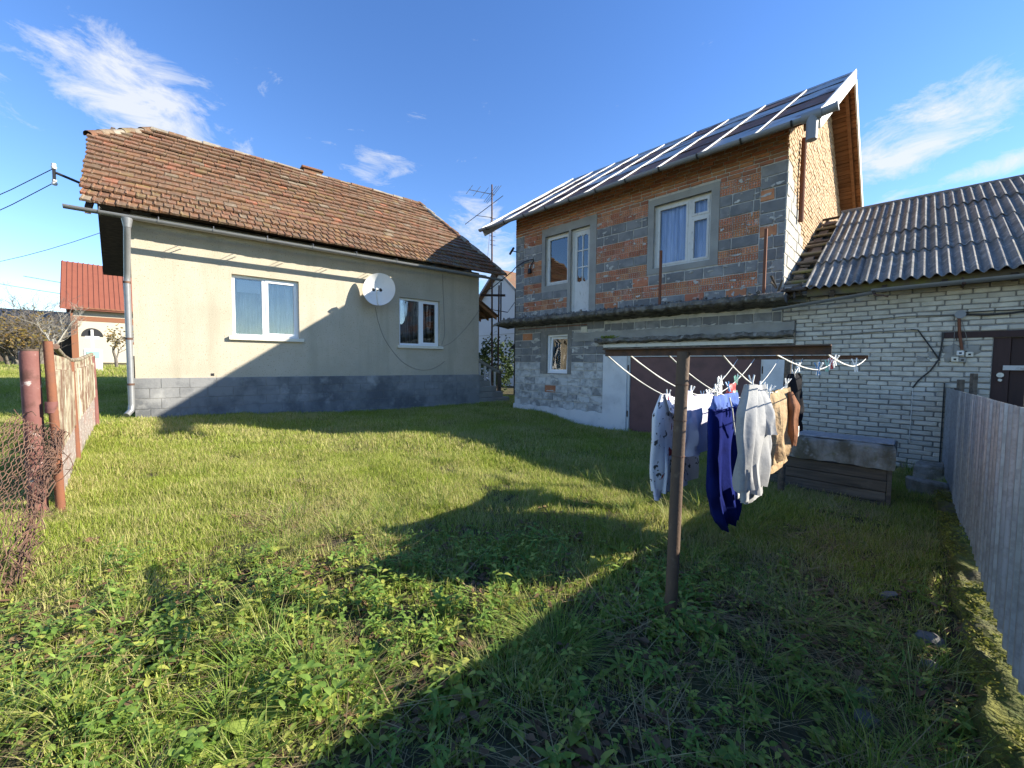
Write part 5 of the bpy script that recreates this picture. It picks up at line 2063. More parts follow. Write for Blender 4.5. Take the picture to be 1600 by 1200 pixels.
def sock(m, rows, a_dir, n_dir, nt=28, folds=5, amp=0.012, seed=0, grow=0.6):
    """flattened cloth tube through rows of (centre, half width, half thickness)"""
    rg = random.Random(seed)
    ph = [rg.uniform(0, 6.28) for _ in range(4)]
    base = len(m.v)
    R = len(rows)
    for j, (c, hw, ht) in enumerate(rows):
        v = j / (R - 1)
        for i in range(nt):
            th = 2 * math.pi * i / nt
            co, si = math.cos(th), math.sin(th)
            x = hw * (abs(co) ** 0.8) * (1 if co >= 0 else -1)
            y = 0.8 * ht * (abs(si) ** 0.7) * (1 if si >= 0 else -1)
            xr = x / max(hw, 1e-4)
            cr = math.sin(xr * folds * 1.15 + ph[0] + v * 1.1 + 0.5 * math.sin(v * 4 + ph[1]))
            f = amp * 1.25 * (1 - grow + grow * v * 1.6) * (math.copysign(abs(cr) ** 0.6, cr) + 0.6 * math.sin(xr * folds * 2.4 + ph[1] - v * 2) + 0.35 * math.sin(xr * folds * 4.1 + v * 6 + ph[3]) + 0.5 * math.sin(v * 9 + ph[2] + 3 * x / max(hw, 1e-4)))
            m.v.append(tuple(c + a_dir * x + n_dir * (y + f) + Vector((0, 0, 0.5 * f * math.sin(v * 7 + ph[3])))))
    for j in range(R - 1):
        for i in range(nt):
            i2 = (i + 1) % nt
            m.f.append((base + j * nt + i, base + j * nt + i2, base + (j + 1) * nt + i2, base + (j + 1) * nt + i))
    return m


def interp_rows(keys, n):
    """keys: (v, centre, hw, ht)"""
    vs = [k[0] for k in keys]
    out_ = []
    for j in range(n + 1):
        v = vs[0] + (vs[-1] - vs[0]) * j / n
        c = Vector([float(np.interp(v, vs, [k[1][a] for k in keys])) for a in range(3)])
        out_.append((c, float(np.interp(v, vs, [k[2] for k in keys])), float(np.interp(v, vs, [k[3] for k in keys]))))
    return out_


Z = Vector((0, 0, 1))


def laundry():
    # printed white sweatshirt
    def root_at(name, lab, cat, k, t):
        return thing(name, lab, cat, line_pt(k, t), 0, 'washing on the lines')

    def build(name, mt, parent, fn):
        m = MB(parent.location)
        fn(m)
        return m.obj(name, mt, parent, smooth=60)
    LEN = 3.39
    # --- sweatshirt
    r = root_at('sweatshirt', 'white long-sleeved sweatshirt with dark and red print hanging behind the near pole', 'sweatshirt', 0, 0.40)
    c = line_pt(0, 0.40)
    build('body', 'cloth_white', r, lambda m: sock(m, interp_rows([(0, c + Z * 0.01, 0.46, 0.006), (0.08, c - Z * 0.05, 0.45, 0.035), (0.5, c - Z * 0.40, 0.40, 0.05), (1, c - Z * 0.78, 0.40, 0.055)], 22), LDIR, LNRM, 40, 6, 0.016, 1))
    s0 = line_pt(0, 0.275)
    build('sleeve', 'cloth_white', r, lambda m: sock(m, interp_rows([(0, s0 + LDIR * 0.06 + Z * 0.0, 0.09, 0.02), (0.2, s0 - Z * 0.17 - LNRM * 0.02, 0.085, 0.04), (0.8, s0 - Z * 0.66 - LNRM * 0.03 + LDIR * 0.02, 0.075, 0.035), (1, s0 - Z * 0.82 - LNRM * 0.03 + LDIR * 0.03, 0.06, 0.03)], 16), LDIR, LNRM, 18, 3, 0.010, 2))
    build('cuff', 'cloth_lavender', r, lambda m: sock(m, interp_rows([(0, s0 - Z * 0.80 - LNRM * 0.03 + LDIR * 0.03, 0.058, 0.026), (1, s0 - Z * 0.90 - LNRM * 0.03 + LDIR * 0.035, 0.052, 0.022)], 4), LDIR, LNRM, 14, 3, 0.004, 3))
    build('folded_hem', 'cloth_white', r, lambda m: m.sheet(lambda u, v: line_pt(0, 0.28 + 0.25 * u) + LNRM * (0.012 + 0.05 * v + 0.014 * math.sin(u * 16) * v) - Z * (v * (0.15 + 0.02 * math.sin(u * 9)) - 0.012), 30, 6, LNRM * 0.004))
    # --- striped cloth
    r = root_at('striped_cloth', 'small white and olive striped cloth pegged high behind the near pole', 'cloth', 0, 0.66)
    build('cloth', 'cloth_stripe', r, lambda m: m.sheet(lambda u, v: line_pt(0, 0.53 + 0.23 * u) + LNRM * (0.02 + 0.02 * math.sin(u * 14 + v * 2) * (0.3 + v)) - Z * (v * (0.30 + 0.03 * math.sin(u * 5)) - 0.008), 26, 10, LNRM * 0.004))
    # --- lavender shirt
    r = root_at('shirt', 'pale lavender short-sleeved shirt between the near pole and the blue trousers', 'shirt', 1, 0.40)
    c = line_pt(1, 0.40) + LNRM * 0.0
    build('body', 'cloth_lavender', r, lambda m: sock(m, interp_rows([(0, c + Z * 0.005, 0.30, 0.006), (0.1, c - Z * 0.06, 0.31, 0.03), (1, c - Z * 0.50, 0.30, 0.05)], 16), LDIR, LNRM, 36, 5, 0.016, 5))
    s1 = line_pt(1, 0.29)
    build('sleeve', 'cloth_lavender', r, lambda m: sock(m, interp_rows([(0, s1 + LDIR * 0.05, 0.09, 0.02), (1, s1 - Z * 0.27 - LDIR * 0.03, 0.11, 0.035)], 8), LDIR, LNRM, 18, 3, 0.008, 6))
    # --- blue trousers
    r = root_at('trousers', 'dark blue sweatpants with light blue waistband hanging on the line', 'trousers', 2, 0.36)
    c = line_pt(2, 0.355)
    build('waistband', 'cloth_waist', r, lambda m: sock(m, interp_rows([(0, c + Z * 0.015, 0.33, 0.012), (1, c - Z * 0.09, 0.34, 0.05)], 4), LDIR, LNRM, 44, 18, 0.008, 7))
    build('legs', 'cloth_blue', r, lambda m: (sock(m, interp_rows([(0, c - Z * 0.082 - LDIR * 0.0, 0.37, 0.05), (0.35, c - Z * 0.42, 0.42, 0.06), (0.62, c - Z * 0.72 + LDIR * 0.05, 0.38, 0.065), (0.9, c - Z * 0.98 + LDIR * 0.11, 0.29, 0.07), (1, c - Z * 1.07 + LDIR * 0.13, 0.20, 0.05)], 30), LDIR, LNRM, 72, 7, 0.016, 8)))
    build('drawstring', 'rope', r, lambda m: m.tube([c + LNRM * 0.07 - LDIR * 0.16, c + LNRM * 0.085 - LDIR * 0.13 - Z * 0.1, c + LNRM * 0.09 - LDIR * 0.10 - Z * 0.2, c + LNRM * 0.095 - LDIR * 0.06 - Z * 0.30], 0.006, 6))
    build('hem_tape', 'rope', r, lambda m: m.bbox(-0.05, 0.05, -0.004, 0.004, -0.025, 0.025, 0.003, 0, random, Matrix.Translation(c - Z * 0.80 + LNRM * 0.115 + LDIR * 0.04) @ Matrix.Rotation(math.atan2(LDIR.y, LDIR.x), 4, 'Z')))
    # --- grey sweatshirt
    r = root_at('grey_sweatshirt', 'light grey marl sweatshirt hanging by its shoulders between the trousers and jacket', 'sweatshirt', 3, 0.33)
    c = line_pt(3, 0.265)
    build('body', 'cloth_grey', r, lambda m: sock(m, interp_rows([(0, c + Z * 0.012, 0.20, 0.006), (0.12, c - Z * 0.09, 0.25, 0.045), (0.6, c - Z * 0.45, 0.26, 0.055), (1, c - Z * 0.72, 0.24, 0.05)], 20), LDIR, LNRM, 38, 5, 0.017, 11))
    build('hem', 'cloth_grey', r, lambda m: sock(m, interp_rows([(0, c - Z * 0.71, 0.225, 0.042), (1, c - Z * 0.79, 0.215, 0.038)], 4), LDIR, LNRM, 36, 14, 0.004, 12))
    s2 = line_pt(3, 0.295)
    build('sleeve', 'cloth_grey', r, lambda m: sock(m, interp_rows([(0, s2 - LDIR * 0.03 - Z * 0.005, 0.10, 0.03), (0.4, s2 + LNRM * 0.045 - Z * 0.14, 0.11, 0.045), (1, s2 + LNRM * 0.065 - Z * 0.32 + LDIR * 0.02, 0.10, 0.045)], 14), LDIR, LNRM, 22, 3, 0.010, 13))
    s3 = line_pt(3, 0.195)
    build('sleeve', 'cloth_grey', r, lambda m: sock(m, interp_rows([(0, s3 + LDIR * 0.05 - Z * 0.02, 0.09, 0.03), (0.3, s3 - Z * 0.2 - LDIR * 0.02, 0.085, 0.045), (1, s3 - Z * 0.72 + LDIR * 0.01, 0.075, 0.04)], 16), LDIR, LNRM, 20, 3, 0.012, 14))
    build('cuff', 'cloth_grey', r, lambda m: sock(m, interp_rows([(0, s3 - Z * 0.71 + LDIR * 0.01, 0.06, 0.03), (1, s3 - Z * 0.80 + LDIR * 0.015, 0.055, 0.028)], 4), LDIR, LNRM, 16, 6, 0.003, 15))
    # --- tan jacket
    r = root_at('jacket', 'tan quilted jacket with brown lining showing, hanging near the far pole', 'jacket', 3, 0.58)
    c = line_pt(3, 0.545)
    build('body', 'cloth_tan', r, lambda m: sock(m, interp_rows([(0, c + Z * 0.012, 0.40, 0.012), (0.1, c - Z * 0.07, 0.43, 0.06), (0.85, c - Z * 0.52, 0.42, 0.07), (1, c - Z * 0.60, 0.40, 0.06)], 20), LDIR, LNRM, 46, 9, 0.020, 17))
    build('hem', 'cloth_tan', r, lambda m: sock(m, interp_rows([(0, c - Z * 0.585, 0.40, 0.055), (1, c - Z * 0.68, 0.39, 0.05)], 4), LDIR, LNRM, 40, 4, 0.006, 18))
    s4 = line_pt(3, 0.60)
    build('lining', 'cloth_brown', r, lambda m: sock(m, interp_rows([(0, s4 + LNRM * 0.06 - Z * 0.03, 0.05, 0.02), (0.3, s4 + LNRM * 0.085 - Z * 0.15, 0.11, 0.05), (0.5, s4 + LNRM * 0.085 - Z * 0.27, 0.07, 0.035), (0.75, s4 + LNRM * 0.085 - Z * 0.40, 0.10, 0.04), (1, s4 + LNRM * 0.08 - Z * 0.52, 0.05, 0.02)], 16), LDIR, LNRM, 20, 3, 0.008, 19))
    build('tag', 'dish_white', r, lambda m: m.bbox(-0.03, 0.03, -0.003, 0.003, -0.05, 0.05, 0.002, 0, random, Matrix.Translation(line_pt(3, 0.69) - Z * 0.47 + LNRM * 0.1) @ Matrix.Rotation(math.atan2(LDIR.y, LDIR.x), 4, 'Z')))
    # --- black garment
    r = root_at('black_garment', 'black garment bunched at the far pole', 'garment', 3, 0.84)
    c = line_pt(3, 0.80)
    build('cloth', 'cloth_black', r, lambda m: sock(m, interp_rows([(0, c + Z * 0.015, 0.20, 0.012), (0.15, c - Z * 0.07, 0.27, 0.04), (0.5, c - Z * 0.25, 0.25, 0.04), (0.62, c - Z * 0.34, 0.21, 0.03), (0.7, c - Z * 0.38, 0.10, 0.025), (1, c - Z * 0.62, 0.07, 0.02)], 26), LDIR, LNRM, 40, 7, 0.026, 23))
    # --- dark red and black small things far along the second line
    r = root_at('small_garment', 'small red and dark garment far along behind the blue trousers', 'garment', 1, 0.72)
    c = line_pt(1, 0.70)
    build('cloth', 'peg_red', r, lambda m: sock(m, interp_rows([(0, c + Z * 0.01, 0.13, 0.008), (1, c - Z * 0.13, 0.14, 0.03)], 6), LDIR, LNRM, 24, 6, 0.01, 25))
    # pegs: two prongs pinched over the line
    pm = {}
    for mt in ('peg_white', 'peg_green', 'peg_blue', 'peg_red'):
        m = MB()
        for s in (-1, 1):
            m.add([(s * 0.002, -0.005, -0.045), (s * 0.009, -0.005, -0.045), (s * 0.007, -0.005, 0.0), (s * 0.016, -0.005, 0.035), (s * 0.010, -0.005, 0.038), (s * 0.001, -0.005, 0.0),
                   (s * 0.002, 0.005, -0.045), (s * 0.009, 0.005, -0.045), (s * 0.007, 0.005, 0.0), (s * 0.016, 0.005, 0.035), (s * 0.010, 0.005, 0.038), (s * 0.001, 0.005, 0.0)],
                  [(0, 1, 2, 5), (5, 2, 3, 4), (6, 11, 8, 7), (11, 10, 9, 8), (0, 6, 7, 1), (1, 7, 8, 2), (2, 8, 9, 3), (3, 9, 10, 4), (4, 10, 11, 5), (5, 11, 6, 0)])
        pm[mt] = m.mesh('peg', mt)
    rg = random.Random(5)
    pegs = [(0, .31, 'peg_white'), (0, .48, 'peg_white'), (0, .585, 'peg_white'), (0, .75, 'peg_white'), (0, .765, 'peg_white'), (0, .78, 'peg_white'), (0, .79, 'peg_white'), (1, .33, 'peg_white'), (1, .47, 'peg_white'),
            (1, .66, 'peg_blue'), (1, .74, 'peg_green'), (1, .755, 'peg_green'), (1, .77, 'peg_white'), (2, .28, 'peg_white'), (2, .44, 'peg_green'), (3, .22, 'peg_white'), (3, .31, 'peg_white'), (3, .40, 'peg_white'), (3, .385, 'peg_white'), (3, .42, 'peg_white'), (3, .66, 'peg_white'), (3, .80, 'peg_white'), (3, .89, 'peg_white'),
            (4, .50, 'peg_blue'), (4, .525, 'peg_white'), (4, .70, 'peg_green'), (4, .76, 'peg_white'), (4, .79, 'peg_red'), (4, .805, 'peg_red'), (4, .83, 'peg_white'), (4, .845, 'peg_white'), (4, .90, 'peg_white'), (4, .94, 'peg_white'), (4, .96, 'peg_white'), (5, .55, 'peg_white')]
    cname = {'peg_white': 'white', 'peg_green': 'green', 'peg_blue': 'blue', 'peg_red': 'red'}
    holds = {0: 'the leftmost line', 1: 'the lavender shirt line', 2: 'the blue trousers', 3: 'the tan jacket line', 4: 'the mostly empty line', 5: 'the rightmost slack line'}
    ordw = ['first', 'second', 'third', 'fourth', 'fifth', 'sixth', 'seventh', 'eighth', 'ninth', 'tenth', 'eleventh', 'twelfth']
    seen = {}
    for k, t, mt in sorted(pegs):
        seen[k] = seen.get(k, 0) + 1
        p = line_pt(k, t)
        o = put('clothes_peg', pm[mt], None, p + Z * 0.012, (rg.uniform(-.35, .35), rg.uniform(-.3, .3), math.atan2(LNRM.y, LNRM.x) + rg.uniform(-.4, .4)), (1.25, 1.25, 1.35))
        tag(o, f'{cname[mt]} clothes peg, {ordw[seen[k] - 1]} from the near pole on {holds[k]}', 'clothes peg', 'clothes pegs')


laundry()


# ------------------------------------------------------------------ old fence on the left
def build_left_fence():
    rg = random.Random(51)
    A = Vector((-4.09, 3.55, 0))
    B = Vector((-5.72, 5.22, 0))
    C = Vector((-7.31, 7.02, 0))
    root = thing('old_metal_fence', 'old rusty fence of cream vertical slats between red posts at the left of the lawn', 'fence', (A.x, A.y, gz1(A.x, A.y)))
    O = root.location
    pp = A + Vector((-0.16, 0.02, 0))
    post = MB(O)
    post.tube([(pp.x, pp.y, -0.3), (pp.x - 0.01, pp.y, 0.8), (pp.x - 0.02, pp.y, 1.575)], 0.062, 18)
    post.obj('post', 'red_paint', root, smooth=40)
    m = MB(O)
    m.tube([(pp.x - 0.02, pp.y, 1.575), (pp.x - 0.02, pp.y, 1.59)], 0.066, 18)
    m.obj('post_cap', 'wood_dark', root, smooth=40)
    p2 = A + Vector((-0.03, 0.06, 0))
    m = MB(O)
    m.tube([(p2.x + .03, p2.y, -0.3), (p2.x, p2.y, 0.9), (p2.x - 0.05, p2.y + 0.02, 1.66)], 0.032, 14)
    m.obj('post', 'rust_orange', root, smooth=40)
    m = MB(O)
    m.tube([(p2.x - .02, p2.y, 1.02), (p2.x - .02, p2.y, 1.12)], 0.042, 12)
    m.obj('hinge', 'red_paint', root, smooth=40)

    def panel(P, Q, n, zt0, zt1, zm0, zm1, first):
        n = n * 2
        d = Q - P
        L_ = d.length
        d = d / L_
        nrm = Vector((d.y, -d.x, 0))
        gp, gq = gz1(P.x, P.y), gz1(Q.x, Q.y)
        # slats: narrow folded strips, some bent
        for i in range(n):
            u = (i + 0.5) / n
            if first and i in (n - 2,):
                continue
            c = P + d * (L_ * u)
            zt = zt0 + (zt1 - zt0) * u + rg.uniform(-.015, .01)
            zm = zm0 + (zm1 - zm0) * u
            wd = L_ / n * 0.5
            bend = rg.uniform(-.025, .025) if rg.random() < .25 else rg.uniform(-.005, .005)
            m = MB(c)

            def fn(a, b):
                x = (a - 0.5) * wd
                return c + d * (x + bend * b * 0.3) + nrm * (0.030 * math.cos((a - .5) * math.pi * 1.0) + bend * b * b) + Vector((0, 0, zm + (zt - zm) * b))
            m.sheet(fn, 6, 5, nrm * -0.003)
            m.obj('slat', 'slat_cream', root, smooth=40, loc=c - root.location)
        # lower sheet
        m = MB(O)

        def low(a, b):
            c = P + d * (L_ * a)
            zm = zm0 + (zm1 - zm0) * a + 0.03
            z0 = gp + (gq - gp) * a - 0.1
            return c + nrm * (0.006 + 0.008 * math.sin(a * 40)) + Vector((0, 0, z0 + (zm - z0) * b))
        m.sheet(low, 50, 4, nrm * -0.004)
        m.obj('base_sheet', 'slat_base', root, smooth=60)
        for z in (0.12, -0.02):
            m = MB(O)
            m.tube([P + Vector((0, 0, zm0 + z)), Q + Vector((0, 0, zm1 + z))], 0.013, 8)
            m.obj('rail', 'slat_base', root, smooth=50)
        # scroll ornaments along the top
        for i in range(n):
            u = (i + 0.5) / n
            c = P + d * (L_ * u)
            zt = zt0 + (zt1 - zt0) * u
            m = MB(O)
            m.tube([c + Vector((0, 0, zt - .01)), c + d * 0.03 + Vector((0, 0, zt + .05)), c - d * 0.02 + Vector((0, 0, zt + .10)), c + d * 0.01 + Vector((0, 0, zt + .14))], 0.012, 6)
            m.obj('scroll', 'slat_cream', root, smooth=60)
    panel(A + Vector((-0.18, 0.20, 0)), B + Vector((0.06, -0.05, 0)), 8, 1.40, 1.36, 0.62, 0.66, True)
    panel(B + Vector((-0.08, 0.1, 0)), C + Vector((0.05, -0.05, 0)), 10, 1.36, 1.44, 0.66, 0.86, False)
    # bent top pipe
    m = MB(O)
    z0 = 1.60
    m.tube([A + Vector((-.12, .18, 1.62)), A.lerp(B, .3) + Vector((0, 0, 1.615)), A.lerp(B, .6) + Vector((0, 0, 1.54)), B + Vector((0, 0, 1.49)), B.lerp(C, .35) + Vector((0, 0, 1.50)), C + Vector((0, 0, 1.60))], 0.026, 12)
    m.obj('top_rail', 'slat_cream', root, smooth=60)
    for P_, r, mt, zt in ((B, 0.038, 'rust_orange', 1.47), (C, 0.042, 'red_paint', 1.58)):
        m = MB(O)
        m.tube([(P_.x + .04, P_.y, -0.1), (P_.x, P_.y, zt)], r, 14)
        m.obj('post', mt, root, smooth=40)
    m = MB(O)
    m.tube([B + Vector((0.02, -.02, 0.66)), B + Vector((0.2, -.2, 0.69)), B + Vector((0.3, -.25, 0.66))], 0.012, 6)
    m.obj('hook', 'rust', root)


build_left_fence()


def build_wire_mesh():
    rg = random.Random(53)
    root = thing('wire_netting', 'torn rusty wire netting sagging from the red post in the left foreground', 'wire netting', (-4.0, 3.1, gz1(-4.0, 3.1)))
    O = root.location
    TL, TR_ = Vector((-4.30, 3.45, 1.02)), Vector((-3.93, 3.50, 0.86))
    BL, BR = Vector((-3.95, 2.45, 0.55)), Vector((-2.98, 2.33, 0.02))

    def S(u, v):
        a = TL.lerp(TR_, u)
        b = BL.lerp(BR, u)
        p = a.lerp(b, v)
        bulge = math.sin(math.pi * v)
        p = p + Vector((0.05, -0.05, 0)) * bulge * math.sin(u * 5 + v * 3) + Vector((0, 0, -0.12 * bulge * (1 - u) + 0.05 * math.sin(u * 7 + v * 4) * bulge))
        return p + Vector((rg.uniform(-.006, .006), rg.uniform(-.006, .006), rg.uniform(-.006, .006)))
    n, mrow = 24, 36
    m = MB(O)
    # hexagonal netting: zig-zag wires down the sheet, twisted in pairs
    for i in range(n):
        pts = []
        for j in range(mrow * 2):
            off = (0.5 if (j // 2 + i) % 2 else -0.5) * 0.86
            u = (i + 0.5 + off * 0.5) / n
            pts.append(S(min(1, max(0, u)), j / (mrow * 2 - 1)))
        m.tube(pts, 0.0035, 4)
    m.obj('netting', 'rust_wire', root, kind='stuff')
    # crumpled edge: a tangle of wire along the right side and round the post
    m = MB(O)
    for k in range(20):
        u0 = 0.88 + rg.random() * 0.16
        pts = []
        ph = rg.uniform(0, 6)
        for j in range(44):
            v = j / 43
            p = S(min(1.08, u0), v)
            r = 0.035 * (0.6 + 0.6 * math.sin(v * 3 + k))
            pts.append(p + Vector((r * math.sin(j * 1.3 + ph), r * math.cos(j * 1.1 + ph * 2), r * math.sin(j * 1.7 + ph))))
        m.tube(pts, 0.0032, 4)
    m.obj('tangle', 'rust_wire', root, kind='stuff')
    m = MB(O)
    for k in range(13):
        c = Vector((-4.20 + rg.uniform(-.12, .30), 3.50 + rg.uniform(-.08, .08), rg.uniform(0.55, 1.12)))
        pts = []
        ph = rg.uniform(0, 6)
        rr = rg.uniform(0.05, 0.12)
        for j in range(14):
            a = j * 0.6 + ph
            pts.append(c + Vector((rr * math.cos(a), rr * 0.7 * math.sin(a) - 0.02, rr * math.sin(a * 1.3 + k) - 0.012 * j)))
        m.tube(pts, 0.0035, 4)
    m.obj('tangle', 'rust_wire', root, kind='stuff')


build_wire_mesh()


# ------------------------------------------------------------------ between the houses
def build_steps():
    g = 0.14
    org = FL.P(8.31, 0.12, 0)
    root = thing('entrance_steps', 'concrete entrance steps with a white balustrade at the end of the cream house', 'steps', (org.x, org.y, g), FL.ang)
    # local x away from the house end, y along it; steps climb towards the house and away from the viewer
    for k in range(5):
        m = MB()
        m.bbox(0.0, 1.34 - 0.20 * k, 0.11 * k, 0.62, 0.19 * k - (0.3 if k == 0 else 0), 0.19 * (k + 1) - 0.002, 0.012)
        m.obj('step', 'concrete', root)
    b = MB()
    b.prism([(0.02, 0.64, 1.62), (1.40, 0.64, 0.98), (1.40, 0.64, 1.08), (0.02, 0.64, 1.73)], (0, 0.16, 0))
    b.obj('handrail', 'concrete', root)
    for k in range(6):
        x = 0.12 + k * 0.22
        zt = 1.62 - 0.4638 * (x - 0.02)
        m = MB()
        zb = 0.05
        m.tube([(x, 0.72, zb), (x, 0.72, zb + 0.12), (x, 0.72, zb + (zt - zb) * .35), (x, 0.72, zb + (zt - zb) * .6), (x, 0.72, zt - 0.1), (x, 0.72, zt)], [0.05, 0.04, 0.068, 0.035, 0.045, 0.05], 10)
        m.obj('baluster', 'whitewash', root, smooth=50)
    m = MB()
    m.bbox(1.36, 1.46, 0.64, 0.78, -0.2, 1.10, 0.01)
    m.obj('newel', 'wood_grey', root)


build_steps()


def build_antenna():
    base = (-0.84, 17.0)
    g = gz1(*base)
    root = thing('aerial_mast', 'tall thin aerial mast with two television antennas between the houses', 'antenna', (base[0], base[1], g))
    m = MB()
    m.tube([(0, 0, -0.2), (-0.03, 0, 4.5), (-0.06, 0, 8.85 - g)], [0.04, 0.036, 0.03], 8)
    m.obj('mast', 'rust', root, smooth=50)

    def yagi(p0, p1, els, el_dir, boom_mt):
        b = MB()
        b.tube([p0, p1], 0.014, 6)
        bo = b.obj('boom', boom_mt, root)
        for s, half in els:
            c = Vector(p0).lerp(Vector(p1), s)
            e = MB()
            e.tube([c - el_dir * half, c + el_dir * half], 0.010, 5)
            e.obj('element', 'zinc', bo)
    ed = Vector((0.6, -0.3, 0.62)).normalized()
    yagi((-1.0, 0.1, 8.68 - g), (0.06, 0, 8.44 - g), [(0, .22), (.3, .24), (.6, .26), (.82, .40), (.90, .42), (.97, .46)], ed, 'zinc')
    yagi((-1.15, -0.1, 7.2 - g), (0.40, 0.1, 8.45 - g), [(0.02, .03), (.5, .03)], ed, 'cable')
    b = MB()
    b.tube([(-0.72, 0, 7.6 - g), (-0.05, 0, 7.52 - g)], 0.012, 6)
    b.obj('strut', 'zinc', root)
    c = MB()
    for k in range(7):
        c.tube([(-0.13, 0, 7.5 - g - 0.18 * k), (0.10, 0, 7.47 - g - 0.18 * k)], 0.012, 5)
    c.obj('small_dipoles', 'zinc', root, kind='stuff')
    c = MB()
    c.tube([(-0.1, -.05, 7.4 - g), (-0.16, -.05, 6.6 - g), (-0.22, -.05, 5.8 - g)], 0.008, 5)
    c.obj('lead', 'cable', root)


build_antenna()


def far_house(name, lab, apex, ridge_dir, width, length, z_eave, z_ridge, z0, wall_mt, roof_mt, over=0.35, ribs=0):
    """gable house: apex = xy of the gable's middle, ridge runs along ridge_dir from there"""
    d = Vector((ridge_dir[0], ridge_dir[1], 0)).normalized()
    root = thing(name, lab, 'house', (apex[0], apex[1], z0), math.atan2(d.y, d.x))
    h = width / 2
    ze, zr = z_eave - z0, z_ridge - z0
    m = MB()
    m.prism([(0, -h, -1.2), (0, h, -1.2), (0, h, ze), (0, 0, zr - 0.12), (0, -h, ze)][::-1], (length, 0, 0))
    m.obj('wall', wall_mt, root)
    sl = (zr - ze) / h
    m = MB()
    for s in (-1, 1):
        y1 = s * (h + over)
        ye = ze - sl * over
        P = [(-over, s * 0.001, zr - 0.06), (-over, y1, ye - 0.06), (-over, y1, ye + 0.06), (-over, s * 0.001, zr + 0.06)]
        m.prism(P if s > 0 else P[::-1], (length + 2 * over, 0, 0))
    rf = m.obj('roof', roof_mt, root)
    return root, rf, h, ze, zr, sl


def build_neighbours():
    rg = random.Random(61)
    # red-roofed house on the left, ridge receding to the right
    d = Vector((0.70, 0.71, 0)).normalized()
    wall_l = Vector((-32.6, 30.0, 0))
    nin = Vector((-d.y, d.x, 0))
    apex = wall_l + nin * 3.6
    root, rf, h, ze, zr, sl = far_house('red_roof_house', 'cream house with brown trim and a red ribbed metal roof far left', (apex.x, apex.y), d, 7.2, 12, 5.75, 9.2, 1.3, 'cream_far', 'roof_red', 0.55)
    m = MB()
    hyp = math.atan(sl)
    n = 46
    for i in range(n):
        x = -0.5 + i * 13.0 / n
        y0, y1 = -(h + .55), 0.0
        e = ze - sl * .55
        m.prism([(x, y0, e + 0.061), (x, y1 - .01, zr + 0.06), (x, y1 - .01, zr + 0.11), (x, y0, e + 0.11)], (0.07, 0, 0))
    m.obj('roof_ribs', 'roof_red', rf, kind='stuff')
    m = MB()
    m.box(0.0, 12, -h - 0.03, -h, ze - 1.35, ze - 1.0)
    m.box(-0.02, 0.3, -h - 0.03, -h, -0.5, ze - 1.36)
    m.box(0, 12, -h - 0.55, -h - 0.5, ze - 0.55, ze - 0.38)
    m.obj('trim', 'brown_far', root)
    m = MB()
    frame_rect(m, 3.05, 4.75, 1.45, 3.15, -h - 0.05, -h + 0.02, 0.17)
    m.box(3.82, 3.98, -h - 0.045, -h + 0.02, 1.62, 2.98)
    w_ = m.obj('window', 'brown_far', root)
    for a, b in ((3.22, 3.82), (3.98, 4.58)):
        p = MB()
        p.box(a, b, -h - 0.02, -h - 0.008, 1.62, 2.98)
        p.obj('pane', 'curtain_dark', w_)
    m = MB()
    m.box(-0.05, 0.08, -h - 0.2, -h - 0.08, 0, ze - 0.3)
    m.obj('downpipe', 'brown_far', root)
    # white house between the two
    apex = Vector((-0.75, 24.0, 0))
    d = Vector((0.75, 0.66, 0)).normalized()
    root, rf, h, ze, zr, sl = far_house('white_house', 'tall white rendered house with a gable seen in the gap between the houses', (apex.x, apex.y), d, 7.0, 9, 4.0, 6.95, 0.1, 'white_far', 'roof_tile', 0.3)
    m = MB()
    for s in (-1, 1):
        P = [(-0.33, 0, zr - 0.02), (-0.33, s * (h + .3), ze - sl * .3 - 0.02), (-0.33, s * (h + .3), ze - sl * .3 + 0.14), (-0.33, 0, zr + 0.14)]
        m.prism(P if s < 0 else P[::-1], (0.03, 0, 0))
    m.obj('bargeboard', 'block', root)
    m = MB()
    for z in (1.2, 3.1):
        m.box(-0.02, -0.001, -h, h, z, z + 0.02)
    m.obj('joint', 'cable_grey', root)
    # iron poles near the gap
    for (x, y, r, zt, lab, mt) in ((-0.57, 16.2, 0.032, 4.6, 'short brown iron pole standing just right of the aerial mast', 'rust'), (0.10, 16.9, 0.035, 4.6, 'thin dark pole standing close to the brick house corner', 'black_plastic')):
        m = MB()
        g = gz1(x, y)
        m.tube([(0, 0, -0.2), (0.02, 0, zt - g)], r, 8)
        o = m.obj('iron_pole', mt, None, smooth=50, loc=(x, y, g))
        tag(o, lab, 'pole')
    m = MB()
    m.tube([(-1.2, 15.6, 3.62), (-0.2, 16.3, 3.55), (0.3, 13.4, 3.85)], 0.015, 5)
    tag(m.obj('wire', 'cable', None), 'dark wire stretched low across the gap between the houses', 'wire')
    m = MB()
    m.box(-0.55, 0.45, -0.04, 0.04, -0.04, 0.04)
    o = m.obj('wooden_arm', 'wood_dark', None, loc=(-0.75, 16.3, 4.22))
    tag(o, 'dark wooden arm fixed to the mast in the gap', 'beam')


build_neighbours()


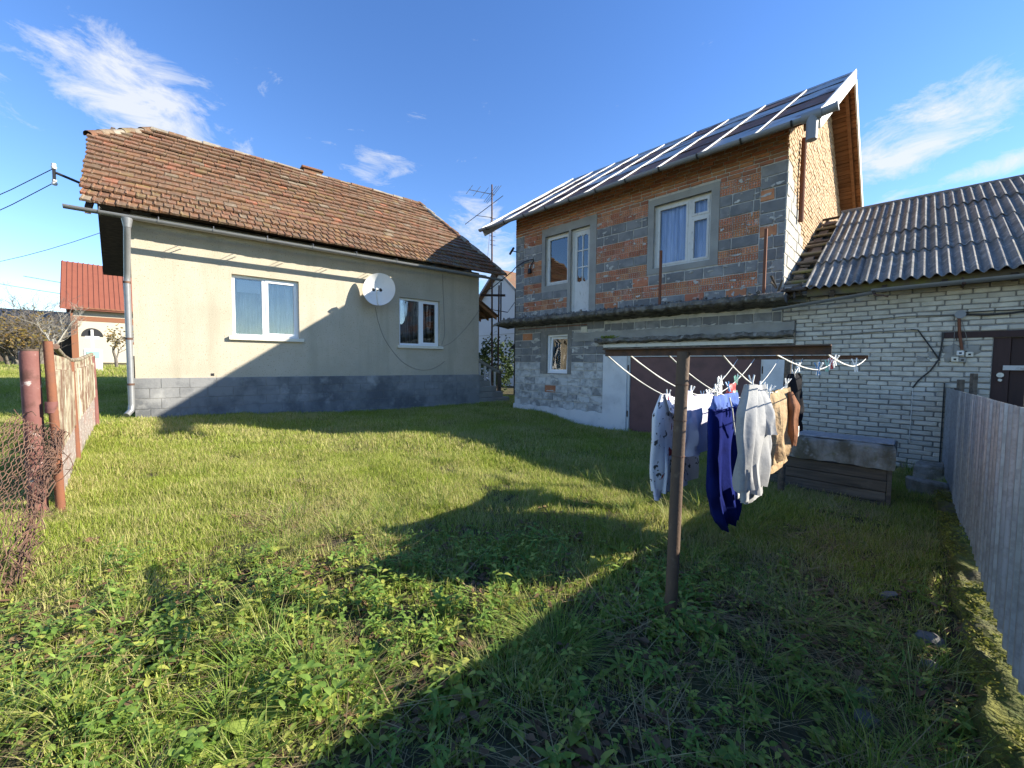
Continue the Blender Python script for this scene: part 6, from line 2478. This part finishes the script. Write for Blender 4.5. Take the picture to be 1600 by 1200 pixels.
def build_bush():
    rg = random.Random(71)
    x, y = -0.75, 19.0
    g = gz1(x, y)
    root = thing('evergreen_bush', 'rounded dark green bush behind the entrance steps', 'bush', (x, y, g))
    pts = []
    for i in range(1500):
        a = rg.uniform(0, 6.28)
        v = rg.uniform(-1, 1)
        r = rg.uniform(0.55, 1.0) ** 0.5
        lump = 1 + 0.22 * math.sin(3 * a + 2 * v) + 0.15 * math.sin(7 * a - 3 * v)
        pts.append(Vector((0.95 * r * lump * math.cos(a) * math.sqrt(1 - v * v), 0.9 * r * lump * math.sin(a) * math.sqrt(1 - v * v), 1.3 + 1.15 * r * v * lump)))
    m = MB()
    m.add(*leaves_mesh(pts, 0.13, rg, 2))
    m.obj('crown', 'evergreen', root, kind='stuff')
    m = MB()
    for k in range(6):
        a = k * 1.05
        m.tube([(0, 0, -0.1), (0.15 * math.cos(a), 0.15 * math.sin(a), 0.6), (0.5 * math.cos(a), 0.5 * math.sin(a), 1.5)], [0.03, 0.022, 0.01], 6)
    m.obj('trunk', 'bark', root)


build_bush()


def bare_tree(name, lab, base, height, spread, mt, seed, trunks=1, depth=5, leaves=0, group=None):
    rg = random.Random(seed)
    g = gz1(base[0], base[1])
    root = thing(name, lab, 'tree' if 'tree' in name else 'shrub', (base[0], base[1], g), 0, group)
    tr, tw = MB(), MB()
    tips = []

    def grow(p, d, ln, r, lev):
        n = 4
        pts = [p]
        q = p.copy()
        dd = d.copy()
        for i in range(n):
            dd = (dd + Vector((rg.uniform(-.22, .22), rg.uniform(-.22, .22), rg.uniform(-.1, .16)))).normalized()
            q = q + dd * (ln / n)
            pts.append(q.copy())
        (tr if lev < 2 else tw).tube(pts, [r * (1 - 0.45 * i / n) for i in range(n + 1)], 7 if lev < 1 else (5 if lev < 3 else 3), cap=False)
        if lev >= depth - 2:
            tips.extend(pts[1:])
        if lev < depth:
            for k in range(3 if lev < 2 else rg.choice((2, 3))):
                s = rg.uniform(0.4, 1.0)
                i = min(n - 1, int(s * n))
                pp = pts[i].lerp(pts[i + 1], s * n - i if s < 1 else 1)
                a = rg.uniform(0, 6.28)
                side = Vector((math.cos(a), math.sin(a), rg.uniform(0.0, 0.7)))
                nd = (dd * 0.65 + side * rg.uniform(0.5, 0.95) * spread).normalized()
                grow(pp, nd, ln * rg.uniform(0.55, 0.82), r * 0.55 * (1 - 0.3 * s) + 0.002, lev + 1)
    for k in range(trunks):
        a = rg.uniform(0, 6.28)
        d = Vector((0.35 * math.cos(a), 0.35 * math.sin(a), 1)).normalized() if trunks > 1 else Vector((0.05, 0, 1))
        grow(Vector((rg.uniform(-.3, .3) * (trunks > 1), rg.uniform(-.3, .3) * (trunks > 1), -0.1)), d, height * 0.36, height * 0.02 + 0.01, 0)
    tr.obj('trunk', mt, root, smooth=60)
    tw.obj('crown', mt, root, kind='stuff')
    if leaves:
        m = MB()
        m.add(*leaves_mesh([rg.choice(tips) + Vector((rg.uniform(-.15, .15), rg.uniform(-.15, .15), rg.uniform(-.15, .15))) for _ in range(leaves)], 0.16, rg))
        m.obj('leaves', 'autumn', root, kind='stuff')
    return root


GR = 'bare trees and shrubs far left'
bare_tree('orchard_tree', 'bare fruit tree with pale spreading branches in front of the red-roofed house', (-20.2, 17.5), 4.2, 1.15, 'bark_pale', 81, 1, 5, 0, GR)
bare_tree('bare_tree', 'tall bare dark-twigged tree left of the red-roofed house', (-31.5, 26.5), 6.4, 0.9, 'bark', 82, 4, 6, 0, GR)
bare_tree('bare_tree', 'bare tree at the left edge of the view above the thicket', (-33.5, 24.0), 5.6, 0.9, 'bark', 83, 4, 6, 600, GR)
bare_tree('thicket_shrub', 'leafless grey thicket shrub nearest the red-roofed house corner', (-27.6, 23.0), 3.9, 0.9, 'bark', 84, 12, 5, 500, GR)
bare_tree('thicket_shrub', 'brownish thicket shrub with a few yellow leaves behind the old fence', (-29.5, 22.0), 3.6, 0.9, 'bark', 85, 12, 5, 1200, GR)
bare_tree('thicket_shrub', 'leafy yellow-brown shrub at the far left edge', (-29.5, 20.3), 3.0, 0.9, 'bark', 86, 10, 5, 2200, GR)
bare_tree('sapling_tree', 'thin bare sapling in front of the cream wall of the red-roofed house', (-20.0, 20.4), 3.4, 1.1, 'bark', 87, 1, 4, 120, GR)


def build_barn():
    root, rf, h, ze, zr, sl = far_house('barn', 'dark weathered barn behind the bare trees left of the red-roofed house', (-40.0, 31.5), (0.72, 0.69), 6.0, 8, 3.6, 5.4, 1.35, 'wood_dark', 'asbestos', 0.4)
    for k in range(14):
        m = MB()
        m.box(0.3 + k * 0.55, 0.34 + k * 0.55, -h - 0.012, -h - 0.001, -0.2, ze - 0.02)
        m.obj('batten', 'wood_grey', root)


build_barn()
bare_tree('thicket_shrub', 'tall brown thicket shrub behind the orchard tree', (-30.8, 24.8), 4.6, 0.9, 'bark', 88, 12, 5, 900, GR)
bare_tree('thicket_shrub', 'low dense thicket shrub between the orchard tree and the barn', (-25.8, 21.2), 2.8, 0.9, 'bark', 89, 12, 5, 900, GR)


def build_left_background():
    # road and verge
    m = MB()

    def fn(u, v):
        x = -75 + 70 * u
        y = 0.0 * x + 22.5 - 0.55 * (x + 24) * 0.35 + (v - 0.5) * 3.2
        return (x, y, gz1(x, y) + 0.02)
    m.grid(fn, 60, 3)
    o = m.obj('road', 'road', None, smooth=60)
    o['kind'] = 'structure'
    # roadside cross
    x, y = -19.3, 18.6
    g = gz1(x, y)
    root = thing('wayside_cross', 'small white wayside cross on a pedestal with a dark round hood', 'cross', (x, y, g), R_(46))
    root.scale = (0.72, 0.72, 0.80)
    m = MB()
    m.bbox(-0.42, 0.42, -0.25, 0.25, -0.2, 1.25, 0.03)
    m.obj('pedestal', 'white_far', root)
    m = MB()
    m.bbox(-0.28, 0.28, -0.275, -0.252, 0.75, 1.1, 0.005)
    m.obj('plaque', 'peg_green', root)
    m = MB()
    m.box(-0.06, 0.06, -0.1, 0.0, 1.25, 2.35)
    m.box(-0.32, -0.0605, -0.1, 0.0, 1.85, 1.98)
    m.box(0.0605, 0.32, -0.1, 0.0, 1.85, 1.98)
    m.obj('cross', 'dish_white', root)
    m = MB()
    ring = [(0.5 * math.cos(R_(a)), 0.02, 1.95 + 0.5 * math.sin(R_(a))) for a in range(0, 181, 15)]
    m.prism(ring[::-1], (0, 0.06, 0))
    m.obj('hood', 'black_plastic', root)
    # row of dark posts running on from the old fence
    rg = random.Random(63)
    P, Q = Vector((-8.05, 8.6, 0)), Vector((-17.5, 20.5, 0))
    for k in range(9):
        p = P.lerp(Q, (k / 8) ** 1.2)
        g = gz1(p.x, p.y)
        h = 1.25 + rg.uniform(-.15, .2)
        m = MB()
        m.bbox(-0.06, 0.06, -0.05, 0.05, -0.2, h, 0.01, 0.01, rg)
        o = m.obj('fence_post', 'wood_dark', None, loc=(p.x, p.y, g))
        o.rotation_euler = (rg.uniform(-.03, .03), rg.uniform(-.03, .03), rg.uniform(0, 1))
        tag(o, ('nearest', 'second', 'third', 'fourth', 'fifth', 'sixth', 'seventh', 'eighth', 'farthest')[k] + ' dark wooden fence post in the row running back past the cream house', 'fence post', 'posts running back past the cream house')
    # boarded strip between the first posts
    root = thing('board_fence', 'dark weathered board fence in the shade left of the cream house', 'fence', (-8.2, 8.9, gz1(-8.2, 8.9)))
    A, B = Vector((-8.1, 8.75, 0)), Vector((-11.0, 12.4, 0))
    d = (B - A)
    Ln = d.length
    d = d / Ln
    n = 26
    for k in range(n):
        p = A + d * (Ln * (k + .5) / n)
        g = gz1(p.x, p.y)
        m = MB()
        M = Matrix.Translation(Vector((p.x, p.y, g)) - root.location) @ Matrix.Rotation(math.atan2(d.y, d.x), 4, 'Z')
        m.bbox(-0.075, 0.075, -0.012, 0.012, -0.1, 0.95 + rg.uniform(-.06, .06), 0.004, 0.003, rg, M)
        m.obj('board', 'wood_dark', root)
    # power bracket on the gable and wires
    bp = FL.P(-0.75, 0.9, 5.05)
    root = thing('power_bracket', 'dark steel power bracket with white insulators on the left gable of the cream house', 'bracket', bp, FL.ang)
    m = MB()
    m.tube([(0.3, 0, -0.1), (-0.38, 0, 0.12)], 0.025, 8)
    m.box(-0.40, -0.36, -0.03, 0.03, -0.08, 0.18)
    m.obj('arm', 'black_plastic', root)
    for z in (0.18, -0.13):
        m = MB()
        m.tube([(-0.38, 0, z), (-0.38, 0, z + 0.04), (-0.38, 0, z + 0.05), (-0.38, 0, z + 0.10)], [0.035, 0.045, 0.03, 0.035], 10)
        m.obj('insulator', 'dish_white', root, smooth=40)
    far = Vector((-34, 16, 7.5))

    def cat(a, b, sag, lab, r=0.008):
        m = MB()
        pts = []
        for i in range(17):
            t = i / 16
            p = a.lerp(b, t)
            p.z -= sag * 4 * t * (1 - t)
            pts.append(p)
        m.tube(pts, r, 5)
        tag(m.obj('power_line', 'cable', None), lab, 'power line')
    e = FL.P(-1.12, 0.9, 5.25)
    e2 = FL.P(-1.12, 0.9, 4.98)
    cat(e, Vector((-30, 14.0, 6.6)), 1.5, 'upper black wire leaving the bracket on the cream house')
    cat(e2, Vector((-30, 14.0, 6.2)), 1.6, 'lower black wire leaving the bracket on the cream house')
    cat(FL.P(-1.12, 6.0, 5.25), Vector((-34, 20.0, 6.4)), 0.9, 'black wire leaving the cream house under the gable')
    cat(Vector((-36, 30, 7.6)), Vector((-22, 40, 6.4)), 0.3, 'far wire crossing in front of the red roof', 0.02)
    cat(Vector((-40, 30, 7.4)), Vector((-24, 40, 6.2)), 0.5, 'lower far wire crossing in front of the red roof', 0.02)


build_left_background()



# ------------------------------------------------------------------ lawn and weeds
NPR = np.random.RandomState(3)


def blade(vs, fs, base, h, wd, az, lean, curl, tw=0.0, seg=3):
    b = len(vs)
    ca, sa = math.cos(az), math.sin(az)
    for i in range(seg + 1):
        t = i / seg
        out_ = lean * t * h + curl * t * t * h
        z = h * t * (1 - 0.25 * abs(curl) * t - 0.12 * lean * t)
        px, py = base[0] + ca * out_, base[1] + sa * out_
        ww = wd * (1 - t) ** 0.6 if i < seg else 0
        sx, sy = -math.sin(az + tw * t), math.cos(az + tw * t)
        if i < seg:
            vs.append((px - sx * ww / 2, py - sy * ww / 2, base[2] + z))
            vs.append((px + sx * ww / 2, py + sy * ww / 2, base[2] + z))
        else:
            vs.append((px, py, base[2] + z))
    for i in range(seg - 1):
        k = b + 2 * i
        fs.append((k, k + 1, k + 3, k + 2))
    k = b + 2 * (seg - 1)
    fs.append((k, k + 1, k + 2))


def leaf(vs, fs, p, az, pitch, ln, wd, fold=0.25, droop=0.2):
    b = len(vs)
    M = (Matrix.Translation(p) @ Matrix.Rotation(az, 4, 'Z') @ Matrix.Rotation(pitch, 4, 'X'))
    prof = [(0.0, 0.0), (0.22, 0.80), (0.5, 1.0), (0.78, 0.55), (1.0, 0.0)]
    idx = []
    for (t, k) in prof:
        y = ln * t
        z = -droop * ln * t * t
        if k == 0:
            vs.append(tuple(M @ Vector((0, y, z))))
            idx.append((len(vs) - 1,))
        else:
            vs.append(tuple(M @ Vector((-wd * k / 2, y, z + fold * wd * k / 2))))
            vs.append(tuple(M @ Vector((0, y, z))))
            vs.append(tuple(M @ Vector((wd * k / 2, y, z + fold * wd * k / 2))))
            idx.append((len(vs) - 3, len(vs) - 2, len(vs) - 1))
    a, c = idx[0][0], idx[1]
    fs += [(a, c[1], c[0]), (a, c[2], c[1])]
    for i in range(1, 3):
        c, d = idx[i], idx[i + 1]
        fs += [(c[0], c[1], d[1], d[0]), (c[1], c[2], d[2], d[1])]
    c, e = idx[3], idx[4][0]
    fs += [(c[0], c[1], e), (c[1], c[2], e)]


def proto(name, mt, fn):
    vs, fs = [], []
    fn(vs, fs)
    me = bpy.data.meshes.new(name)
    me.from_pydata(vs, [], fs)
    me.materials.append(MATS[mt])
    me.shade_smooth()
    return me


def lawn_clump(seed, n, rad, h0, h1, wd, lean=0.5, curl=0.5):
    rg = random.Random(seed)

    def fn(vs, fs):
        for i in range(n):
            r = rad * math.sqrt(rg.random())
            a = rg.uniform(0, 6.28)
            blade(vs, fs, (r * math.cos(a), r * math.sin(a), -0.005), rg.uniform(h0, h1), wd * rg.uniform(0.7, 1.3), rg.uniform(0, 6.28), rg.uniform(0, lean), rg.uniform(0.0, curl), rg.uniform(-1, 1))
    return fn


def tuft(seed, n, h0, h1, wd):
    rg = random.Random(seed)

    def fn(vs, fs):
        for i in range(n):
            a = rg.uniform(0, 6.28)
            r = 0.05 * math.sqrt(rg.random())
            blade(vs, fs, (r * math.cos(a), r * math.sin(a), -0.01), rg.uniform(h0, h1), wd * rg.uniform(.7, 1.3), a + rg.uniform(-.6, .6), rg.uniform(0.1, 0.6), rg.uniform(0.1, 0.9), rg.uniform(-.8, .8), 4)
    return fn


def weed_plant(seed, stems, h0, h1, ln, wd):
    rg = random.Random(seed)

    def fn(vs, fs):
        for s in range(stems):
            a = rg.uniform(0, 6.28)
            r = rg.uniform(0, 0.06)
            h = rg.uniform(h0, h1)
            lean = rg.uniform(0.05, 0.5)
            az = rg.uniform(0, 6.28)
            b0 = (r * math.cos(a), r * math.sin(a), 0)
            blade(vs, fs, b0, h, 0.006, az, lean, 0.1)
            npair = max(2, int(h / 0.035))
            for k in range(npair):
                t = 0.25 + 0.75 * k / max(1, npair - 1)
                px = b0[0] + math.cos(az) * lean * t * h
                py = b0[1] + math.sin(az) * lean * t * h
                pz = h * t * (1 - 0.12 * lean * t)
                sc = (1.0 - 0.45 * abs(t - 0.6)) * rg.uniform(0.75, 1.2)
                a0 = k * 1.57 + s + rg.uniform(-.3, .3)
                for sgn in (0, math.pi):
                    leaf(vs, fs, Vector((px, py, pz)), a0 + sgn + rg.uniform(-.25, .25), rg.uniform(-0.15, 0.75), ln * sc, wd * sc, 0.3, rg.uniform(0.15, 0.5))
    return fn


def rosette(seed, n, ln, wd):
    rg = random.Random(seed)

    def fn(vs, fs):
        for i in range(n):
            a = 6.28 * i / n + rg.uniform(-.3, .3)
            s = rg.uniform(0.6, 1.15)
            leaf(vs, fs, Vector((0, 0, 0.01)), a, rg.uniform(0.2, 0.9), ln * s, wd * s, 0.3, rg.uniform(0.2, 0.6))
    return fn


def straw_clump(seed, n):
    rg = random.Random(seed)

    def fn(vs, fs):
        for i in range(n):
            r = 0.13 * math.sqrt(rg.random())
            a = rg.uniform(0, 6.28)
            h = rg.uniform(0.06, 0.20)
            blade(vs, fs, (r * math.cos(a), r * math.sin(a), rg.uniform(0, 0.02)), h, 0.0035, rg.uniform(0, 6.28), rg.uniform(0.8, 2.2), rg.uniform(-0.3, 0.4), rg.uniform(-1, 1))
        # collapse towards the ground
        for i, v in enumerate(vs):
            vs[i] = (v[0], v[1], v[2] * 0.45)
    return fn


def litter(seed, n):
    rg = random.Random(seed)

    def fn(vs, fs):
        for i in range(n):
            a = rg.uniform(0, 6.28)
            r = 0.15 * math.sqrt(rg.random())
            leaf(vs, fs, Vector((r * math.cos(a), r * math.sin(a), rg.uniform(0.005, 0.03))), rg.uniform(0, 6.28), rg.uniform(-.3, .4), rg.uniform(.03, .06), rg.uniform(.02, .035), 0.5, rg.uniform(-.3, .4))
    return fn


# a region of the yard: inside the boundary lines
def inside(x, y):
    # clear of the buildings, the trough, the metal fence
    dx, dy = x - FR.o.x, y - FR.o.y
    t = dx * FR.a.x + dy * FR.a.y
    q = dx * FR.b.x + dy * FR.b.y
    okR = (q < -0.05) | (t < -0.02)
    okR &= ~((t > 7.15) & (t < 8.5) & (q > -2.6) & (q < -2.08))
    okR &= ~((t > 8.84) & (t < 9.16) & (q < -1.9))
    ex, ey = x - FL.o.x, y - FL.o.y
    tl = ex * FL.a.x + ey * FL.a.y
    ql = ex * FL.b.x + ey * FL.b.y
    okL = ~((tl > -0.05) & (tl < 9.7) & (ql > -0.06) & (ql < 7.2))
    return okR & okL, t, q, tl, ql


def vnoise(x, y, s, seed):
    """smooth value noise"""
    r = np.random.RandomState(seed)
    g = r.rand(64, 64)
    u, v = x * s, y * s
    i, j = np.floor(u).astype(int), np.floor(v).astype(int)
    fu, fv = u - i, v - j
    fu, fv = fu * fu * (3 - 2 * fu), fv * fv * (3 - 2 * fv)
    a, b = g[i % 64, j % 64], g[(i + 1) % 64, j % 64]
    c, d = g[i % 64, (j + 1) % 64], g[(i + 1) % 64, (j + 1) % 64]
    return (a * (1 - fu) + b * fu) * (1 - fv) + (c * (1 - fu) + d * fu) * fv


def scatter(name, label_mats, dens_fn, protos, smin, smax, area, cell, seed, tilt=0.15, zoff=0.0):
    """points on a jittered grid, thinned by a density map, each carrying one plant"""
    r = np.random.RandomState(seed)
    x0, x1, y0, y1 = area
    nx, ny = int((x1 - x0) / cell), int((y1 - y0) / cell)
    gx, gy = np.meshgrid(np.arange(nx), np.arange(ny))
    x = x0 + (gx.ravel() + r.rand(nx * ny)) * cell
    y = y0 + (gy.ravel() + r.rand(nx * ny)) * cell
    ok, t, q, tl, ql = inside(x, y)
    view = (np.abs(x) < 1.62 * (y + 1.2)) & (y > -0.2)
    d = dens_fn(x, y, t, q)
    keep = ok & view & (r.rand(len(x)) < d)
    x, y = x[keep], y[keep]
    z = gz(x, y) + zoff
    n = len(x)
    me = bpy.data.meshes.new(name)
    me.vertices.add(n)
    me.vertices.foreach_set('co', np.stack([x, y, z], 1).ravel())
    at = me.attributes.new('rot', 'FLOAT_VECTOR', 'POINT')
    at.data.foreach_set('vector', np.stack([r.uniform(-tilt, tilt, n), r.uniform(-tilt, tilt, n), r.uniform(0, 6.283, n)], 1).ravel())
    at = me.attributes.new('scl', 'FLOAT', 'POINT')
    at.data.foreach_set('value', r.uniform(smin, smax, n) * (0.62 + 0.5 * vnoise(x, y, 2.3, 61) + 0.35 * vnoise(x, y, 6.1, 62)))
    at = me.attributes.new('idx', 'INT', 'POINT')
    at.data.foreach_set('value', r.randint(0, len(protos), n).astype(np.int32))
    o = bpy.data.objects.new(name, me)
    o['kind'] = 'stuff'
    link(o)
    pc = bpy.data.collections.new(name + '_plants')
    for i, pm in enumerate(protos):
        po = bpy.data.objects.new(f'{name}_plant_{i:02d}', pm)
        pc.objects.link(po)
    ng = bpy.data.node_groups.new(name + '_scatter', 'GeometryNodeTree')
    ng.interface.new_socket('Geometry', in_out='INPUT', socket_type='NodeSocketGeometry')
    ng.interface.new_socket('Geometry', in_out='OUTPUT', socket_type='NodeSocketGeometry')
    gi, go = ng.nodes.new('NodeGroupInput'), ng.nodes.new('NodeGroupOutput')
    ci = ng.nodes.new('GeometryNodeCollectionInfo')
    ci.inputs['Collection'].default_value = pc
    ci.inputs['Separate Children'].default_value = True
    ci.inputs['Reset Children'].default_value = True
    ip = ng.nodes.new('GeometryNodeInstanceOnPoints')
    ip.inputs['Pick Instance'].default_value = True

    def attr(nm, tp):
        a = ng.nodes.new('GeometryNodeInputNamedAttribute')
        a.data_type = tp
        a.inputs['Name'].default_value = nm
        return [s for s in a.outputs if s.enabled and s.name == 'Attribute'][0]
    ng.links.new(gi.outputs[0], ip.inputs['Points'])
    ng.links.new(ci.outputs[0], ip.inputs['Instance'])
    ng.links.new(attr('idx', 'INT'), ip.inputs['Instance Index'])
    ng.links.new(attr('rot', 'FLOAT_VECTOR'), ip.inputs['Rotation'])
    ng.links.new(attr('scl', 'FLOAT'), ip.inputs['Scale'])
    ng.links.new(ip.outputs[0], go.inputs[0])
    md = o.modifiers.new('scatter', 'NODES')
    md.node_group = ng
    return n


# how the yard is covered
def weedy(x, y):
    """share of broad-leaved weeds: the strip near the camera, thinning into the lawn"""
    k = np.clip((4.1 - y - 0.25 * np.abs(x + 0.2)) / 1.5, 0, 1)
    n = vnoise(x, y, 1.3, 5) * 0.6 + vnoise(x, y, 3.1, 6) * 0.4
    return np.clip(k * 1.5 - (1 - n) * 1.05, 0, 1)


def bare(x, y):
    n = vnoise(x, y, 0.9, 9) * 0.55 + vnoise(x, y, 2.7, 10) * 0.45
    return np.clip((n - 0.58) * 5, 0, 1)


def sidestrip(t, q):
    """dead-grass strip along the kerb"""
    return np.clip(1 - np.abs(t - 8.15) / 0.75, 0, 1) * np.clip((-q - 3.0) / 1.2, 0, 1)


def d_lawn(x, y, t, q):
    w_ = weedy(x, y)
    worn = np.clip((vnoise(x, y, 1.4, 71) * .6 + vnoise(x, y, 4.0, 72) * .4 - .6) * 6, 0, 1)
    return np.clip(1 - 0.80 * w_ - 0.45 * bare(x, y) * (y < 5) - 0.55 * worn - 0.6 * sidestrip(t, q), 0.03, 1)


def d_lawn_far(x, y, t, q):
    return (y > 6.0) * 1.0


def d_tall(x, y, t, q):
    n = vnoise(x, y, 0.8, 15)
    shade = np.clip((t - 5.0) / 1.5, 0, 1)
    edge = np.exp(-(np.minimum(0, q) / 0.35) ** 2) * (t > 0)
    return np.clip((n - 0.60) * 1.3 * (y < 6) + 0.22 * shade * (n > .4) + 0.5 * edge + 0.06 * np.clip((3.4 - y) / 1.5, 0, 1) * (n > .5) + 0.14 * (x > 0.3) * (y < 3.6) * (vnoise(x, y, 1.7, 33) > .45), 0, 1) * np.where(y < 7, 1, 0.25)


def d_weed(x, y, t, q):
    patch = np.exp(-(((x + 0.0) / 0.75) ** 2 + ((y - 2.9) / 0.5) ** 2)) + np.exp(-(((x - 0.35) / 0.4) ** 2 + ((y - 3.05) / 0.35) ** 2)) + np.exp(-(((x + 2.2) / 1.2) ** 2 + ((y - 2.0) / 0.7) ** 2))
    side = np.clip(1 - np.abs(t - 7.7) / 0.5, 0, 1) * np.clip(1 - np.abs(q + 6.0) / 0.9, 0, 1)
    return np.clip(weedy(x, y) * 1.1 * (0.45 + 0.55 * (vnoise(x, y, 4.3, 45) > .38)) * (1 - 0.5 * (t > 6.9)) + 0.6 * patch * (vnoise(x, y, 2.2, 21) > .42) + 0.45 * side, 0, 1)


def d_small(x, y, t, q):
    n = vnoise(x, y, 1.1, 25)
    return np.clip(0.10 + 0.5 * weedy(x, y) + 0.40 * (n > 0.58) * (y < 7) + 0.25 * (vnoise(x, y, 3.3, 26) > .7), 0, 1)


def d_straw(x, y, t, q):
    return np.clip((0.10 + 0.40 * (x < 0.0)) * bare(x, y) * (y < 4.6) + 0.28 * sidestrip(t, q) + 0.02, 0, 1)


def d_litter(x, y, t, q):
    patch = np.exp(-(((x + 0.45) / 0.45) ** 2 + ((y - 3.35) / 0.22) ** 2)) + np.exp(-(((x - 0.45) / 0.4) ** 2 + ((y - 3.55) / 0.25) ** 2))
    return np.clip(0.9 * patch + 0.25 * bare(x, y) * (y < 4) + 0.22 * (y < 3), 0, 1)


lawn_p = [proto('lawn', 'grass', lawn_clump(100 + i, 34, 0.075, 0.035, 0.085, 0.0042)) for i in range(6)]
lawn_f = [proto('lawn', 'grass', lawn_clump(120 + i, 40, 0.14, 0.04, 0.09, 0.0075)) for i in range(5)]
tall_p = [proto('tall', 'grass_tall', tuft(140 + i, 46, 0.10, 0.26, 0.0045)) for i in range(5)]
weed_p = [proto('weed', 'weed', weed_plant(160 + i, 4, 0.03, 0.10, 0.034, 0.021)) for i in range(4)]
weed_p += [proto('weed', 'weed', weed_plant(166 + i, 6, 0.02, 0.06, 0.020, 0.015)) for i in range(3)]
weed_p += [proto('weed', 'nettle', weed_plant(170 + i, 3, 0.06, 0.13, 0.046, 0.014)) for i in range(2)]
weed_p += [proto('weed', 'weed', rosette(174 + i, 6, 0.085, 0.024)) for i in range(2)]
weed_p += [proto('weed', 'weed', rosette(177 + i, 4, 0.07, 0.045)) for i in range(1)]
weed_p += [proto('straw', 'straw', straw_clump(230 + i, 14)) for i in range(1)]
weed_p += [proto('tall', 'grass_tall', tuft(146 + i, 24, 0.05, 0.11, 0.004)) for i in range(1)]
nett_p = [proto('weed', 'nettle', weed_plant(180 + i, 4, 0.07, 0.16, 0.044, 0.027)) for i in range(4)]
small_p = [proto('weed', 'weed', rosette(200 + i, 8, 0.045, 0.019)) for i in range(4)]
straw_p = [proto('straw', 'straw', straw_clump(220 + i, 26)) for i in range(4)]
lit_p = [proto('litter', 'dead_leaf', litter(240 + i, 12)) for i in range(3)]
near = (-6.5, 7.0, 0.4, 6.3)
cnt = {}
cnt['lawn'] = scatter('lawn_grass', None, lambda x, y, t, q: d_lawn(x, y, t, q) * (y < 6.3), lawn_p, 0.75, 1.35, (-10, 7, 0.4, 6.4), 0.058, 1)
cnt['far'] = scatter('far_lawn_grass', None, d_lawn_far, lawn_f, 0.75, 1.3, (-22, 7, 5.9, 17), 0.10, 2)
cnt['verge'] = scatter('verge_grass', None, lambda x, y, t, q: 1.0 * (x < -6) * ((y > 17) | (x < -22)), lawn_f, 1.6, 2.6, (-40, -6, 9, 27), 0.30, 12)
cnt['tall'] = scatter('tall_grass', None, d_tall, tall_p, 0.6, 1.25, near, 0.16, 3)
cnt['tallf'] = scatter('wall_foot_grass', None, lambda x, y, t, q: d_tall(x, y, t, q) * (y >= 6.3), tall_p, 0.6, 1.0, (-9, 6, 6.3, 14), 0.2, 13)
cnt['weed'] = scatter('leafy_weeds', None, d_weed, weed_p, 0.6, 1.35, (-5, 5, 0.4, 5.5), 0.066, 4)
cnt['nettle'] = scatter('nettle_patch', None, lambda x, y, t, q: np.clip(d_weed(x, y, t, q) * 0.8 - 0.25, 0, 1) * (vnoise(x, y, 1.9, 44) > .5), nett_p, 0.6, 1.15, (-4, 5, 0.4, 4.2), 0.13, 5)
cnt['small'] = scatter('ground_weeds', None, d_small, small_p, 0.6, 1.3, (-7, 6, 0.4, 7), 0.11, 6)
cnt['straw'] = scatter('dead_grass', None, d_straw, straw_p, 0.7, 1.4, (-6, 6, 0.4, 6.5), 0.085, 7)
cnt['litter'] = scatter('leaf_litter', None, d_litter, lit_p, 0.7, 1.3, (-5, 5, 0.4, 5), 0.10, 8)
print('plants', cnt)


# a few tussocks that stand out in the foreground
def tussocks():
    for i, (x, y, h, n, lab) in enumerate(((0.25, 2.05, 0.27, 420, 'large tussock of long green grass in the centre foreground'), (-0.75, 1.72, 0.30, 160, 'smaller grass tussock at the left of the foreground shade'),
                                           (0.02, 1.75, 0.26, 140, 'pale grass tussock before the large one at the bottom edge'), (1.05, 3.3, 0.30, 170, 'grass tussock in shade behind the rusty pole'),
                                           (2.2, 3.7, 0.34, 220, 'tall dark tussock under the hanging jacket'), (1.75, 2.35, 0.28, 160, 'low dry tussock right of the rusty pole'), (-1.7, 2.95, 0.24, 140, 'sunlit tussock at the left where lawn meets weeds'), (2.55, 4.1, 0.3, 180, 'tussock at the foot of the plank box'))):
        rg = random.Random(300 + i)
        vs, fs = [], []
        for k in range(n):
            a = rg.uniform(0, 6.28)
            r = 0.10 * math.sqrt(rg.random())
            blade(vs, fs, (r * math.cos(a), r * math.sin(a), -0.02), h * rg.uniform(0.45, 1.1), 0.0036 * rg.uniform(.7, 1.3), a + rg.uniform(-.9, .9), rg.uniform(0.1, 0.9), rg.uniform(0.3, 1.5), rg.uniform(-.8, .8), 5)
        m = MB()
        m.add(vs, fs)
        o = m.obj('grass_tussock', 'grass_tall', None, smooth=60, loc=(x, y, gz1(x, y)))
        tag(o, lab, 'grass', 'grass tussocks')


tussocks()
